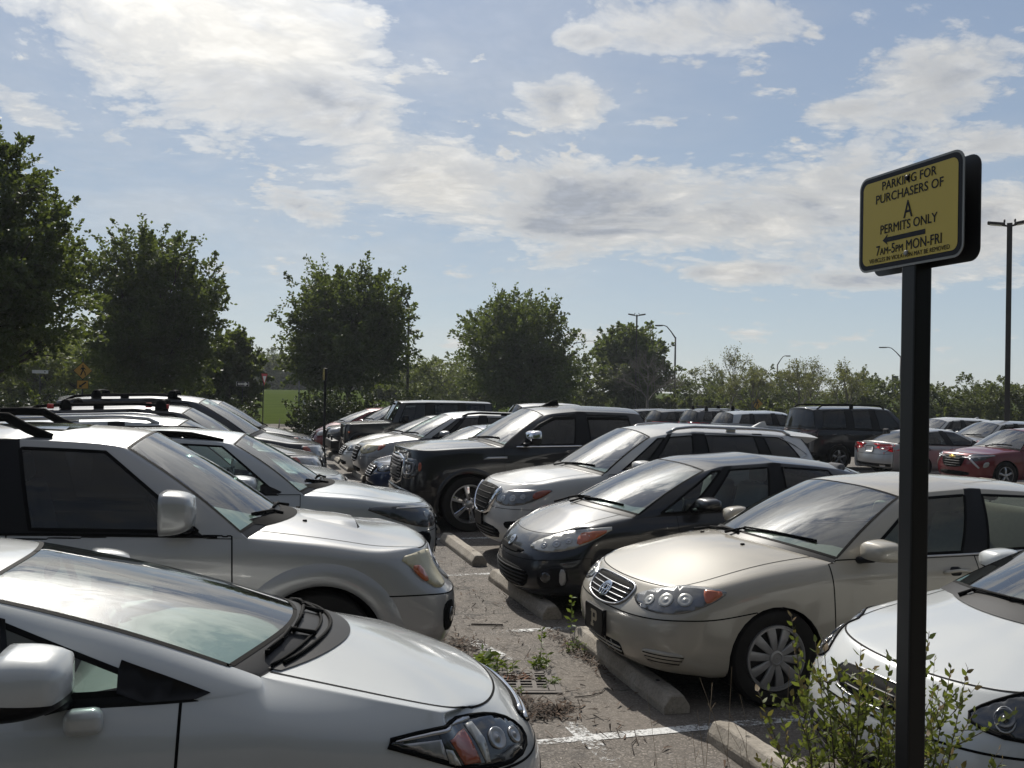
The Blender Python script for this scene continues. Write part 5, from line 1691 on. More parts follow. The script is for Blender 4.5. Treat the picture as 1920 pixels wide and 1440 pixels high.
def build_runner(x, y):
    c = CarBuilder('parked_suv', RUN, x, y, 1, carmats(P_silver, side=G_smoke, rear=G_priv), 4,
                   'silver off-road SUV with a hood scoop, hazed headlights and worn paint on its mirror', 'car', LG)
    hp = [(.60, .97), (.58, .84), (.68, .755), (.86, .745), (.96, .80), (1.06, .90), (1.17, .975), (.95, .995), (.75, .99)]
    lamp_pair(c, hp, M_lamphaze, [(.72, .87, .06)], [(.95, .80), (.99, .815), (1.07, .90), (1.05, .915), (.99, .90)], M_amber, .028, off=.008, dome=.012)
    g = c.piece('grille', c.ftz, [(-.52, .96), (-.46, .74), (-.3, .71), (.3, .71), (.46, .74), (.52, .96)], M_satin, .010, .014, .04, smooth=1)
    gi = c.piece('grille_mesh', c.ftz, [(-.46, .93), (-.42, .77), (.42, .77), (.46, .93)], M_flat, .014, .01, .05, parent=g, smooth=1)
    bars(c, c.ftz, (.82, .87), .44, .012, M_satin, gi, .02)
    lo = c.piece('bumper_grille', c.ftz, [(-.52, .56), (-.5, .46), (.5, .46), (.52, .56)], M_flat, .005, .012, .05, smooth=1)
    for sg in BOTH:
        f = c.piece('fog_recess', c.ftz, [(sg * a, b) for a, b in [(.66, .64), (.63, .46), (.80, .44), (.84, .50), (.84, .63), (.78, .66)]], M_flat, .004, .014, .03, smooth=1)
        c.piece('fog_lamp', c.ftz, [(sg * (.725 + .05 * math.cos(i * .524)), .55 + .05 * math.sin(i * .524)) for i in range(12)], M_lampdark, .008, .01, .02, parent=f, smooth=0)
    c.arch_trim(.15, .020, P_silver, -12, 186, name='fender_flare')
    c.wheels(.385, .23, .25, 'spoke', M_alloy, spokes=6, inset=.06)
    c.underside(); c.interior(M_cloth_g, M_dash_g, M_lining)
    c.mirror(1.90, 1.20, BOTH, (.20, .30, .27), P_silver, stalk=.03, style='box')
    c.rails(2.72, 4.5, .05, .125, M_flat, .026, feet=.30)
    for sg in BOTH: c.handle(2.78, 1.0, sg, 'front_door'); c.handle(3.58, 1.02, sg, 'rear_door')
    trim_line(c, 'belt_trim', [(u, keys(RUN['z5'], u) + .006) for u in np.linspace(1.70, 4.3, 16)], M_flat, .008)
    # hood scoop
    bm = bmesh.new(); rows = []
    for u, h, w in ((1.20, .0, .26), (1.05, .010, .28), (.86, .030, .31), (.74, .036, .32), (.71, .002, .29)):
        row = []
        for f in np.linspace(-1, 1, 9):
            e = 1 - abs(f) ** 4
            row.append(bm.verts.new(c.top_pt(u, f * w, -.004) + Vector((0, 0, h * e))))
        rows.append(row)
    for a, b in zip(rows, rows[1:]):
        for i in range(8):
            f = bm.faces.new((a[i], a[i + 1], b[i + 1], b[i]))
            if b is rows[-1]: f.material_index = 1
    bmesh.ops.recalc_face_normals(bm, faces=bm.faces[:])
    bm_obj('hood_scoop', bm, [P_silver, M_flat], c.parts['hood'], angle=35)
    for yy in (-.38, .38):
        bm = bmesh.new(); add_box(bm, c.top_pt(1.12, yy, .004), (.03, .02, .014), .004); bm_obj('washer_nozzle', bm, M_flat, c.root)
    # cowl and wipers
    bm = bmesh.new(); A = []; B = []
    for f in np.linspace(-.93, .93, 21):
        yy = f * .74; uc = 1.52 - .27 * (1 - f * f)
        A.append(bm.verts.new(c.top_pt(uc + .02, yy, .005))); B.append(bm.verts.new(c.top_pt(uc - .10 * (1 - abs(f) ** 4), yy, .004)))
    for i in range(20): bm.faces.new((A[i], A[i + 1], B[i + 1], B[i]))
    bmesh.ops.recalc_face_normals(bm, faces=bm.faces[:])
    bm_obj('cowl_panel', bm, M_flat, c.root)
    c.wiper([(1.27, -.30), (1.33, -.34), (1.40, -.48), (1.48, -.62)]); c.wiper([(1.20, .25), (1.28, .18), (1.30, -.05), (1.33, -.26)])
    # sunroof and worn clear coat on the mirror cap
    c.piece('sunroof', c.ftop, [(2.55, -.42), (2.55, .42), (3.1, .42), (3.1, -.42)], M_lampdark, .003, .004, .08, smooth=1)
    m = [o for o in c.root.children if o.name.startswith('side_mirror')]
    return c

# --- pale silver crossover
RAV = dict(L=4.60, W=1.855, deck=False,
  hw=[(0, .85), (.5, .89), (1.0, .92), (2.4, .925), (3.8, .92), (4.6, .86)],
  front=[(.16, .24), (.05, .29), (.0, .50), (.0, .70), (.03, .86), (.13, .955)],
  rear=[(.14, .34), (.03, .40), (0, .62), (.02, .80), (.03, 1.0), (.07, 1.17)],
  z5=[(.45, .97), (.8, 1.02), (1.30, 1.08), (2.6, 1.10), (4.0, 1.17), (4.6, 1.20)],
  zr=[(.3, .24), (1.4, .26), (4, .28), (4.6, .34)],
  fr=(0, .07, .32, .60, .84, 1), tum=(.92, .97, 1.0, 1.0, .985, .94),
  hs=[.56, .80, 1.04], cc=.28, hcrown=[(.3, .02), (.7, .05), (1.3, .06)],
  cab=[(1.42, 2.06, 1.55, .61, 'p'), (1.59, 2.21, 1.58, .625, 'g1'), (2.60, 2.66, 1.61, .635, 'b'), (2.72, 2.76, 1.61, .635, 'g2'), (3.52, 3.46, 1.59, .62, 'p'), (3.70, 3.62, 1.585, .62, 'g3'), (4.1, 3.92, 1.57, .61, 'p'), (4.52, 4.22, 1.54, .58, '')],
  rcrown=.075, rfc=.11, arches=[(.93, .36, .40), (3.62, .36, .40)], rgk=0,
  doors=[('front_door', 1.46, 2.66, (-.02, -.03)), ('rear_door', 2.66, 3.50, (-.03, .05))], ubump=.58, bumprows=3, cr=dict(rpillar=.5, deck=.3, hoodlip=.7))
def build_rav(x, y):
    c = CarBuilder('parked_suv', RAV, x, y, 1, carmats(P_silver2, side=G_clear, rear=G_priv, glass2=G_dark, glass3=G_priv), 3,
                   'pale silver crossover with black roof rails and black-masked headlights, beyond the scooped SUV', 'car', LG)
    lamp_pair(c, [(.46, .86), (.50, .76), (.74, .72), (1.0, .77), (1.25, .86), (1.50, .955), (1.2, .965), (.8, .95), (.55, .92)], M_lampdark,
              [(.64, .85, .032), (.78, .86, .032)], None)
    for sg in BOTH:
        c.piece('lamp_strip', c.ftz, [(sg * a, b) for a, b in [(.50, .89), (.8, .922), (1.15, .935), (1.15, .945), (.8, .934), (.50, .905)]], M_lamp, .010, .006, .03, smooth=0)
    g = c.piece('grille', c.ftz, [(-.50, .88), (-.46, .62), (-.56, .40), (.56, .40), (.46, .62), (.50, .88)], M_flat, .008, .014, .05, smooth=1)
    bars(c, c.ftz, (.5, .56, .66, .72, .78), .42, .010, M_black, g, .018)
    c.piece('chrome_corner', c.ftz, [(.70, .66), (.92, .72), (.94, .62), (.78, .50)], M_flat, .004, .01, .03, smooth=1); c.piece('chrome_corner', c.ftz, [(-.70, .66), (-.92, .72), (-.94, .62), (-.78, .50)], M_flat, .004, .01, .03, smooth=1)
    c.arch_trim(.07, .015, M_black)
    c.wheels(.355, .235, .22, 'spoke', M_alloy, spokes=5)
    c.underside(); c.interior(M_cloth_k, M_dash_k, M_lining)
    c.mirror(1.94, 1.11, BOTH, (.22, .28, .19), P_silver2, stalk=.05, black=.16)
    for sg in BOTH: c.piece('sail_panel', c.fside(sg), [(1.59, 1.10), (1.82, 1.105), (1.82, 1.20), (1.72, 1.165)], M_black, .006, .006, .04, smooth=1)
    c.rails(2.16, 4.2, .035, .035, M_flat, .022, feet=.3, solid=True)
    for sg in BOTH: c.handle(2.46, .97, sg, 'front_door'); c.handle(3.36, 1.0, sg, 'rear_door')
    bm = bmesh.new(); A = []; B = []
    for f in np.linspace(-.93, .93, 21):
        yy = f * .74; uc = 1.42 - .29 * (1 - f * f)
        A.append(bm.verts.new(c.top_pt(uc + .02, yy, .005))); B.append(bm.verts.new(c.top_pt(uc - .09 * (1 - abs(f) ** 4), yy, .004)))
    for i in range(20): bm.faces.new((A[i], A[i + 1], B[i + 1], B[i]))
    bmesh.ops.recalc_face_normals(bm, faces=bm.faces[:])
    bm_obj('cowl_panel', bm, M_flat, c.root)
    c.wiper([(1.14, -.30), (1.22, -.38), (1.30, -.5), (1.37, -.58)]); c.wiper([(1.11, .3), (1.18, .2), (1.21, -.1), (1.25, -.3)])
    return c

# --- generic builders for the cars further off
def mkspec(kind, **kw):
    """a spec derived from one of the full ones by moving and scaling its lengths and heights"""
    import copy
    S = copy.deepcopy(kind)
    L0, W0 = S['L'], S['W']
    kl = kw.pop('L', L0) / L0; kw_ = kw.pop('W', W0) / W0; kz = kw.pop('kz', 1.0)
    def pts(k, a, b): S[k] = [(x * a, y * b) for x, y in S[k]]
    S['L'] = L0 * kl; S['W'] = W0 * kw_
    pts('hw', kl, kw_); pts('z5', kl, kz); pts('zr', kl, kz); S['hcrown'] = [(x * kl, y) for x, y in S['hcrown']]
    if 'dcrown' in S: S['dcrown'] = [(x * kl, y) for x, y in S['dcrown']]
    S['front'] = [(u, z * kz) for u, z in S['front']]; S['rear'] = [(u, z * kz) for u, z in S['rear']]
    S['hs'] = [u * kl for u in S['hs']]; S['ds'] = [u * kl for u in S.get('ds', [])]
    S['cab'] = [(a * kl, b * kl, z * kz, w * kw_, t) for a, b, z, w, t in S['cab']]
    S['arches'] = [(u * kl, z, r) for u, z, r in S['arches']]
    S['doors'] = [(n, a * kl, b * kl, l) for n, a, b, l in S['doors']]
    S['ubump'] = S['ubump'] * kl
    S.update(kw)
    return S

def generic(name, S, x, y, facing, pm, label, group, kind='suv', cat='car', level=2, z=0.0, lamp=M_lamp, side=None, tint2=None, rails=None, rail_h=.05, bars_at=(), bar_h=.09, grille='bars', fin=False, rear=False, interior=True, plate=None, tyre=None, mirror_mat=None, lampamber=True):
    c = CarBuilder(name, S, x, y, facing, carmats(pm, side=side or G_dark, rear=G_priv, glass2=tint2 or G_priv, glass3=G_priv), level, label, cat, group, z=z)
    zf = S['front']; zh = zf[5][1]; zl = zf[3][1]
    H = zh - zl
    z1 = zl + H * .30; z2 = zh - H * .04
    zs = keys(S['z5'], .5)
    lamp_pair(c, [(.44, z1 + .05), (.56, z1 - .02), (.85, z1), (1.08, z1 + (zs - z1) * .6), (1.26, zs - .01), (1.0, zs - .005), (.7, z2), (.50, z2 - .02)], lamp,
              [(.62, (z1 + z2) / 2 - .01, .034), (.78, (z1 + z2) / 2, .036)], [(1.0, z1 + .05), (1.1, z1 + .09), (1.22, zs - .02), (1.05, zs - .02)] if lampamber else None, M_amberd, res=.05)
    gz0 = zf[2][1] + .06; gz1 = zh - .05
    g = c.piece('grille', c.ftz, [(-.42, gz1 - .02), (-.36, gz0 + .12), (-.26, gz0), (.26, gz0), (.36, gz0 + .12), (.42, gz1 - .02), (.2, gz1), (-.2, gz1)], M_flat, .016, .024, .05, smooth=1)
    bars(c, c.ftz, list(np.linspace(gz0 + .04, gz1 - .04, 5)), .30, .007, M_darkmetal if grille == 'mesh' else M_satin, g, .022)
    lw = zf[1][1]
    c.piece('bumper_grille', c.ftz, [(-.55, lw + .15), (-.5, lw + .03), (.5, lw + .03), (.55, lw + .15)], M_flat, .004, .012, .07, smooth=1)
    r = S['arches'][0][1]
    c.wheels(tyre or r, r * .66, .21, 'spoke', M_alloy, spokes=5)
    c.underside()
    if interior: c.interior(M_cloth_k, M_dash_k, M_lining)
    cab = S['cab']; um = cab[1][0] + .26; zb = keys(S['z5'], um)
    c.mirror(um, zb + .03, BOTH, (.17, .23, .15), mirror_mat or pm, stalk=.04, black=.25)
    for d in S['doors']:
        for sg in BOTH: c.handle(d[2] - .18, zb - .10, sg, d[0])
    if rails: c.rails(cab[1][1] + .05, cab[-1][1] - .12, .035, rail_h, rails, .02)
    for u in bars_at: pass
    if bars_at: c.crossbars(bars_at, .03, bar_h, M_flat)
    if fin: c.fin(cab[-1][1] - .3, pm, 1.1)
    ua = cab[0][0]
    c.wiper([(ua - .28, -.05), (ua - .19, .1), (ua - .12, .35), (ua - .02, .58)])
    # tail lamps, plate
    Lr = S['L']; zr5 = S['rear'][5][1]; zr3 = S['rear'][3][1]
    for sg in BOTH:
        t0 = c.cum[-1] - S['W'] / 2 * .95
        bm = bmesh.new()
        zA = zr3 + (zr5 - zr3) * .35; zB = zr5 - .03
        w0 = S['W'] / 2
        drape_face(bm, c.bvh, c.frear, [(sg * (w0 * .42), zA + .03), (sg * (w0 * .98), zA), (sg * (w0 * .98), zB), (sg * (w0 * .42), zB - .01)], .006, .012, .05)
        drape_face(bm, c.bvh, c.fside(sg), [(Lr - .32, zB - .01), (Lr - .02, zA + .01), (Lr - .02, zB)], .006, .012, .05)
        tl = bm_obj('tail_light', bm, M_red, c.root)
        bm = bmesh.new(); drape_face(bm, c.bvh, c.frear, [(sg * (w0 * .46), zA + .05), (sg * (w0 * .62), zA + .05), (sg * (w0 * .62), zA + .09), (sg * (w0 * .46), zA + .09)], .010, .008, .05)
        bm_obj('reverse_lamp', bm, M_lampclear, tl)
    bm = bmesh.new(); drape_face(bm, c.bvh, c.frear, rrect(.31, .155, .015, 2, 0, (zr3 + zr5) / 2 - .03), .008, .01, .08)
    bm_obj('licence_plate', bm, M_white, c.root)
    return c
# ---------------------------------------------------------------- the rest of the right row
def build_rest_right():
    # bottom-right white sedan
    WS = mkspec(CIVIC, tumk=[(0, 1), (9, 1)], hoodf=.86, z5=[(.45, .83), (.8, .88), (1.2, .95), (1.7, .985), (2.6, 1.0), (4.9, 1.05)], L=4.86, W=1.83, kz=1.03, bow=(0, .02, .08, .19, .36),
                front=[(.17, .19), (.05, .24), (.0, .42), (.02, .58), (.09, .70), (.20, .81)],
                cab=[(1.22, 2.28, 1.36, .60, 'p'), (1.40, 2.44, 1.39, .615, 'g3'), (1.66, 2.50, 1.395, .62, 'b'), (1.72, 2.54, 1.40, .62, 'g1'), (2.66, 2.80, 1.42, .62, 'b'), (2.78, 2.9, 1.42, .62, 'g2'), (3.62, 3.42, 1.38, .60, 'p'), (4.15, 3.66, 1.34, .575, '')], cc=.30,
                fk=(.07, .52, .92))
    c = CarBuilder('parked_sedan', WS, 2.96, 3.93, -1, carmats(P_white2, side=G_dark), 4, 'white sedan at the lower right behind the shrub and the black sign post', 'car', RG)
    hp = [(.54, .71), (.68, .665), (.88, .66), (1.08, .695), (1.34, .79), (1.50, .86), (1.25, .87), (1.0, .86), (.80, .825), (.64, .775)]
    for sg in BOTH:
        h = c.piece('headlight', c.ftz, [(sg * a, b) for a, b in hp], M_lampdark, .005, .012, .025, smooth=1)
        outline(c, 'lamp_edge', c.ftz, [(sg * a, b) for a, b in chaikin(hp, 1)], M_flat, .008, h, True, .004)
        for t, z, r in ((.73, .73, .045), (.91, .755, .055)):
            hit = c.bvh.ray_cast(*c.ftz(sg * t, z)); n = hit[1]
            bm = bmesh.new(); Mx = Matrix.Translation(hit[0]) @ n.to_track_quat('Z', 'Y').to_matrix().to_4x4()
            add_lathe(bm, [(r, .003), (r, .012), (r * .88, .013), (r * .7, .006), (r * .4, .006), (r * .35, .011), (.002, .016)], 22, 'z', 0, Mx)
            bm_obj('reflector', bm, M_lampdark, h, smooth=True)
            outline(c, 'reflector_ring', c.ftz, [(sg * (t + r * math.cos(k)), z + r * math.sin(k)) for k in np.linspace(0, 6.28, 17)[:-1]], M_lamp, .004, h, True, .012)
        c.piece('turn_signal', c.ftz, [(sg * a, b) for a, b in [(1.18, .755), (1.28, .78), (1.42, .845), (1.24, .845)]], M_amberd, .010, .005, .02, parent=h, smooth=0)
    g = c.piece('grille', c.ftz, [(-.32, .72), (-.28, .66), (-.2, .625), (.2, .625), (.28, .66), (.32, .72), (.2, .735), (-.2, .735)], M_flat, .006, .012, .03, smooth=1)
    bars(c, c.ftz, (.65, .685), .22, .006, M_black, g, .012)
    outline(c, 'chrome_bar', c.ftz, chaikin([(-.34, .722), (-.29, .655), (-.2, .617), (.2, .617), (.29, .655), (.34, .722), (.2, .74), (-.2, .74)], 2), M_lampmid, .006, g)
    lo = c.piece('bumper_grille', c.ftz, [(-.60, .46), (-.52, .28), (.52, .28), (.60, .46), (.35, .41), (-.35, .41)], M_flat, .005, .012, .04, smooth=1)
    bars(c, c.ftz, (.32, .36), .46, .006, M_black, lo, .012)
    c.wheels(.33, .22, .21, 'spoke', M_alloy, spokes=5); c.underside(); c.interior(M_cloth_g, M_dash_k, M_lining)
    c.mirror(1.80, .99, BOTH, (.18, .25, .16), P_white2, stalk=.05, black=.2)
    for sg in BOTH: c.handle(2.55, .90, sg, 'front_door')
    c.wiper([(1.0, -.45), (1.06, -.40), (1.02, -.1), (1.05, .2)]); c.wiper([(.98, .15), (1.04, .22), (1.13, .45), (1.25, .62)])
    bm = bmesh.new(); A = []; B = []
    for f in np.linspace(-.93, .93, 21):
        yy = f * .76; uc = 1.22 - .30 * (1 - f * f)
        A.append(bm.verts.new(c.top_pt(uc + .02, yy, .004))); B.append(bm.verts.new(c.top_pt(uc - .05 * (1 - abs(f) ** 3), yy, .005)))
    for i in range(20): bm.faces.new((A[i], A[i + 1], B[i + 1], B[i]))
    bmesh.ops.recalc_face_normals(bm, faces=bm.faces[:]); bm_obj('cowl_panel', bm, M_black, c.root)
    # beyond the pickup
    VW = mkspec(CAMRY, L=4.66, W=1.78, kz=.99, hcrown=[(.3, .02), (1.1, .06), (1.5, .06)])
    generic('parked_sedan', VW, 2.40, 17.4, -1, P_blue, 'navy blue sedan with dark headlights next to the black pickup', RG, lamp=M_lampdark, lampamber=True)
    RX = mkspec(ROGUE, L=4.73, W=1.845, kz=.955)
    generic('parked_suv', RX, 2.55, 20.7, -1, P_silver, 'silver luxury crossover with hazy headlights beyond the pickup hood', RG, lamp=M_lamphaze, rails=M_flat, rail_h=.04)
    A7 = mkspec(CAMRY, L=4.85, W=1.83, kz=1.0)
    generic('parked_sedan', A7, 2.50, 22.9, -1, P_white, 'pale sedan with a large black-barred grille, partly hidden by the silver crossover', RG, lamp=M_lampdark)
    jeep(2.65, 25.9)
    JC = mkspec(RAV, L=4.55, W=1.82, kz=.97)
    generic('parked_suv', JC, 2.65, 28.7, -1, P_brown, 'dark compact SUV with a slotted chrome grille beside the off-roader', RG, rails=M_flat)
    RD = mkspec(PRIUS, L=4.4, W=1.78, kz=1.0)
    generic('parked_hatchback', RD, 2.45, 31.2, -1, P_red, 'red hatchback at the far end of the right row', RG)

def jeep(x, y):
    S = dict(L=4.40, W=1.60, deck=False,
      hw=[(0, .62), (.5, .70), (1.2, .80), (2.4, .80), (3.8, .80), (4.4, .78)],
      front=[(.28, .55), (.24, .58), (.22, .66), (.22, .80), (.22, .98), (.25, 1.14)],
      rear=[(.10, .55), (.08, .58), (.08, .7), (.08, .9), (.08, 1.05), (.08, 1.20)],
      z5=[(.45, 1.14), (1.0, 1.17), (1.5, 1.19), (4.4, 1.21)], zr=[(.3, .5), (4.4, .5)],
      fr=(0, .07, .3, .55, .8, 1), tum=(.96, .98, 1, 1, 1, .99), bow=(0, .005, .01, .03, .09), rbow=(0, .003, .01, .02, .06),
      hs=[.42, .8, 1.15], cc=.05, hcrown=[(.3, .03), (1.5, .04)],
      cab=[(1.45, 1.72, 1.72, .66, 'p'), (1.58, 1.84, 1.735, .665, 'g1'), (2.42, 2.44, 1.75, .67, 'b'), (2.58, 2.58, 1.75, .67, 'g2'), (3.36, 3.34, 1.75, .67, 'b'), (3.48, 3.46, 1.75, .67, 'g3'), (4.10, 4.08, 1.74, .66, 'p'), (4.32, 4.26, 1.73, .64, '')],
      rcrown=.05, rfc=.03, rrc=.02, wbulge=.008, sbulge=.01, arches=[(.80, .41, .45), (3.55, .41, .45)], archflat=.10, doors=[('front_door', 1.55, 2.50, (0, 0)), ('rear_door', 2.50, 3.40, (0, 0))],
      ubump=.2, bumprows=1, cr=dict(hoodlip=.9, fender=.7, belt=.9, pillar=.8, cant=.55, rpillar=.7, roofend=.7, r3=.3), seatup=.25)
    c = CarBuilder('off_road_vehicle', S, x, y, -1, carmats(P_grey, side=G_dark, rear=G_priv), 2, 'boxy dark grey off-road vehicle with flat windows and flared fenders', 'car', RG)
    g = c.piece('grille', c.ftz, rrect(1.1, .42, .05, 3, 0, .92), P_grey, .02, .03, .06, smooth=0)
    bm = bmesh.new()
    for k in range(7):
        t = (k - 3) * .085; drape_face(bm, c.bvh, c.ftz, rrect(.045, .30, .02, 3, t, .92), .024, .01, .08)
    bm_obj('grille_slot', bm, M_flat, g, smooth=False)
    for sg in BOTH:
        c.piece('headlight', c.ftz, [(sg * (.43 + .09 * math.cos(k)), .96 + .09 * math.sin(k)) for k in np.linspace(0, 6.28, 15)[:-1]], M_lampclear, .026, .02, .04, smooth=0)
        # broad flat front fender
        for (u, zc, r) in S['arches']:
            bm = bmesh.new(); rows = []
            for a in np.linspace(-.1, math.pi + .1, 15):
                uu = u - (r + .05) * 1.12 * math.cos(a); zz = zc + (r + .03) * min(1, 1.25 * math.sin(a)) if math.sin(a) > 0 else zc - .02
                X = c.L / 2 - uu
                rows.append([bm.verts.new((X, sg * .74, zz + .03)), bm.verts.new((X, sg * .93, zz + .01)), bm.verts.new((X, sg * .935, zz - .05)), bm.verts.new((X, sg * .78, zz - .04))])
            for p, q in zip(rows, rows[1:]):
                for i in range(3): bm.faces.new((p[i], p[i + 1], q[i + 1], q[i]))
            bmesh.ops.recalc_face_normals(bm, faces=bm.faces[:]); bm_obj('fender_flare', bm, M_black, c.root)
        bm = bmesh.new(); add_box(bm, (c.L / 2 - .30, sg * .86, .94), (.05, .06, .05), .01); bm_obj('turn_signal', bm, M_amber, c.root)
    bm = bmesh.new(); add_box(bm, (c.L / 2 + .05, 0, .60), (.22, 1.62, .22), .04, 3)
    for sg in (1, -1): add_box(bm, (c.L / 2 + .10, sg * .42, .70), (.05, .05, .26), .01)
    bm_obj('front_bumper', bm, M_black, c.root)
    w = c.W if hasattr(c, 'W') else 1
    c.S = dict(S); c.S['W'] = 1.82
    c.wheels(.40, .22, .25, 'spoke', M_alloy, spokes=5, inset=.0)
    c.S = S
    c.underside(); c.interior(M_cloth_k, M_dash_k, M_lining_k)
    c.mirror(1.78, 1.20, BOTH, (.12, .20, .20), M_black, stalk=.05, style='box')
    for d in ('front_door', 'rear_door'):
        for sg in BOTH: c.handle(2.36 if d[0] == 'f' else 3.26, 1.08, sg, d, M_black, .18)
    return c

def build_rest_left():
    WG = mkspec(RAV, L=4.80, W=1.84, kz=1.03, rcrown=.07)
    generic('parked_wagon', WG, 1.50, 12.75, 1, P_silver2, 'silver wagon with bright roof rails, its roof just above the pale crossover', LG, rails=M_satin, rail_h=.045, lamp=M_lamp)
    DK = mkspec(RAV, L=4.78, W=1.84, kz=1.085)
    c = generic('parked_wagon', DK, 1.42, 15.5, 1, P_brown, 'gunmetal wagon with roof bars and red straps on its rails', LG, rails=M_flat, rail_h=.06, bars_at=(2.45, 3.75), bar_h=.05)
    for u in (2.38, 2.62, 3.72, 3.95):
        p = c.top_pt(u, -.58, .05); bm = bmesh.new(); add_box(bm, p, (.09, .035, .07), .012); bm_obj('strap', bm, plain('red_strap', (.35, .02, .02), .7), c.root)
    EX = mkspec(RUN, L=5.02, W=2.0, kz=1.06)
    EX['cab'] = [(a, b, z, w, t) for a, b, z, w, t in EX['cab']]; EX['archflat'] = 0
    EX['cab'][0] = (1.40, 2.30, 1.79, .64, 'p'); EX['front'] = [(.16, .28), (.06, .33), (.0, .5), (.0, .70), (.03, .88), (.12, 1.04)]
    generic('parked_suv', EX, 1.72, 18.35, 1, P_ink, 'ink blue SUV with two rounded roof bars and bright slim headlights', LG, lamp=M_lamp, rails=M_flat, rail_h=.05, bars_at=(2.75, 4.0), bar_h=.055)
    EY = mkspec(ROGUE, L=4.75, W=1.86, kz=1.09)
    generic('parked_suv', EY, 1.78, 21.0, 1, P_black, 'black SUV farthest along the left row, beside the thin black post', LG, lamp=M_lampdark)

def build_back():
    # far row across the aisle
    def zz(x, y): return gz(x, y)
    AC = mkspec(CAMRY, L=4.90, W=1.86, kz=.99, rear=[(.14, .28), (.03, .34), (0, .5), (.03, .68), (.07, .86), (.10, 1.02)])
    AC['cab'] = [(1.5, 2.3, 1.33, .60, 'p'), (1.66, 2.45, 1.36, .61, 'g1'), (2.66, 2.8, 1.385, .615, 'b'), (2.76, 2.9, 1.385, .615, 'g2'), (3.75, 3.6, 1.33, .59, 'p'), (4.45, 3.85, 1.28, .56, '')]
    AC['ds'] = [4.58, 4.72]
    c = generic('parked_sedan', AC, 18.0 + 4.9, 23.6, 1, P_silver, 'silver sedan seen from behind with wide red tail lamps', BG, z=zz(20, 23.6), side=G_priv)
    bm = bmesh.new(); drape_face(bm, c.bvh, c.frear, rrect(.36, .19, .02, 2, 0, .82), .006, .01, .08); bm_obj('plate_recess', bm, M_black, c.root)
    bm = bmesh.new(); drape_face(bm, c.bvh, c.frear, rrect(.30, .15, .015, 2, 0, .82), .010, .01, .08); bm_obj('licence_plate', bm, M_white, c.root)
    bm = bmesh.new(); drape_face(bm, c.bvh, c.frear, [(-.75, .34), (.75, .34), (.78, .42), (-.78, .42)], .006, .01, .08); bm_obj('lower_valance', bm, M_black, c.root)
    for sg in BOTH:
        bm = bmesh.new(); drape_face(bm, c.bvh, c.frear, rrect(.18, .06, .025, 3, sg * .55, .37), .012, .01, .05); bm_obj('exhaust_tip', bm, M_satin, c.root)
    TX = mkspec(RAV, L=4.54, W=1.82, kz=.93, front=[(.16, .26), (.05, .30), (.0, .48), (.0, .66), (.03, .82), (.12, .92)])
    c = generic('parked_suv', TX, 18.35, 20.6, -1, P_red, 'bright red compact SUV with a gold badge on its black mesh grille', BG, z=zz(20, 20.6), lamp=M_lampdark, lampamber=False, grille='mesh', rails=M_flat)
    for sg in BOTH:
        c.piece('chrome_strip', c.ftz, [(sg * a, b) for a, b in [(.02, .80), (.45, .79), (.80, .83), (1.2, .87), (1.2, .885), (.8, .85), (.45, .815), (.02, .825)]], M_satin, .016, .01, .05, smooth=0)
        c.piece('chrome_strip', c.ftz, [(sg * a, b) for a, b in [(.50, .79), (.58, .79), (.80, .56), (.76, .54)]], M_satin, .016, .01, .05, smooth=0)
        c.piece('headlight', c.ftz, [(sg * a, b) for a, b in [(.86, .56), (1.0, .58), (1.04, .72), (.90, .70)]], M_lampclear, .012, .012, .04, smooth=1)
    c.piece('emblem', c.ftz, [(-.11, .79), (-.05, .79), (-.04, .775), (.05, .775), (.06, .79), (.12, .79), (.10, .83), (.04, .83), (.03, .845), (-.06, .845), (-.065, .83), (-.13, .83)], plain('gold_badge', (.62, .42, .10), .25, .8), .024, .012, .04, smooth=0)
    TH = mkspec(RUN, L=5.25, W=2.0, kz=1.12)
    TH['z5'] = [(u, z * .95) for u, z in TH['z5']]; TH['cab'] = [(1.50, 2.10, 1.88, .70, 'p'), (1.68, 2.26, 1.92, .71, 'g1'), (2.72, 2.78, 1.94, .72, 'b'), (2.86, 2.90, 1.94, .72, 'g2'), (3.66, 3.64, 1.93, .715, 'b'), (3.82, 3.80, 1.93, .715, 'g3'), (4.80, 4.66, 1.91, .70, 'p'), (5.16, 4.92, 1.88, .67, '')]
    c = generic('parked_suv', TH, 17.2 + 5.25, 26.3, 1, P_black, 'tall black SUV with a black roof rack and its rear to the aisle', BG, z=zz(19, 26.3), rails=M_flat, rail_h=.11, side=G_priv)
    dk = plain('dark_red_lens', (.06, .004, .005), .25, coat=1.0)
    for o in c.root.children:
        if o.name.startswith('tail_light'): o.data.materials[0] = dk
    MV = mkspec(ROGUE, L=4.95, W=1.95, kz=.99)
    generic('parked_minivan', MV, 17.8 + 4.95, 32.4, 1, P_silver2, 'pale silver minivan with dark side glass beyond the white crossover roof', BG, z=zz(19, 32.4) + .03, side=G_priv)
    RK = mkspec(ROGUE, L=4.7, W=1.88, kz=1.0)
    generic('parked_suv', RK, 17.8 + 4.7, 35.2, 1, P_brown, 'dark SUV with a crossbar roof rack peeking out behind the minivan', BG, z=zz(19, 35) + .03, bars_at=(2.7, 3.9), bar_h=.10, rails=M_satin)
    WV = mkspec(ROGUE, L=4.9, W=1.9, kz=1.03)
    generic('parked_van', WV, 14.6, 33.4, 1, P_white, 'white vehicle whose roof edge peeks over the black pickup cab', None, z=zz(12, 33))
    BK = mkspec(ROGUE, L=4.8, W=1.9, kz=.96)
    generic('parked_suv', BK, 17.6 + 4.8, 38.2, 1, P_black, 'black SUV next to the pickup cab in the distance', BG, z=zz(19, 38), side=G_priv)
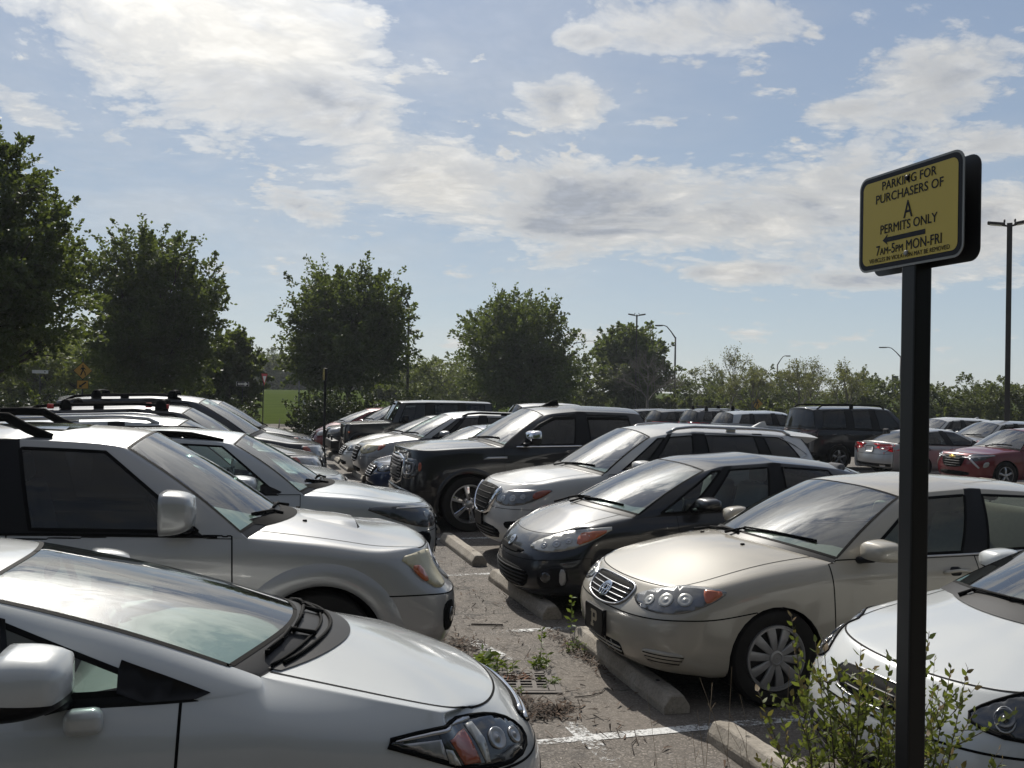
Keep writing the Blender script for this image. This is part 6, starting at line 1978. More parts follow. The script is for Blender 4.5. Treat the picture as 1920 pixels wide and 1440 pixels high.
    generic('parked_suv', BK, 17.6 + 4.8, 41.2, 1, P_grey, 'dark grey SUV just showing right of the pickup cab', BG, z=zz(19, 41) - .05, side=G_priv)
    # row behind, noses towards us
    W4 = mkspec(ROGUE, L=4.75, W=1.88, kz=1.0)
    generic('parked_suv', W4, 24.0, 30.2, -1, P_white, 'white SUV whose roof shows over the silver sedan', BG, z=zz(25, 30), fin=True)
    W5 = mkspec(ROGUE, L=4.7, W=1.86, kz=.985)
    generic('parked_suv', W5, 23.7, 27.3, -1, P_silver, 'silver crossover behind the red compact SUV', BG, z=zz(25, 27))
build_camry(2.61, 6.47)
build_prius(2.62, 9.0)
build_rogue(3.05, 11.6)
build_gmc(2.42, 14.55)
build_rest_right()
build_civic(1.42, 4.42)
build_runner(1.62, 7.13)
build_rav(2.08, 10.0)
build_rest_left()
build_back()
# ---------------------------------------------------------------- trees and plants
def leaf_mat(name, c0, c1, trans=.35, rough=.55):
    m, nt, out = nodes_mat(name)
    geo = N(nt, 'ShaderNodeNewGeometry'); tc = N(nt, 'ShaderNodeTexCoord')
    n1 = N(nt, 'ShaderNodeTexNoise', {'Vector': tc.outputs['Object'], 'Scale': .9, 'Detail': 3.0})
    f = mathn(nt, 'ADD', mathn(nt, 'MULTIPLY', geo.outputs['Random Per Island'], .6), mathn(nt, 'MULTIPLY_ADD', n1.outputs[0], 1.0, -.3), clamp=True)
    c = mixc(nt, f, c0, c1)
    b = N(nt, 'ShaderNodeBsdfPrincipled', {'Base Color': c, 'Roughness': rough, 'Specular IOR Level': .35})
    t = N(nt, 'ShaderNodeBsdfTranslucent', {'Color': mixc(nt, .5, c, (.20, .24, .03))})
    mx = N(nt, 'ShaderNodeMixShader', {0: trans}); nt.links.new(b.outputs[0], mx.inputs[1]); nt.links.new(t.outputs[0], mx.inputs[2])
    nt.links.new(mx.outputs[0], out.inputs[0])
    return m
M_bark = plain('bark', (.045, .036, .028), .95, noise=.4, nscale=6, bump=.5)
M_barkl = plain('grey_bark', (.13, .115, .10), .95, noise=.3, nscale=6)
M_leafd = leaf_mat('dark_leaf', (.024, .045, .015), (.055, .085, .024), .40)
M_leafm = leaf_mat('mid_leaf', (.042, .057, .020), (.085, .10, .037), .36)
M_leafl = leaf_mat('spring_leaf', (.085, .11, .028), (.16, .18, .055), .42)
M_leafb = leaf_mat('bud_leaf', (.12, .11, .05), (.17, .16, .08), .4)
M_conif = leaf_mat('juniper_leaf', (.012, .024, .010), (.026, .044, .018), .1)

def leaves(P, D, r, size, flat=.35):
    """quads (pointed diamonds) at P, roughly along D"""
    n = len(P)
    D = D + r.normal(0, .55, (n, 3)); D /= np.linalg.norm(D, axis=1)[:, None] + 1e-9
    S = np.cross(D, r.normal(0, 1, (n, 3))); S /= np.linalg.norm(S, axis=1)[:, None] + 1e-9
    s = (size * r.uniform(.6, 1.35, n))[:, None]
    a = P; b = P + D * s * .5 + S * s * flat; c = P + D * s; d = P + D * s * .5 - S * s * flat
    return np.stack([a, b, c, d], 1).reshape(-1, 3)

def branches(r, h, crown_c, crown_r, nlimb, trunk_r, shoots=0, base_h=None):
    """trunk and limbs as tapered tubes; returns bmesh and end points"""
    bm = bmesh.new()
    bh = base_h if base_h else h * .22
    tp = [(0, 0, -.15), (r.normal(0, .04), r.normal(0, .04), bh * .5), (r.normal(0, .08), r.normal(0, .08), bh), (r.normal(0, .2), r.normal(0, .2), h * .55), (r.normal(0, .3), r.normal(0, .3), h * .9)]
    add_tube(bm, tp, [trunk_r * 1.25, trunk_r, trunk_r * .85, trunk_r * .5, trunk_r * .08], 8)
    ends = []
    for i in range(nlimb):
        a = 2.4 * i + r.normal(0, .3); z0 = bh * (.85 + .15 * r.random()) + (h * .5) * (i / nlimb) * r.uniform(.6, 1)
        d = np.array([math.cos(a), math.sin(a), r.uniform(.5, 1.4)]); d /= np.linalg.norm(d)
        ln = crown_r * r.uniform(.7, 1.05)
        p0 = np.array([0, 0, z0]); p1 = p0 + d * ln * .5 + (0, 0, .05); p2 = p1 + (d + (0, 0, .35)) * ln * .5
        r0 = trunk_r * r.uniform(.3, .45)
        add_tube(bm, [tuple(p0), tuple(p1), tuple(p2)], [r0, r0 * .6, r0 * .12], 6)
        ends.append(p2)
        for k in range(3):
            t = r.uniform(.3, .9); q0 = p0 + (p2 - p0) * t
            dd = d + r.normal(0, .6, 3); dd /= np.linalg.norm(dd); q1 = q0 + dd * ln * .45
            add_tube(bm, [tuple(q0), tuple((q0 + q1) / 2 + r.normal(0, .05, 3)), tuple(q1)], [r0 * .45, r0 * .3, r0 * .08], 5)
            ends.append(q1)
    return bm, ends

def broad_crown(r, lobes, nshoot, per, leaf, shoot_len, up=.5):
    """shoots start inside a union of ellipsoid lobes, run outwards and upwards and carry leaves"""
    V = []
    w = np.array([l[3] * l[4] * l[5] for l in lobes]); w = w / w.sum()
    idx = r.choice(len(lobes), nshoot, p=w)
    for i in idx:
        cx, cy, cz, rx, ry, rz = lobes[i]
        d = r.normal(0, 1, 3); d /= np.linalg.norm(d)
        rad_ = r.uniform(.0, 1) ** .38
        p = np.array([cx, cy, cz]) + d * rad_ * np.array([rx, ry, rz])
        g = d * .75 + np.array([0, 0, up]) + r.normal(0, .35, 3); g /= np.linalg.norm(g)
        ln = shoot_len * r.uniform(.6, 1.5) * (1.4 if rad_ > .88 and r.random() < .3 else 1)
        m = max(6, int(per * r.uniform(.7, 1.3)))
        t = r.random(m)
        Q = p + g * (t * ln)[:, None] + np.array([0, 0, -.25]) * ((t ** 2) * ln)[:, None] * r.uniform(-.2, 1.0)
        off = r.normal(0, 1, (m, 3)) * (.125 * ln) * (1.15 - t)[:, None]
        V.append(leaves(Q + off, np.repeat(g[None], m, 0) + off * 1.5 + np.array([0, 0, -.35]), r, leaf))
    return np.concatenate(V)

def tree(name, loc, rz, trunk_bm, crownV, bark, leafm, label, cat='tree', group=None, scale=1.0):
    o = empty(name, loc, rz, label, cat, group); o.scale = (scale,) * 3
    if trunk_bm is not None: bm_obj('trunk', trunk_bm, bark, o)
    if crownV is not None:
        f = np.arange(len(crownV)).reshape(-1, 4)
        new_obj('crown', np_mesh('crown', crownV, f, leafm), o)
    return o

def big_tree(seed, x, y, H, R, base, label, lobes=None, nsh=430, leaf=.17, per=62, up=.55, trunk=.17):
    r = np.random.default_rng(seed)
    if lobes is None:
        lobes = [(0, 0, (H + base) / 2, R * .66, R * .66, (H - base) / 2 * .88), (0, 0, base + (H - base) * .24, R * .70, R * .70, (H - base) * .22)]
        for k in range(8):
            a = k * 2.4; q = R * r.uniform(.40, .62); z = base + (H - base) * r.uniform(.10, .72)
            lobes.append((q * 1.12 * math.cos(a), q * 1.12 * math.sin(a), z, R * r.uniform(.25, .45), R * r.uniform(.25, .45), (H - base) * r.uniform(.14, .24)))
        for k in range(3):
            lobes.append((r.normal(0, R * .28), r.normal(0, R * .28), H - (H - base) * r.uniform(.10, .2), R * .28, R * .28, (H - base) * .14))
    bm, e = branches(r, H, None, R, 11, trunk, base_h=base)
    V = broad_crown(r, lobes, nsh, per, leaf, R * .30, up)
    return tree('broadleaf_tree', (x, y, gz(x, y)), 0, bm, V, M_bark, M_leafd, label)

def bare_tree(seed, H, spread, trunk_r, fine=4, buds=0):
    r = np.random.default_rng(seed)
    bm = bmesh.new(); tips = []
    def grow(p, d, ln, rr, lev):
        q = p + d * ln; mid = p + d * ln * .5 + r.normal(0, ln * .04, 3)
        add_tube(bm, [tuple(p), tuple(mid), tuple(q)], [rr, rr * .82, rr * .62], 5 if lev < 2 else 4, cap=False)
        if lev >= fine: tips.append(q); return
        n = 3 if lev < fine - 1 else 4
        for k in range(n):
            a = r.normal(0, 1, 3); a -= d * a.dot(d); a /= np.linalg.norm(a) + 1e-9
            ang = r.uniform(.25, .62) * spread
            nd = d * math.cos(ang) + a * math.sin(ang) + np.array([0, 0, .10]); nd /= np.linalg.norm(nd)
            st = p + (q - p) * r.uniform(.45, 1.0) if k else q
            grow(st, nd, ln * r.uniform(.6, .85), rr * .58, lev + 1)
    z = H * .25
    add_tube(bm, [(0, 0, -.1), (0, 0, z)], [trunk_r * 1.2, trunk_r], 8)
    grow(np.array([0, 0, z]), np.array([0, 0, 1.0]), H * .26, trunk_r, 0)
    for k in range(3):
        a = k * 2.1 + r.random(); grow(np.array([0, 0, z * r.uniform(.8, 1.3)]), np.array([math.cos(a) * .6, math.sin(a) * .6, .7]), H * .24, trunk_r * .6, 0)
    return bm, np.array(tips)

# the five big dark street trees, nearest first
big_tree(11, -7.1, 31.0, 9.3, 2.9, 2.5, 'tallest dark leafy tree cut off by the left edge', nsh=1050, per=76, leaf=.13)
big_tree(12, -3.6, 47.8, 8.9, 3.4, 1.5, 'second dark tree from the left, behind the black roof rails', nsh=1000, per=72, leaf=.165)
big_tree(23, 6.7, 57.5, 8.9, 4.5, 2.1, 'round dark tree over the juniper hedge, behind the yellow-edged post', nsh=1000, per=72, leaf=.19)
big_tree(14, 21.3, 68.8, 9.1, 5.0, 1.0, 'broad dark tree behind the pickup and luxury crossover', nsh=1000, per=72, leaf=.21)
big_tree(15, 37.2, 85.2, 8.1, 3.9, 1.0, 'dark tree partly covered by a leafless grey tree', nsh=760, per=62, leaf=.28)
big_tree(16, -.2, 56.5, 5.0, 2.0, .6, 'small dark tree tucked behind the second dark tree', nsh=330, per=60, leaf=.22, trunk=.1)
bm, tips = bare_tree(5, 6.8, 1.25, .11, 5)
tree('bare_tree', (34.6, 75, gz(34.6, 75)), 0, bm, None, M_barkl, None, 'leafless grey twiggy tree in front of a dark tree')

# light trees of the hedgerow on the right and behind the meadow
def on_px(px, D):
    t = (px - 960) / 1760; yw = rad(16.53)
    return D * (math.sin(yw) + math.cos(yw) * t), D * (math.cos(yw) - math.sin(yw) * t)
def light_variants():
    out = []
    for s in range(4):
        r = np.random.default_rng(100 + s); H = 6.0; R = 2.7
        lobes = [(r.normal(0, R * .5), r.normal(0, R * .5), H * r.uniform(.35, .88), R * r.uniform(.28, .5), R * r.uniform(.28, .5), H * r.uniform(.09, .16)) for _ in range(13)]
        bm, e = branches(r, H, None, R, 9, .09, base_h=.7)
        V = broad_crown(r, lobes + [(0, 0, H * .22, R * .8, R * .8, H * .18)], 235, 38, .20, .75, .5)
        tb = bpy.data.meshes.new('trunk'); bm.to_mesh(tb); bm.free(); tb.materials.append(M_bark)
        out.append((tb, V))
    return out
LV = light_variants()
LM = {}
def light_tree(v, mat, px, D, scale, label, group, rz):
    t = (px - 960) / 1760; yaw = rad(16.53)
    F = (math.sin(yaw), math.cos(yaw)); R = (math.cos(yaw), -math.sin(yaw))
    x = D * (F[0] + R[0] * t); y = D * (F[1] + R[1] * t)
    k = (v, mat.name)
    if k not in LM: LM[k] = np_mesh('crown', LV[v][1], np.arange(len(LV[v][1])).reshape(-1, 4), mat)
    o = empty('hedgerow_tree', (x, y, gz(x, y) - .05), rz, label, 'tree', group); o.scale = (scale * 1.1, scale * 1.1, scale * .88)
    new_obj('trunk', LV[v][0], o); new_obj('crown', LM[k], o)
rr = random.Random(8)
GL = 'light green hedgerow trees on the right'
for i, (px, D, s, v, m) in enumerate([(1285, 100, 1.05, 0, 'm'), (1330, 96, .85, 1, 'm'), (1375, 92, .8, 2, 'l'), (1415, 96, .82, 3, 'm'), (1440, 90, .75, 0, 'm'), (1490, 92, .8, 1, 'm'), (1530, 90, .78, 2, 'l'), (1575, 84, .85, 3, 'm'),
        (1625, 78, .98, 0, 'm'), (1665, 80, .98, 1, 'm'), (1745, 76, .92, 2, 'm'), (1790, 78, .88, 3, 'm'), (1835, 70, .92, 1, 'm'), (1875, 72, .98, 0, 'm'), (1925, 68, .95, 2, 'm'), (1975, 70, 1.0, 3, 'm'), (2040, 70, 1.0, 1, 'm'), (1710, 88, 1.0, 3, 'm'), (1600, 95, .9, 2, 'm'), (1850, 90, 1.1, 0, 'm'), (1350, 115, 1.0, 3, 'm'), (1460, 112, 1.0, 2, 'm')]):
    light_tree(v, M_leafm if m == 'm' else M_leafl, px, D, s * rr.uniform(.68, 1.02), 'light green hedgerow tree in the row behind the cars on the right', GL, rr.uniform(0, 6.28))
for px, D, s, v, lab in ((1100, 88, .82, 1, 'mid green tree between the broad dark tree and the tree behind the leafless one'),):
    light_tree(v, M_leafm, px, D, s * 1.2, lab, None, 1.0)
GM = 'pale spring shrubs between the dark trees'
for i, (px, D, s, v) in enumerate([(790, 95, .85, 0), (830, 90, .95, 2), (865, 100, .8, 1), (815, 110, .9, 3)]):
    light_tree(v, M_leafl, px, D, s, 'pale yellow-green small tree in the gap left of the broad dark tree', GM, rr.uniform(0, 6.28))
GW = 'pale trees at the far left'
for i, (px, D, s, v) in enumerate([(-60, 62, 1.05, 1), (20, 64, 1.0, 2), (80, 60, .95, 0), (125, 66, 1.15, 3), (170, 64, 1.1, 1), (215, 60, .9, 2), (40, 74, 1.2, 3), (120, 78, 1.3, 0)]):
    light_tree(v, M_leafl, px, D, s, 'pale feathery tree behind the signs at the far left', GW, rr.uniform(0, 6.28))
GF = 'distant trees along the top of the meadow'
for i, px in enumerate(range(455, 600, 14)):
    light_tree(i % 4, M_leafm, px + rr.uniform(-4, 4), 185 + rr.uniform(-10, 12), 1.25 + rr.uniform(-.2, .3), 'distant tree in the woodland line above the meadow', GF, rr.uniform(0, 6.28))
for i, px in enumerate(range(700, 900, 22)):
    light_tree(i % 4, M_leafm, px + rr.uniform(-5, 5), 190 + rr.uniform(-10, 12), .85 + rr.uniform(-.2, .2), 'distant tree in the woodland line above the meadow', GF, rr.uniform(0, 6.28))
# thin bare/budding trees in the hedgerow
for seed, px, D, H, lab in ((34, 1410, 74, 4.6, 'low grey budding tree left of the crossing diamond'), (35, 1500, 74, 5.0, 'thin grey budding tree right of the lamp with the banner'), (36, 1590, 70, 5.2, 'grey budding tree over the tall black SUV'), (31, 1371, 78, 6.6, 'slender budding tree with an open fan crown, right of the curved lamp'), (33, 1520, 82, 5.8, 'budding sparse tree beside the wooden utility pole')):
    bm, tips = bare_tree(seed, H, .8, .07, 4)
    r = np.random.default_rng(seed); P = np.repeat(tips, 5, 0) + r.normal(0, .12, (len(tips) * 5, 3))
    V = leaves(P, r.normal(0, 1, P.shape), r, .13)
    t = (px - 960) / 1760; yw = rad(16.53); x = D * (math.sin(yw) + math.cos(yw) * t); y = D * (math.cos(yw) - math.sin(yw) * t)
    tree('budding_tree', (x, y, gz(x, y)), 0, bm, V, M_barkl, M_leafb, lab)

# undergrowth below the hedgerow, one thicket nobody could count
def thicket(name, label, pts, h, n, mat, seed, leaf=.3):
    r = np.random.default_rng(seed); lob = []
    for (x0, y0), (x1, y1) in zip(pts, pts[1:]):
        m = int(math.hypot(x1 - x0, y1 - y0) / 1.6)
        for i in range(m):
            t = (i + r.random()) / m; x = x0 + (x1 - x0) * t + r.normal(0, .8); y = y0 + (y1 - y0) * t + r.normal(0, 1.2)
            hh = h * r.uniform(.6, 1.25); lob.append((x, y, gz(x, y) + hh * .42, 1.2, 1.2, hh * .52))
    V = broad_crown(r, lob, n, 34, leaf, .8, .5)
    tag(new_obj(name, np_mesh(name, V, np.arange(len(V)).reshape(-1, 4), mat)), label, 'thicket', kind='stuff')
thicket('undergrowth', 'mass of low green undergrowth below the hedgerow trees', [on_px(690, 104), on_px(1000, 100), on_px(1300, 92), on_px(1600, 78), on_px(1850, 72), on_px(2150, 70)], 1.25, 1900, M_leafm, 61)
thicket('undergrowth', 'dark green woodland mass closing off the top of the meadow', [on_px(400, 196), on_px(620, 200)], 6.0, 900, M_leafd, 62, .8)
thicket('undergrowth', 'woodland mass in the gap left of the broad dark tree', [on_px(620, 200), on_px(940, 190)], 3.6, 1000, M_leafm, 63, .8)
thicket('undergrowth', 'mass of dark undergrowth at the far left behind the cars', [on_px(-150, 62), on_px(420, 66)], 1.8, 1500, M_leafd, 64, .25)

# trees behind the photographer, seen only as dark reflections in glass and paint
thicket('tree_belt', 'belt of trees behind the camera mirrored in the car windows', [(-34, -13), (0, -15), (34, -12)], 8.5, 1500, M_leafd, 65, .7)

# juniper hedge in the bed at the end of the lot
def juniper(seed, x, y, w, d, h, label):
    r = np.random.default_rng(seed)
    n = int(130 * w)
    lob = [(r.uniform(-w / 2, w / 2), r.uniform(-d / 2, d / 2), h * r.uniform(.25, .5), .5, .45, h * .45) for _ in range(int(w * 3))]
    V = broad_crown(r, lob, n, 60, .10, .65, .35)
    V[:, 2] = np.maximum(V[:, 2], .0)
    o = empty('juniper_bush', (x, y, gz(x, y) + .02), 0, label, 'bush')
    new_obj('foliage', np_mesh('foliage', V, np.arange(len(V)).reshape(-1, 4), M_conif), o)
    for k in range(int(w * 2)):
        bm = bmesh.new(); xx = r.uniform(-w / 2, w / 2); add_tube(bm, [(xx, 0, 0), (xx + r.normal(0, .2), r.normal(0, .2), h * .5)], [.04, .02], 6)
        bm_obj('stem', bm, M_bark, o)
juniper(41, 4.6, 38.8, 6.6, 2.6, 1.55, 'long dark juniper hedge at the end of the lot, behind the red car')
juniper(42, -.6, 38.6, 1.8, 2.0, 1.15, 'low dark juniper clump left of the yield sign')
juniper(43, -7.2, 39.5, 3.0, 2.0, 1.3, 'dark juniper clump below the yellow crossing sign')
juniper(44, -10.6, 39.5, 3.0, 2.0, 1.0, 'dark juniper clump at the far left edge')

# shrub round the sign post in the foreground, with separate leafy stems
def leafy_shrub():
    r = np.random.default_rng(77)
    root = empty('shrub', (2.11, 2.72, -.05), 0, 'green leafy shrub with thin woody stems round the black sign post', 'shrub')
    bm = bmesh.new(); LV_ = []; 
    green = [leaf_mat('shrub_leaf', (.075, .10, .02), (.135, .155, .035), .42), leaf_mat('shrub_leaf_red', (.13, .07, .03), (.17, .12, .045), .4)]
    F = []; MI = []; VV = []
    def leaf(p, d, s, red):
        d = d / np.linalg.norm(d); w = np.cross(d, r.normal(0, 1, 3)); w /= np.linalg.norm(w); n = np.cross(w, d)
        k = len(VV)
        VV.extend([p, p + d * s * .35 + w * s * .26 + n * s * .05, p + d * s * .75 + w * s * .17 + n * s * .03, p + d * s * 1.05, p + d * s * .75 - w * s * .17 + n * s * .03, p + d * s * .35 - w * s * .26 + n * s * .05])
        F.append((k, k + 1, k + 5, k + 5)); F.append((k + 1, k + 2, k + 4, k + 5)); F.append((k + 2, k + 3, k + 4, k + 4)); MI.extend([1 if red else 0] * 3)
    def stem(p0, p1, p2, r0, nl, s0, tw=True, top=1.0, lo=.25):
        n = 14; P = []
        for i in range(n + 1):
            t = i / n; P.append(p0 * (1 - t) ** 2 + p1 * 2 * t * (1 - t) + p2 * t * t)
        add_tube(bm, [tuple(q) for q in P], [r0 * (1 - .8 * i / n) for i in range(n + 1)], 5)
        for k in range(nl):
            t = lo + (top - lo) * (k + r.random() * .6) / nl
            i = min(n - 1, int(t * n)); q = P[i] + (P[i + 1] - P[i]) * (t * n - i); d = P[i + 1] - P[i]; d /= np.linalg.norm(d)
            a = k * 2.4; sd = np.array([math.cos(a), math.sin(a), .15]); 
            leaf(q, d * .7 + sd * .8 + r.normal(0, .2, 3), s0 * r.uniform(.55, 1.15), t > .86 and r.random() < .45)
        return P
    for k in range(27):
        a = r.uniform(0, 6.28); q = r.uniform(.02, .16)
        p0 = np.array([q * math.cos(a), q * math.sin(a), 0.0])
        x = r.uniform(-.26, .5); top = r.uniform(.88, 1.30) * (1 - (.30 if x < 0 else .18) * (abs(x) / .5) ** 2); y = r.uniform(-.10, .42)
        # few stems right in front of the post
        p2 = np.array([x, y, top]); p1 = np.array([x * .35 + r.normal(0, .05), y * .4, top * .62])
        P = stem(p0, p1, p2, .0050, 46, .036)
        for j in range(6):
            i = int(r.integers(5, 13)); b = P[i]; d = P[i + 1] - P[i] if i < 14 else P[i] - P[i - 1]; d = d / np.linalg.norm(d)
            sd = r.normal(0, 1, 3); sd[2] = abs(sd[2]) * .5; sd /= np.linalg.norm(sd)
            e = b + (d * .5 + sd * .8) * r.uniform(.10, .26)
            stem(b, (b + e) / 2 + np.array([0, 0, -.01]), e, .0024, 17, .030, lo=.1)
    # taller sprigs against the cars
    for x, y, z in ((-.22, .16, 1.40), (-.13, .10, 1.33), (.21, -.02, 1.36), (.34, .02, 1.22), (-.05, .26, 1.27), (-.26, .05, 1.22), (.44, .05, 1.20)):
        p2 = np.array([x, y, z]); P = stem(np.array([x * .2, y * .3, 0.0]), np.array([x * .7, y * .6, z * .6]), p2, .005, 54, .034, lo=.3)
        for j in range(12):
            i = int(r.integers(5, 13)); b = P[i]; sd = r.normal(0, 1, 3); sd[2] = .6; sd /= np.linalg.norm(sd)
            stem(b, b + sd * .06, b + sd * r.uniform(.08, .18), .0022, 9, .030, lo=.1)
    bm_obj('stem', bm, plain('twig_bark', (.06, .045, .03), .8), root)
    F = np.array(F); 
    me = bpy.data.meshes.new('foliage'); me.from_pydata([tuple(v) for v in VV], [], [tuple(dict.fromkeys(f)) for f in F.tolist()])
    for g in green: me.materials.append(g)
    me.polygons.foreach_set('material_index', MI); me.polygons.foreach_set('use_smooth', [True] * len(me.polygons))
    new_obj('foliage', me, root)
leafy_shrub()

def dry_stalks():
    r = np.random.default_rng(5)
    root = empty('dry_weed', (2.05, 3.15, 0), 0, 'thin dry grass stalks rising left of the shrub before the beige sedan wheel', 'weed')
    bm = bmesh.new()
    for k in range(13):
        x = r.uniform(-.42, .12); y = r.uniform(-.1, .35); h = r.uniform(.6, 1.12)
        p0 = Vector((x * .8, y, 0)); lean = Vector((r.normal(0, .10), r.normal(0, .1), 0))
        P = [p0 + lean * (t ** 1.6) * 1.3 + Vector((0, 0, h * t)) for t in np.linspace(0, 1, 8)]
        if r.random() < .4: P[-1] += Vector((r.normal(0, .04), 0, -.03))
        add_tube(bm, P, [.0017 * (1 - .6 * t) for t in np.linspace(0, 1, 8)], 4)
        for j in range(int(r.integers(0, 5))):
            i = int(r.integers(4, 7)); q = P[i]; add_tube(bm, [q, q + Vector((r.normal(0, .03), r.normal(0, .03), .035))], [.001, .0006], 3)
    bm_obj('stalk', bm, plain('dry_stalk', (.17, .125, .075), .9), root)
dry_stalks()

# weeds at the drain and wheel stop
M_weed = leaf_mat('weed_leaf', (.06, .11, .02), (.12, .17, .035), .4)
def weed(seed, x, y, h, n, spread, label, leafs=.05, tall=True, nstem=1):
    r = np.random.default_rng(seed)
    root = empty('weed', (x, y, .002), 0, label, 'weed')
    V = []; sm = plain('weed_stem', (.07, .09, .03), .8)
    for s in range(nstem):
        bm = bmesh.new()
        ox, oy = r.normal(0, spread, 2) if nstem > 1 else (0, 0); hh = h * (r.uniform(.5, 1) if nstem > 1 else 1)
        lean = r.normal(0, .12, 2)
        P = [np.array([ox + lean[0] * hh * t, oy + lean[1] * hh * t, hh * t]) for t in np.linspace(0, 1, 6)]
        add_tube(bm, [tuple(p) for p in P], [.0035 * (1 - .6 * t) for t in np.linspace(0, 1, 6)], 5)
        bm_obj('stem', bm, sm, root)
        m = n
        t = r.uniform(.12, 1, m); a = r.uniform(0, 6.28, m)
        Q = np.array([P[0] + (P[-1] - P[0]) * tt for tt in t]); D = np.stack([np.cos(a), np.sin(a), r.uniform(-.1, .7, m)], 1)
        V.append(leaves(Q, D * 1.6, r, leafs, .16))
    V = np.concatenate(V); V[:, 2] = np.maximum(V[:, 2], .002)
    new_obj('foliage', np_mesh('foliage', V, np.arange(len(V)).reshape(-1, 4), M_weed), root)
weed(1, 2.83, 7.62, .34, 26, 0, 'tall thin weed growing at the end of the beige sedan wheel stop', .075)
weed(2, 2.30, 6.86, .30, 26, 0, 'upright weed behind the right corner of the drain', .05)
weed(3, 1.86, 6.82, .13, 12, .06, 'low bushy weeds along the far left edge of the drain', .05, nstem=10)
weed(4, 2.27, 6.80, .09, 12, .04, 'small leafy weed clump at the foot of the upright drain weed', .05, nstem=8)
weed(5, 1.76, 6.56, .24, 12, .04, 'grassy tuft at the left corner of the drain', .09, nstem=7)
weed(6, 2.24, 6.38, .035, 9, .06, 'tiny flat weeds on the near right edge of the drain', .035, nstem=9)
weed(7, 2.76, 7.2, .09, 10, .10, 'tiny weeds along the beige sedan wheel stop', .035, nstem=9)
weed(8, 1.93, 6.28, .07, 10, .05, 'tiny weeds in the litter on the near side of the drain', .03, nstem=7)
# ---------------------------------------------------------------- signs and lamp posts
M_post = plain('black_post_paint', (.006, .006, .0065), .42, spec=.35)
M_alum = plain('sign_aluminium', (.22, .215, .20), .5, .6)
M_signy = plain('sign_yellow', (.45, .33, .03), .4, noise=.05, nscale=4)
M_signk = plain('sign_black', (.008, .008, .011), .5, spec=.2)
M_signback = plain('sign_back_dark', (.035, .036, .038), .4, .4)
M_signo = plain('warning_yellow', (.48, .26, .03), .5)
M_signw = plain('sign_white', (.70, .70, .68), .45)
M_signr = plain('sign_red', (.45, .03, .035), .45)
M_lampost = plain('lamp_post_bronze', (.032, .028, .025), .5, .4)
M_lampgrey = plain('lamp_post_grey', (.10, .10, .10), .5, .5)
M_wood = plain('utility_pole_wood', (.09, .07, .05), .9, noise=.3)

def text_mesh(body, w, h, mat, small=()):
    cu = bpy.data.curves.new('txt', 'FONT'); cu.body = body; cu.align_x = 'LEFT'; cu.small_caps_scale = .72
    cu.resolution_u = 3
    for i in small: cu.body_format[i].use_small_caps = True
    o = bpy.data.objects.new('txt', cu); COL.objects.link(o)
    me = bpy.data.meshes.new_from_object(o.evaluated_get(bpy.context.evaluated_depsgraph_get()))
    bpy.data.objects.remove(o); bpy.data.curves.remove(cu)
    co = np.empty(len(me.vertices) * 3); me.vertices.foreach_get('co', co); co = co.reshape(-1, 3)
    mn = co.min(0); mx = co.max(0); co = (co - (mn + mx) / 2) / np.maximum(mx - mn, 1e-6)
    co[:, 0] *= w; co[:, 1] *= h; co[:, 2] = 0
    me.vertices.foreach_set('co', co.astype(np.float32).ravel()); me.update()
    me.materials.clear(); me.materials.append(mat)
    return me

def plate(bm, poly, z0, z1, hole=None, mi=0):
    """flat plate with an optional round hole (cx, cy, r)"""
    def loop(P, z): return [bm.verts.new((x, y, z)) for x, y in P]
    hp = [(hole[0] + hole[2] * math.cos(-k * math.pi / 6), hole[1] + hole[2] * math.sin(-k * math.pi / 6)) for k in range(12)] if hole else None
    lo, hi = loop(poly, z0), loop(poly, z1)
    sets = [(lo, hi)]
    if hp: sets.append((loop(hp, z0), loop(hp, z1)))
    for a, b in sets:
        for i in range(len(a)): bm.faces.new((a[i], a[(i + 1) % len(a)], b[(i + 1) % len(b)], b[i])).material_index = mi
    for k in (0, 1):
        es = []
        for s in sets:
            L = s[k]
            for i in range(len(L)):
                e = bm.edges.get((L[i], L[(i + 1) % len(L)])) or bm.edges.new((L[i], L[(i + 1) % len(L)])); es.append(e)
        r = bmesh.ops.triangle_fill(bm, edges=es, use_beauty=True)
        for f in r['geom']:
            if isinstance(f, bmesh.types.BMFace): f.material_index = mi
    bmesh.ops.recalc_face_normals(bm, faces=bm.faces[:])

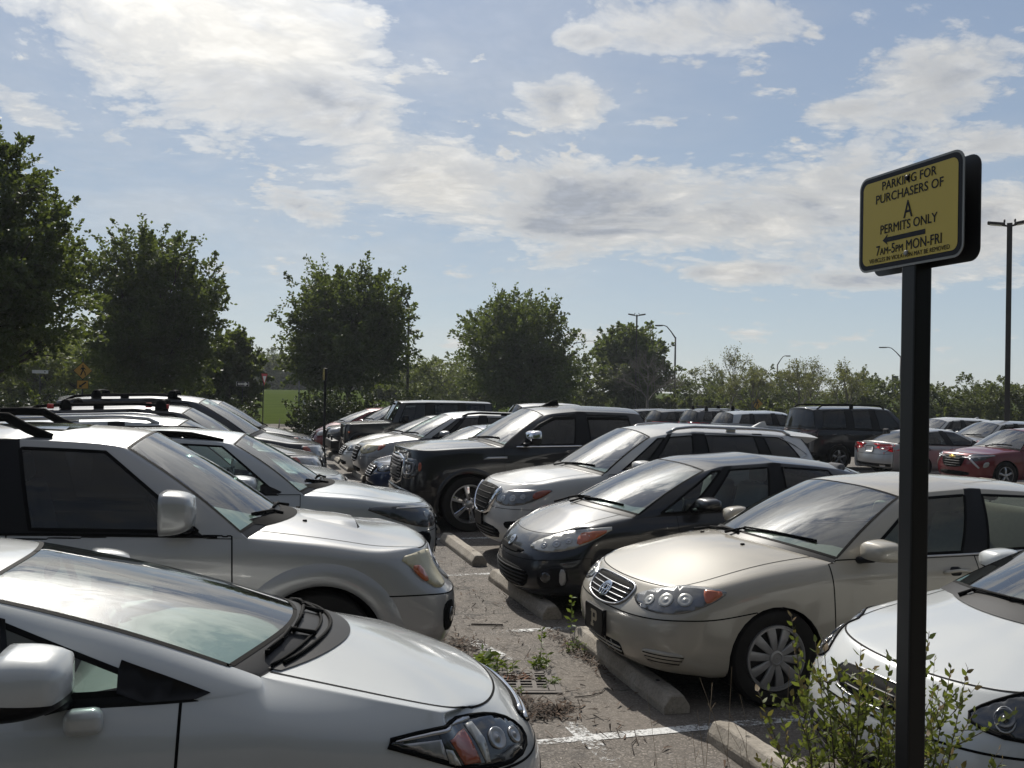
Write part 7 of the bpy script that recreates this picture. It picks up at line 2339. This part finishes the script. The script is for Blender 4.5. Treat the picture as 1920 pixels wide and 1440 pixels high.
def permit_sign(x, y, z, W, H, post_w, label, detail=True, zc_off=0, group=None):
    """two plates back to back on a square post; the printed face looks towards -X"""
    root = empty('permit_sign', (x, y, gz(x, y)), 0, label, 'sign', group)
    # plate frame: local X -> -Y world, local Y -> Z world, local Z -> -X world
    def frame(dx, dz, flip=1): return Matrix(((0, 0, -flip, dx), (-flip, 0, 0, 0), (0, 1, 0, z + dz), (0, 0, 0, 1)))
    bm = bmesh.new(); add_box(bm, (0, .0, (z + H * .46) / 2 - .2), (post_w, post_w, z + H * .46 + .4), .006, 2)
    # perforation channel along the faces
    bm_obj('post', bm, M_post, root, smooth=False)
    r = H * .12
    def mk(dx, dz, flip, printed, nm):
        Mx = frame(dx, dz, flip)
        bm = bmesh.new(); plate(bm, rrect(W, H, r, 6), -.0015, .0015, (W * .44, H * .02, .006) if not printed else None)
        bm.transform(Mx); p = bm_obj(nm, bm, M_alum if printed else M_signback, root, smooth=False)
        bm = bmesh.new(); f = bm.faces.new([bm.verts.new((a, b, .0022)) for a, b in rrect(W * .972, H * .958, r * .85, 6)]); bm.transform(Mx)
        k = bm_obj('sign_border', bm, M_signk, p, smooth=False)
        bm = bmesh.new(); f = bm.faces.new([bm.verts.new((a, b, .0030)) for a, b in rrect(W * .908, H * .865, r * .62, 6)]); bm.transform(Mx)
        bm_obj('sign_face', bm, M_signy, p, smooth=False)
        if printed:
            lines = [('PARKING FOR', .135, .52, .088, ()), ('PURCHASERS OF', .262, .645, .090, ()), ('A', .435, .085, .170, ()), ('PERMITS ONLY', .585, .545, .092, ()),
                     ('7am-5pm MON-FRI', .795, .625, .098, (1, 2, 5, 6)), ('VEHICLES IN VIOLATION MAY BE REMOVED', .892, .77, .044, ())]
            for t, fy, fw, fh, sm in lines:
                me = text_mesh(t, W * fw, H * fh, M_signk, sm)
                me.transform(Mx @ Matrix.Translation((W * .005, H * (.5 - fy), .0038)))
                b2 = bmesh.new(); b2.from_mesh(me); g0 = b2.verts[:] + b2.edges[:] + b2.faces[:]
                for q, (ox, oy) in enumerate(((1, 0), (.5, .6))):
                    k = bmesh.ops.duplicate(b2, geom=g0)
                    d2 = Mx.to_3x3() @ Vector((H * (.0045 if fh > .06 else .002) * ox, H * .0035 * oy * (fh > .06), .0002 * (q + 1)))
                    for v in k['geom']:
                        if isinstance(v, bmesh.types.BMVert): v.co += d2
                b2.to_mesh(me); b2.free()
                new_obj('lettering', me, p)
            bm = bmesh.new(); w2 = W * .415
            ar = [(-w2 / 2, 0), (-w2 / 2 + .024, .017), (-w2 / 2 + .020, .0075), (w2 / 2, .0075), (w2 / 2, -.0075), (-w2 / 2 + .020, -.0075), (-w2 / 2 + .024, -.017)]
            sc = W / .457
            bm.faces.new([bm.verts.new((a - W * .035, b * sc + H * (.5 - .698), .0038)) for a, b in ar][::-1]); bm.transform(Mx)
            bm_obj('arrow', bm, M_signk, p, smooth=False)
            if detail:
                for fy in (.125, .872):
                    bm = bmesh.new(); add_lathe(bm, [(.008, .002), (.008, .008), (.005, .010), (.0005, .010)], 10, 'z', 0, Mx @ Matrix.Translation((0, H * (.5 - fy), 0)))
                    bm_obj('bolt', bm, plain('bolt_grey', (.22, .22, .21), .6) if fy > .5 else M_signk, p, smooth=False)
    mk(-post_w / 2 - .003, 0, 1, True, 'sign_plate')
    mk(post_w * .36, -.008, -1, False, 'back_plate')
    return root
permit_sign(1.984, 2.384, 2.668, .457, .305, .062, 'large yellow permit parking sign on a black post in the right foreground')
permit_sign(2.09, 22.65, 2.42, .457, .305, .06, 'distant yellow permit sign seen edge-on, on a black post between the rows', False)

def on_ray(px, D):
    t = (px - 960) / 1760; yw = rad(16.53)
    return D * (math.sin(yw) + math.cos(yw) * t), D * (math.cos(yw) - math.sin(yw) * t)
def zpx(px, py, D):
    return 2.117 + (732 + .01746 * (px - 960) - py) / 1760 * D
def face_to_cam(x, y): return math.atan2(-x, y) * -1   # heading so that local -Y looks at the camera
def sign_post(name, px, D, ztop, label, parts, post=.05, mat=None, turn=0):
    """parts: callables adding meshes in local space where -Y looks at the camera"""
    x, y = on_ray(px, D); g = gz(x, y)
    root = empty(name, (x, y, g), -math.atan2(x, y) + turn, label, 'road sign')
    bm = bmesh.new(); add_tube(bm, [(0, 0, -.2), (0, 0, ztop - g)], post / 2, 8); bm_obj('post', bm, mat or M_post, root)
    for p in parts: p(root, g)
    return root
def board(nm, poly, zc, mat, border=None, dy=-.04, symbol=None, sc=.9):
    def f(root, g):
        def put(n, P, m, d, par, th=.004):
            bm = bmesh.new(); add_prism(bm, P, 0, th)
            bm.transform(Matrix(((1, 0, 0, 0), (0, 0, -1, dy - d), (0, 1, 0, zc - g), (0, 0, 0, 1)))); return bm_obj(n, bm, m, par, smooth=False)
        o = put(nm, poly, border or mat, 0, root, .006)
        if border: put('sign_face', [(a * sc, b * sc) for a, b in poly], mat, .007, o, .002)
        for P, m in (symbol or []): put('symbol', P, m, .010, o, .002)
    return f
def dia(s): return [(0, s), (-s, 0), (0, -s), (s, 0)]
def rect(w, h): return [(-w / 2, -h / 2), (w / 2, -h / 2), (w / 2, h / 2), (-w / 2, h / 2)]
def walker(s):
    """walking figure"""
    return [([(a * s, b * s) for a, b in P], M_signk) for P in (
        [(.05 * math.cos(k) , .30 + .055 * math.sin(k)) for k in np.linspace(0, 6.28, 9)[:-1]],
        [(-.06, .22), (-.05, .02), (.06, .02), (.07, .22)], [(-.05, .03), (-.16, -.30), (-.10, -.32), (.02, -.02)], [(.0, .02), (.10, -.14), (.12, -.32), (.18, -.32), (.16, -.12), (.06, .02)],
        [(-.06, .22), (-.16, .08), (-.13, .05), (-.04, .14)], [(.06, .22), (.17, .10), (.15, .06), (.05, .15)])]
# far left: street name blade, crossing sign with arrow plaque
D = 40
sign_post('street_name_sign', 75, D, zpx(75, 690, D), 'white street name blade on a thin dark post at the far left', [board('name_blade', rect(.62, .14), zpx(75, 697, D), M_signw, symbol=[([(.18 + .03 * math.cos(k), .03 * math.sin(k)) for k in np.linspace(0, 6.28, 7)[:-1]], M_signk)])], .05)
D = 40
sign_post('crossing_sign', 155, D, zpx(155, 672, D), 'yellow crossing diamond half behind leaves, with a square arrow plaque below', [
    board('warning_diamond', dia(.38), zpx(155, 695, D), M_signo, M_signk, sc=.93, symbol=walker(.66)),
    board('arrow_plaque', rect(.46, .36), zpx(153, 721, D), M_signo, M_signk, sc=.93, symbol=[([(-.14, -.13), (.0, -.12), (-.045, -.075), (.15, .08), (.11, .13), (-.085, -.03), (-.12, .015)], M_signk)])], .06)
D = 46
arrowp = [(-.22, .05), (.10, .05), (.10, .11), (.25, 0), (.10, -.11), (.10, -.05), (-.22, -.05)]
sign_post('one_way_sign', 455, D, zpx(455, 714, D), 'black and white one way sign with an arrow pointing right, at the meadow', [
    board('sign_plate', rect(.60, .21), zpx(456, 720, D), M_signk, M_signw, sc=.93, symbol=[(arrowp, M_signw)])], .05)
def oneway_text(D=46):
    me = text_mesh('ONE WAY', .28, .06, M_signk)
    x, y = on_ray(455, D)
    p = [o for o in bpy.data.objects if o.name.startswith('one_way_sign')][0]
    me.transform(Matrix(((1, 0, 0, -.06), (0, 0, -1, -.0545), (0, 1, 0, zpx(456, 720, D) - gz(x, y)), (0, 0, 0, 1))))
    new_obj('lettering', me, p)
oneway_text()
D = 44
tri = [(-.30, .26), (0, -.30), (.30, .26)]
sign_post('yield_sign', 494, D, zpx(494, 700, D), 'red and white triangular yield sign on a thin dark post', [
    board('sign_plate', [(a, b) for a, b in tri], zpx(494, 711, D), M_signw, M_signr, sc=.55)], .055, turn=rad(62))
D = 40
sign_post('plain_post', 561, D, zpx(561, 714, D), 'tall bare grey post in front of the meadow', [], .06, M_lampgrey)
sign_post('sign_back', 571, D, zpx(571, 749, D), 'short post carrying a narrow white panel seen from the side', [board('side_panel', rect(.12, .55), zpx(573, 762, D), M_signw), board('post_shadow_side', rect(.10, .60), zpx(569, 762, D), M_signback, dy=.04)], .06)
D = 80
sign_post('crossing_sign', 1420, D, zpx(1420, 746, D), 'yellow pedestrian crossing diamond with a plaque, over the silver minivan', [
    board('warning_diamond', dia(.52), zpx(1420, 757, D), M_signo, M_signk, sc=.94, symbol=walker(.95)), board('arrow_plaque', rect(.62, .30), zpx(1420, 773, D), M_signo, M_signk, sc=.93)], .08)

# parking-lot lamps with two flat heads
def lot_lamp(px, D, pytop, label, w=.14, group='parking lot lamps'):
    x, y = on_ray(px, D); g = gz(x, y); zt = zpx(px, pytop, D) - g
    root = empty('lot_lamp', (x, y, g), -math.atan2(x, y), label, 'street lamp', group)
    bm = bmesh.new(); add_box(bm, (0, 0, zt / 2), (w, w, zt), .01); bm_obj('pole', bm, M_lampost, root, smooth=False)
    bm = bmesh.new(); add_lathe(bm, [(.28, 0), (.28, .7), (.02, .72)], 16, 'z'); bm_obj('pole_base', bm, M_kerb, root)
    for s in (-1, 1):
        bm = bmesh.new()
        add_tube(bm, [(0, 0, zt - .12), (s * .22, 0, zt - .07)], .04, 6)
        bm_obj('arm', bm, M_lampost, root)
        bm = bmesh.new(); add_box(bm, (s * .46, -.05, zt + .0), (.62, .36, .10), .03, 2, Matrix.Rotation(rad(-s * 9), 4, 'Y')); h = bm_obj('lamp_head', bm, M_lampost, root)
        bm = bmesh.new(); add_box(bm, (s * .47, -.05, zt - .058), (.42, .26, .012), 0, 2, Matrix.Rotation(rad(-s * 9), 4, 'Y')); bm_obj('lens', bm, M_white, h, smooth=False)
        bm = bmesh.new(); add_tube(bm, [(s * .18, 0, zt + .04), (s * .18, 0, zt + .15)], .035, 8); bm_obj('photocell', bm, M_lampost, h)
lot_lamp(1889, 36, 418, 'tall twin-headed parking lamp on a square bronze pole at the right edge', .19)
lot_lamp(1192, 83, 590, 'distant twin-headed parking lamp over the dark tree with the leafless one')
# cobra-head street lamps
def cobra(px, D, pytop, dx, label, pykink, group='curved street lamps'):
    x, y = on_ray(px, D); g = gz(x, y); zt = zpx(px, pytop, D) - g; zk = zpx(px, pykink, D) - g
    root = empty('street_lamp', (x, y, g), -math.atan2(x, y), label, 'street lamp', group)
    bm = bmesh.new(); add_tube(bm, [(0, 0, 0), (0, 0, zk)], [.11, .085], 8); bm_obj('pole', bm, M_lampgrey if D > 90 else M_lampost, root)
    bm = bmesh.new(); W = dx / 1760 * D
    add_tube(bm, [(0, 0, zk - .1), (W * .22, 0, zk + (zt - zk) * .45), (W * .45, 0, zk + (zt - zk) * .9), (W * .62, 0, zt), (W * .72, 0, zt)], [.075, .055, .05, .045, .045], 8)
    bm_obj('arm', bm, M_lampost, root)
    bm = bmesh.new(); add_box(bm, (W * .86, 0, zt - .02), (abs(W) * .42, .32, .13), .05, 3); h = bm_obj('lamp_head', bm, M_lampgrey, root)
    bm = bmesh.new(); add_box(bm, (W * .88, 0, zt - .09), (abs(W) * .25, .22, .03), .01); bm_obj('lens', bm, M_white, h)
    return root
c_ = cobra(764, 68, 543, -28, 'street lamp rising behind the round dark tree, head to the left', 572)
cobra(1265, 95, 610, -36, 'curved street lamp right of the leafless tree, head to the left', 632)
cobra(1457, 120, 667, 22, 'curved street lamp over the crossing diamond, head to the right', 683)
cobra(1688, 115, 651, -36, 'curved street lamp mostly hidden by the black sign post', 668)
cobra(817, 150, 697, 20, 'very distant small street lamp in the gap between dark trees', 705)
# banner on the right lamp, dark signal box
def banner(px, D, y0, y1, w, mat, label, dx):
    x, y = on_ray(px, D); g = gz(x, y)
    root = empty('lamp_banner', (x, y, g), -math.atan2(x, y), label, 'banner')
    bm = bmesh.new(); z0, z1 = zpx(px, y1, D) - g, zpx(px, y0, D) - g
    add_box(bm, (dx, -.12, (z0 + z1) / 2), (w, .02, z1 - z0)); bm_obj('cloth', bm, mat, root, smooth=False)
    bm = bmesh.new()
    for z in (z0, z1): add_tube(bm, [(0, 0, z), (0, -.12, z), (dx + w / 2, -.12, z)], .02, 6)
    bm_obj('bracket', bm, M_lampost, root)
banner(1457, 119.8, 712, 742, .55, plain('banner_grey', (.16, .17, .18), .8), 'pale banner hanging from the lamp over the crossing diamond', .45)
banner(1688, 114.8, 705, 740, .75, plain('banner_dark', (.05, .055, .06), .8), 'dark banner left of the black sign post', -.6)
def utility():
    D = 130; x, y = on_ray(1520, D); g = gz(x, y)
    root = empty('utility_pole', (x, y, g), -math.atan2(x, y) + .2, 'wooden utility pole with a crossarm above the hedgerow', 'utility pole')
    zt = zpx(1520, 699, D) - g
    bm = bmesh.new(); add_tube(bm, [(0, 0, 0), (0, 0, zt)], [.16, .11], 8); bm_obj('pole', bm, M_wood, root)
    bm = bmesh.new(); add_box(bm, (0, -.1, zt - .35), (1.6, .1, .12)); bm_obj('crossarm', bm, M_wood, root, smooth=False)
    bm = bmesh.new()
    for xx in (-.7, -.35, .35, .7): add_tube(bm, [(xx, -.1, zt - .3), (xx, -.1, zt - .12)], .045, 6)
    bm_obj('insulators', bm, M_lampgrey, root)
utility()
# ---------------------------------------------------------------- sky and sun
SUN_EL = 44.0; SUN_AZ = 0.0    # azimuth from +Y towards +X, degrees
def make_world():
    w = bpy.data.worlds.new("World"); SC.world = w; w.use_nodes = True
    nt = w.node_tree; nt.nodes.clear()
    out = nt.nodes.new('ShaderNodeOutputWorld'); bg = nt.nodes.new('ShaderNodeBackground')
    nt.links.new(bg.outputs[0], out.inputs[0]); bg.inputs[1].default_value = .10
    sk = nt.nodes.new('ShaderNodeTexSky'); sk.sky_type = 'NISHITA'; sk.sun_disc = False
    sk.sun_elevation = rad(SUN_EL); sk.sun_rotation = rad(SUN_AZ); sk.air_density = 1.0; sk.dust_density = .6; sk.ozone_density = 2.0; sk.altitude = 200
    tc = N(nt, 'ShaderNodeTexCoord'); D = tc.outputs['Generated']
    nrm = N(nt, 'ShaderNodeVectorMath', {0: D}, operation='NORMALIZE').outputs[0]
    xyz = N(nt, 'ShaderNodeSeparateXYZ', {0: nrm}); X, Y, Z = xyz.outputs
    # angles: azimuth from +Y towards +X, elevation (radians)
    az = mathn(nt, 'ARCTAN2', X, Y); el = mathn(nt, 'ARCSINE', Z)
    # cloud-deck coordinates
    zz = mathn(nt, 'ADD', mathn(nt, 'MAXIMUM', Z, 0.0), .20)
    P = N(nt, 'ShaderNodeCombineXYZ', {0: mathn(nt, 'DIVIDE', X, zz), 1: mathn(nt, 'DIVIDE', Y, zz), 2: 0.0}).outputs[0]
    wn = N(nt, 'ShaderNodeTexNoise', {'Vector': P, 'Scale': 1.1, 'Detail': 3.0})
    Pw = N(nt, 'ShaderNodeVectorMath', {0: P, 1: N(nt, 'ShaderNodeVectorMath', {0: wn.outputs['Color'], 'Scale': .38}, operation='SCALE').outputs[0]}, operation='ADD').outputs[0]
    n1 = N(nt, 'ShaderNodeTexNoise', {'Vector': Pw, 'Scale': 2.7, 'Detail': 12.0, 'Roughness': .62, 'Lacunarity': 2.1})
    mp = N(nt, 'ShaderNodeMapping', {'Vector': Pw, 'Rotation': (0, 0, rad(35)), 'Scale': (1.0, 1.35, 1)})
    n2 = N(nt, 'ShaderNodeTexNoise', {'Vector': mp.outputs[0], 'Scale': 7.5, 'Detail': 8.0, 'Roughness': .60})
    n3 = N(nt, 'ShaderNodeTexNoise', {'Vector': P, 'Scale': .75, 'Detail': 3.0})
    bil = mathn(nt, 'MULTIPLY_ADD', mathn(nt, 'ABSOLUTE', mathn(nt, 'SUBTRACT', n2.outputs[0], .5)), 1.9, .36)
    fb = mathn(nt, 'ADD', mathn(nt, 'MULTIPLY', n1.outputs[0], .68), mathn(nt, 'MULTIPLY', bil, .32))
    # where the big cloud banks stand: (azimuth, elevation, half widths, tilt) in degrees
    def bank(a, e, wa, we, tilt=0.0, amp=1.0, hard=1.0):
        da = mathn(nt, 'MULTIPLY_ADD', az, 1.0, -rad(a)); de = mathn(nt, 'MULTIPLY_ADD', el, 1.0, -rad(e))
        c, s = math.cos(rad(tilt)), math.sin(rad(tilt))
        u = mathn(nt, 'ADD', mathn(nt, 'MULTIPLY', da, c / rad(wa)), mathn(nt, 'MULTIPLY', de, s / rad(wa)))
        v = mathn(nt, 'ADD', mathn(nt, 'MULTIPLY', da, -s / rad(we)), mathn(nt, 'MULTIPLY', de, c / rad(we)))
        r2 = mathn(nt, 'ADD', mathn(nt, 'MULTIPLY', u, u), mathn(nt, 'MULTIPLY', v, v))
        return mathn(nt, 'MULTIPLY', mathn(nt, 'POWER', 2.718, mathn(nt, 'MULTIPLY', r2, -hard)), amp)
    M = None
    for b in CLOUD_BANKS:
        g = bank(*b); M = g if M is None else mathn(nt, 'MAXIMUM', M, g)
    clear = None
    for b in CLEAR_BANKS:
        g = bank(*b); clear = g if clear is None else mathn(nt, 'MAXIMUM', clear, g)
    overhead = mathn(nt, 'MULTIPLY', ramp(nt, el, [(.42, 0), (.62, 1)]), .36)
    M = mathn(nt, 'MAXIMUM', M, overhead)
    M = mathn(nt, 'SUBTRACT', M, mathn(nt, 'MULTIPLY', clear, .55))
    dens = mathn(nt, 'ADD', fb, mathn(nt, 'MULTIPLY', M, .34))
    cov = ramp(nt, dens, [(.555, 0), (.64, .55), (.72, .86), (.82, 1)], 'EASE')
    # scattered small puffs: one set on the cloud deck, one low set seen from the side
    n5 = N(nt, 'ShaderNodeTexNoise', {'Vector': Pw, 'Scale': 9.5, 'Detail': 8.0, 'Roughness': .58})
    pm = mathn(nt, 'ADD', n5.outputs[0], mathn(nt, 'MULTIPLY_ADD', n1.outputs[0], .42, -.21))
    pf = mathn(nt, 'MULTIPLY', ramp(nt, pm, [(.585, 0), (.66, .8), (.74, 1)]), ramp(nt, el, [(.09, 0), (.20, .92)]))
    pf = mathn(nt, 'MULTIPLY', pf, mathn(nt, 'SUBTRACT', 1.0, mathn(nt, 'MULTIPLY', clear, .55), clamp=True))
    Q = N(nt, 'ShaderNodeCombineXYZ', {0: mathn(nt, 'MULTIPLY', az, 15.0), 1: mathn(nt, 'MULTIPLY', el, 40.0), 2: 3.3}).outputs[0]
    n6 = N(nt, 'ShaderNodeTexNoise', {'Vector': Q, 'Scale': 1.0, 'Detail': 7.0, 'Roughness': .55})
    lf = mathn(nt, 'MULTIPLY', ramp(nt, n6.outputs[0], [(.60, 0), (.69, .8)]), ramp(nt, el, [(.018, 0), (.045, 1), (.13, 1), (.19, 0)]))
    # thin milky veil over the sunward half, feathering the edges of the big bank
    nv = N(nt, 'ShaderNodeTexNoise', {'Vector': Pw, 'Scale': 1.7, 'Detail': 10.0, 'Roughness': .66})
    vm = mathn(nt, 'MAXIMUM', bank(4, 14, 22, 12), mathn(nt, 'MULTIPLY', M, .8))
    veil = mathn(nt, 'MULTIPLY', mathn(nt, 'MULTIPLY', ramp(nt, nv.outputs[0], [(.36, 0), (.66, 1)]), vm, clamp=True), .46)
    cov = mathn(nt, 'MAXIMUM', mathn(nt, 'MAXIMUM', cov, veil), mathn(nt, 'MAXIMUM', pf, lf))
    hz = ramp(nt, el, [(.008, .15), (.05, 1)])
    cov = mathn(nt, 'MULTIPLY', cov, hz)
    # cloud brightness: lit rims, grey-blue where thick
    n4 = N(nt, 'ShaderNodeTexNoise', {'Vector': Pw, 'Scale': 2.0, 'Detail': 8.0, 'Roughness': .60, 'Distortion': .4})
    thick = mathn(nt, 'MULTIPLY', ramp(nt, n4.outputs[0], [(.43, 0), (.60, 1)]), ramp(nt, dens, [(.66, 0), (.80, 1)]))
    sd = (math.sin(rad(SUN_AZ)) * math.cos(rad(SUN_EL)), math.cos(rad(SUN_AZ)) * math.cos(rad(SUN_EL)), math.sin(rad(SUN_EL)))
    dt = N(nt, 'ShaderNodeVectorMath', {0: nrm, 1: sd}, operation='DOT_PRODUCT').outputs['Value']
    ang = mathn(nt, 'ARCCOSINE', mathn(nt, 'MINIMUM', dt, 1.0))
    glow = mathn(nt, 'POWER', 2.718, mathn(nt, 'MULTIPLY', ang, -1 / rad(6.4)))
    cw = mixc(nt, thick, (8.9, 8.8, 8.5), (5.0, 5.4, 6.1))
    fl = mathn(nt, 'MULTIPLY_ADD', bil, .55, .72)
    cw = mixc(nt, 1.0, cw, N(nt, 'ShaderNodeCombineColor', {0: fl, 1: fl, 2: fl}).outputs[0], 'MULTIPLY')
    cw = mixc(nt, 1.0, cw, N(nt, 'ShaderNodeCombineColor', {0: mathn(nt, 'MULTIPLY_ADD', glow, 17.0, .74), 1: mathn(nt, 'MULTIPLY_ADD', glow, 16.7, .74), 2: mathn(nt, 'MULTIPLY_ADD', glow, 16.0, .74)}).outputs[0], 'MULTIPLY')
    # clear sky: the physical sky drawn towards the measured blue of this morning
    grad = ramp(nt, el, [(0.0, (5.0, 5.6, 5.9)), (.06, (4.4, 5.2, 5.9)), (.18, (3.45, 4.3, 5.35)), (.36, (2.8, 3.6, 4.95)), (.8, (1.7, 2.5, 4.4))])
    sky = mixc(nt, .8, sk.outputs[0], grad)
    gl2 = mathn(nt, 'MULTIPLY', glow, 20.0)
    sky = mixc(nt, 1.0, sky, N(nt, 'ShaderNodeCombineColor', {0: gl2, 1: gl2, 2: mathn(nt, 'MULTIPLY', gl2, .95)}).outputs[0], 'ADD')
    col = mixc(nt, cov, sky, cw)
    # the half of the sky away from the sun is a deeper, darker blue
    anti = ramp(nt, mathn(nt, 'MULTIPLY_ADD', Y, -.5, .5), [(.38, 1.0), (.85, .48)])
    col = mixc(nt, 1.0, col, anti, 'MULTIPLY')
    nt.links.new(col, bg.inputs[0])
    w.cycles.sampling_method = 'MANUAL'; w.cycles.sample_map_resolution = 1024
    return w
# azimuths in this lot: image x = 480 is 0 degrees, image centre 16.5
def ib(px, py, wpx, hpx, tilt=0.0, amp=1.0, hard=1.0):
    a = 16.53 + math.degrees(math.atan((px - 960) / 1760)); y0 = 732 + .01746 * (px - 960)
    e = math.degrees(math.atan((y0 - py) / math.hypot(1760, px - 960)))
    return (a, e, wpx / 1760 * 57.3, hpx / 1760 * 57.3, tilt, amp, hard)
CLOUD_BANKS = [(14, 32, 20, 7, 0, .75, 1.0), (0, 40, 28, 16, 0, .75, 1.0), ib(400, 60, 330, 190, -8, 1.0), ib(620, 210, 230, 95, -28, 1.0), ib(800, 340, 210, 80, -14, 1.0), ib(1130, 390, 340, 85, 0, 1.0), ib(1500, 400, 280, 80, 0, 1.0), ib(560, 390, 120, 38, -8, .7),
               ib(1060, 200, 120, 45, 0, .8), ib(1340, 40, 210, 55, 0, .75), ib(1760, 140, 150, 60, 5, .8), ib(1580, 205, 90, 25, 0, .75), ib(1850, 270, 110, 40, 0, .8), ib(1390, 510, 110, 24, 0, .8), ib(40, 200, 120, 35, -20, .75), ib(1080, 70, 70, 22, 0, .7),
               ib(1700, 520, 220, 24, 0, .65), ib(1850, 400, 140, 80, 0, .9)]
CLEAR_BANKS = [ib(150, 330, 230, 120, 0, .9), ib(1250, 170, 130, 60, 0, .9), ib(1000, 620, 900, 60, 0, .75), ib(1560, 110, 90, 50, 0, .5), ib(480, 520, 260, 60, 0, .8)]
make_world()
sl = bpy.data.lights.new('sun', 'SUN'); sl.energy = 4.9; sl.angle = rad(.5); sl.color = (1, .95, .87)
so = new_obj('sun', sl); so.rotation_euler = (rad(90 - SUN_EL), 0, rad(180 - SUN_AZ))
# ---------------------------------------------------------------- morning haze
def make_haze():
    m, nt, out = nodes_mat('haze_air')
    v = N(nt, 'ShaderNodeVolumePrincipled', {'Color': (.80, .86, .93, 1), 'Density': HAZE, 'Anisotropy': .35})
    nt.links.new(v.outputs[0], out.inputs['Volume'])
    bm = bmesh.new(); add_box(bm, (40, 100, 6.0), (620, 560, 19.0))
    o = bm_obj('haze', bm, m, smooth=False); tag(o, 'thin morning haze in the air over the lot and meadow', 'haze', kind='stuff')
HAZE = .0003
make_haze()
# ---------------------------------------------------------------- camera
def make_camera():
    f = 1760.0; y0 = 732.0; h = 2.117; roll = rad(1.0); yaw = rad(16.53)
    pitch = math.atan((y0 - 720) / f)
    F = Vector((math.sin(yaw) * math.cos(pitch), math.cos(yaw) * math.cos(pitch), math.sin(pitch)))
    R = Vector((math.cos(yaw), -math.sin(yaw), 0)); U = R.cross(F)
    c, s = math.cos(roll), math.sin(roll)
    R2 = c * R + s * U; U2 = -s * R + c * U
    cam = bpy.data.cameras.new('Camera'); cam.sensor_width = 36; cam.lens = f * 36 / 1920
    cam.clip_end = 3000; cam.clip_start = .05
    o = bpy.data.objects.new('Camera', cam); COL.objects.link(o)
    m = Matrix((R2, U2, -F)).transposed().to_4x4(); m.translation = Vector((0, 0, h))
    o.matrix_world = m
    SC.camera = o
make_camera()
SC.render.resolution_x = 1024; SC.render.resolution_y = 768
SC.view_settings.view_transform = 'Standard'; SC.view_settings.look = 'None'
SC.view_settings.exposure = 0; SC.view_settings.gamma = 1
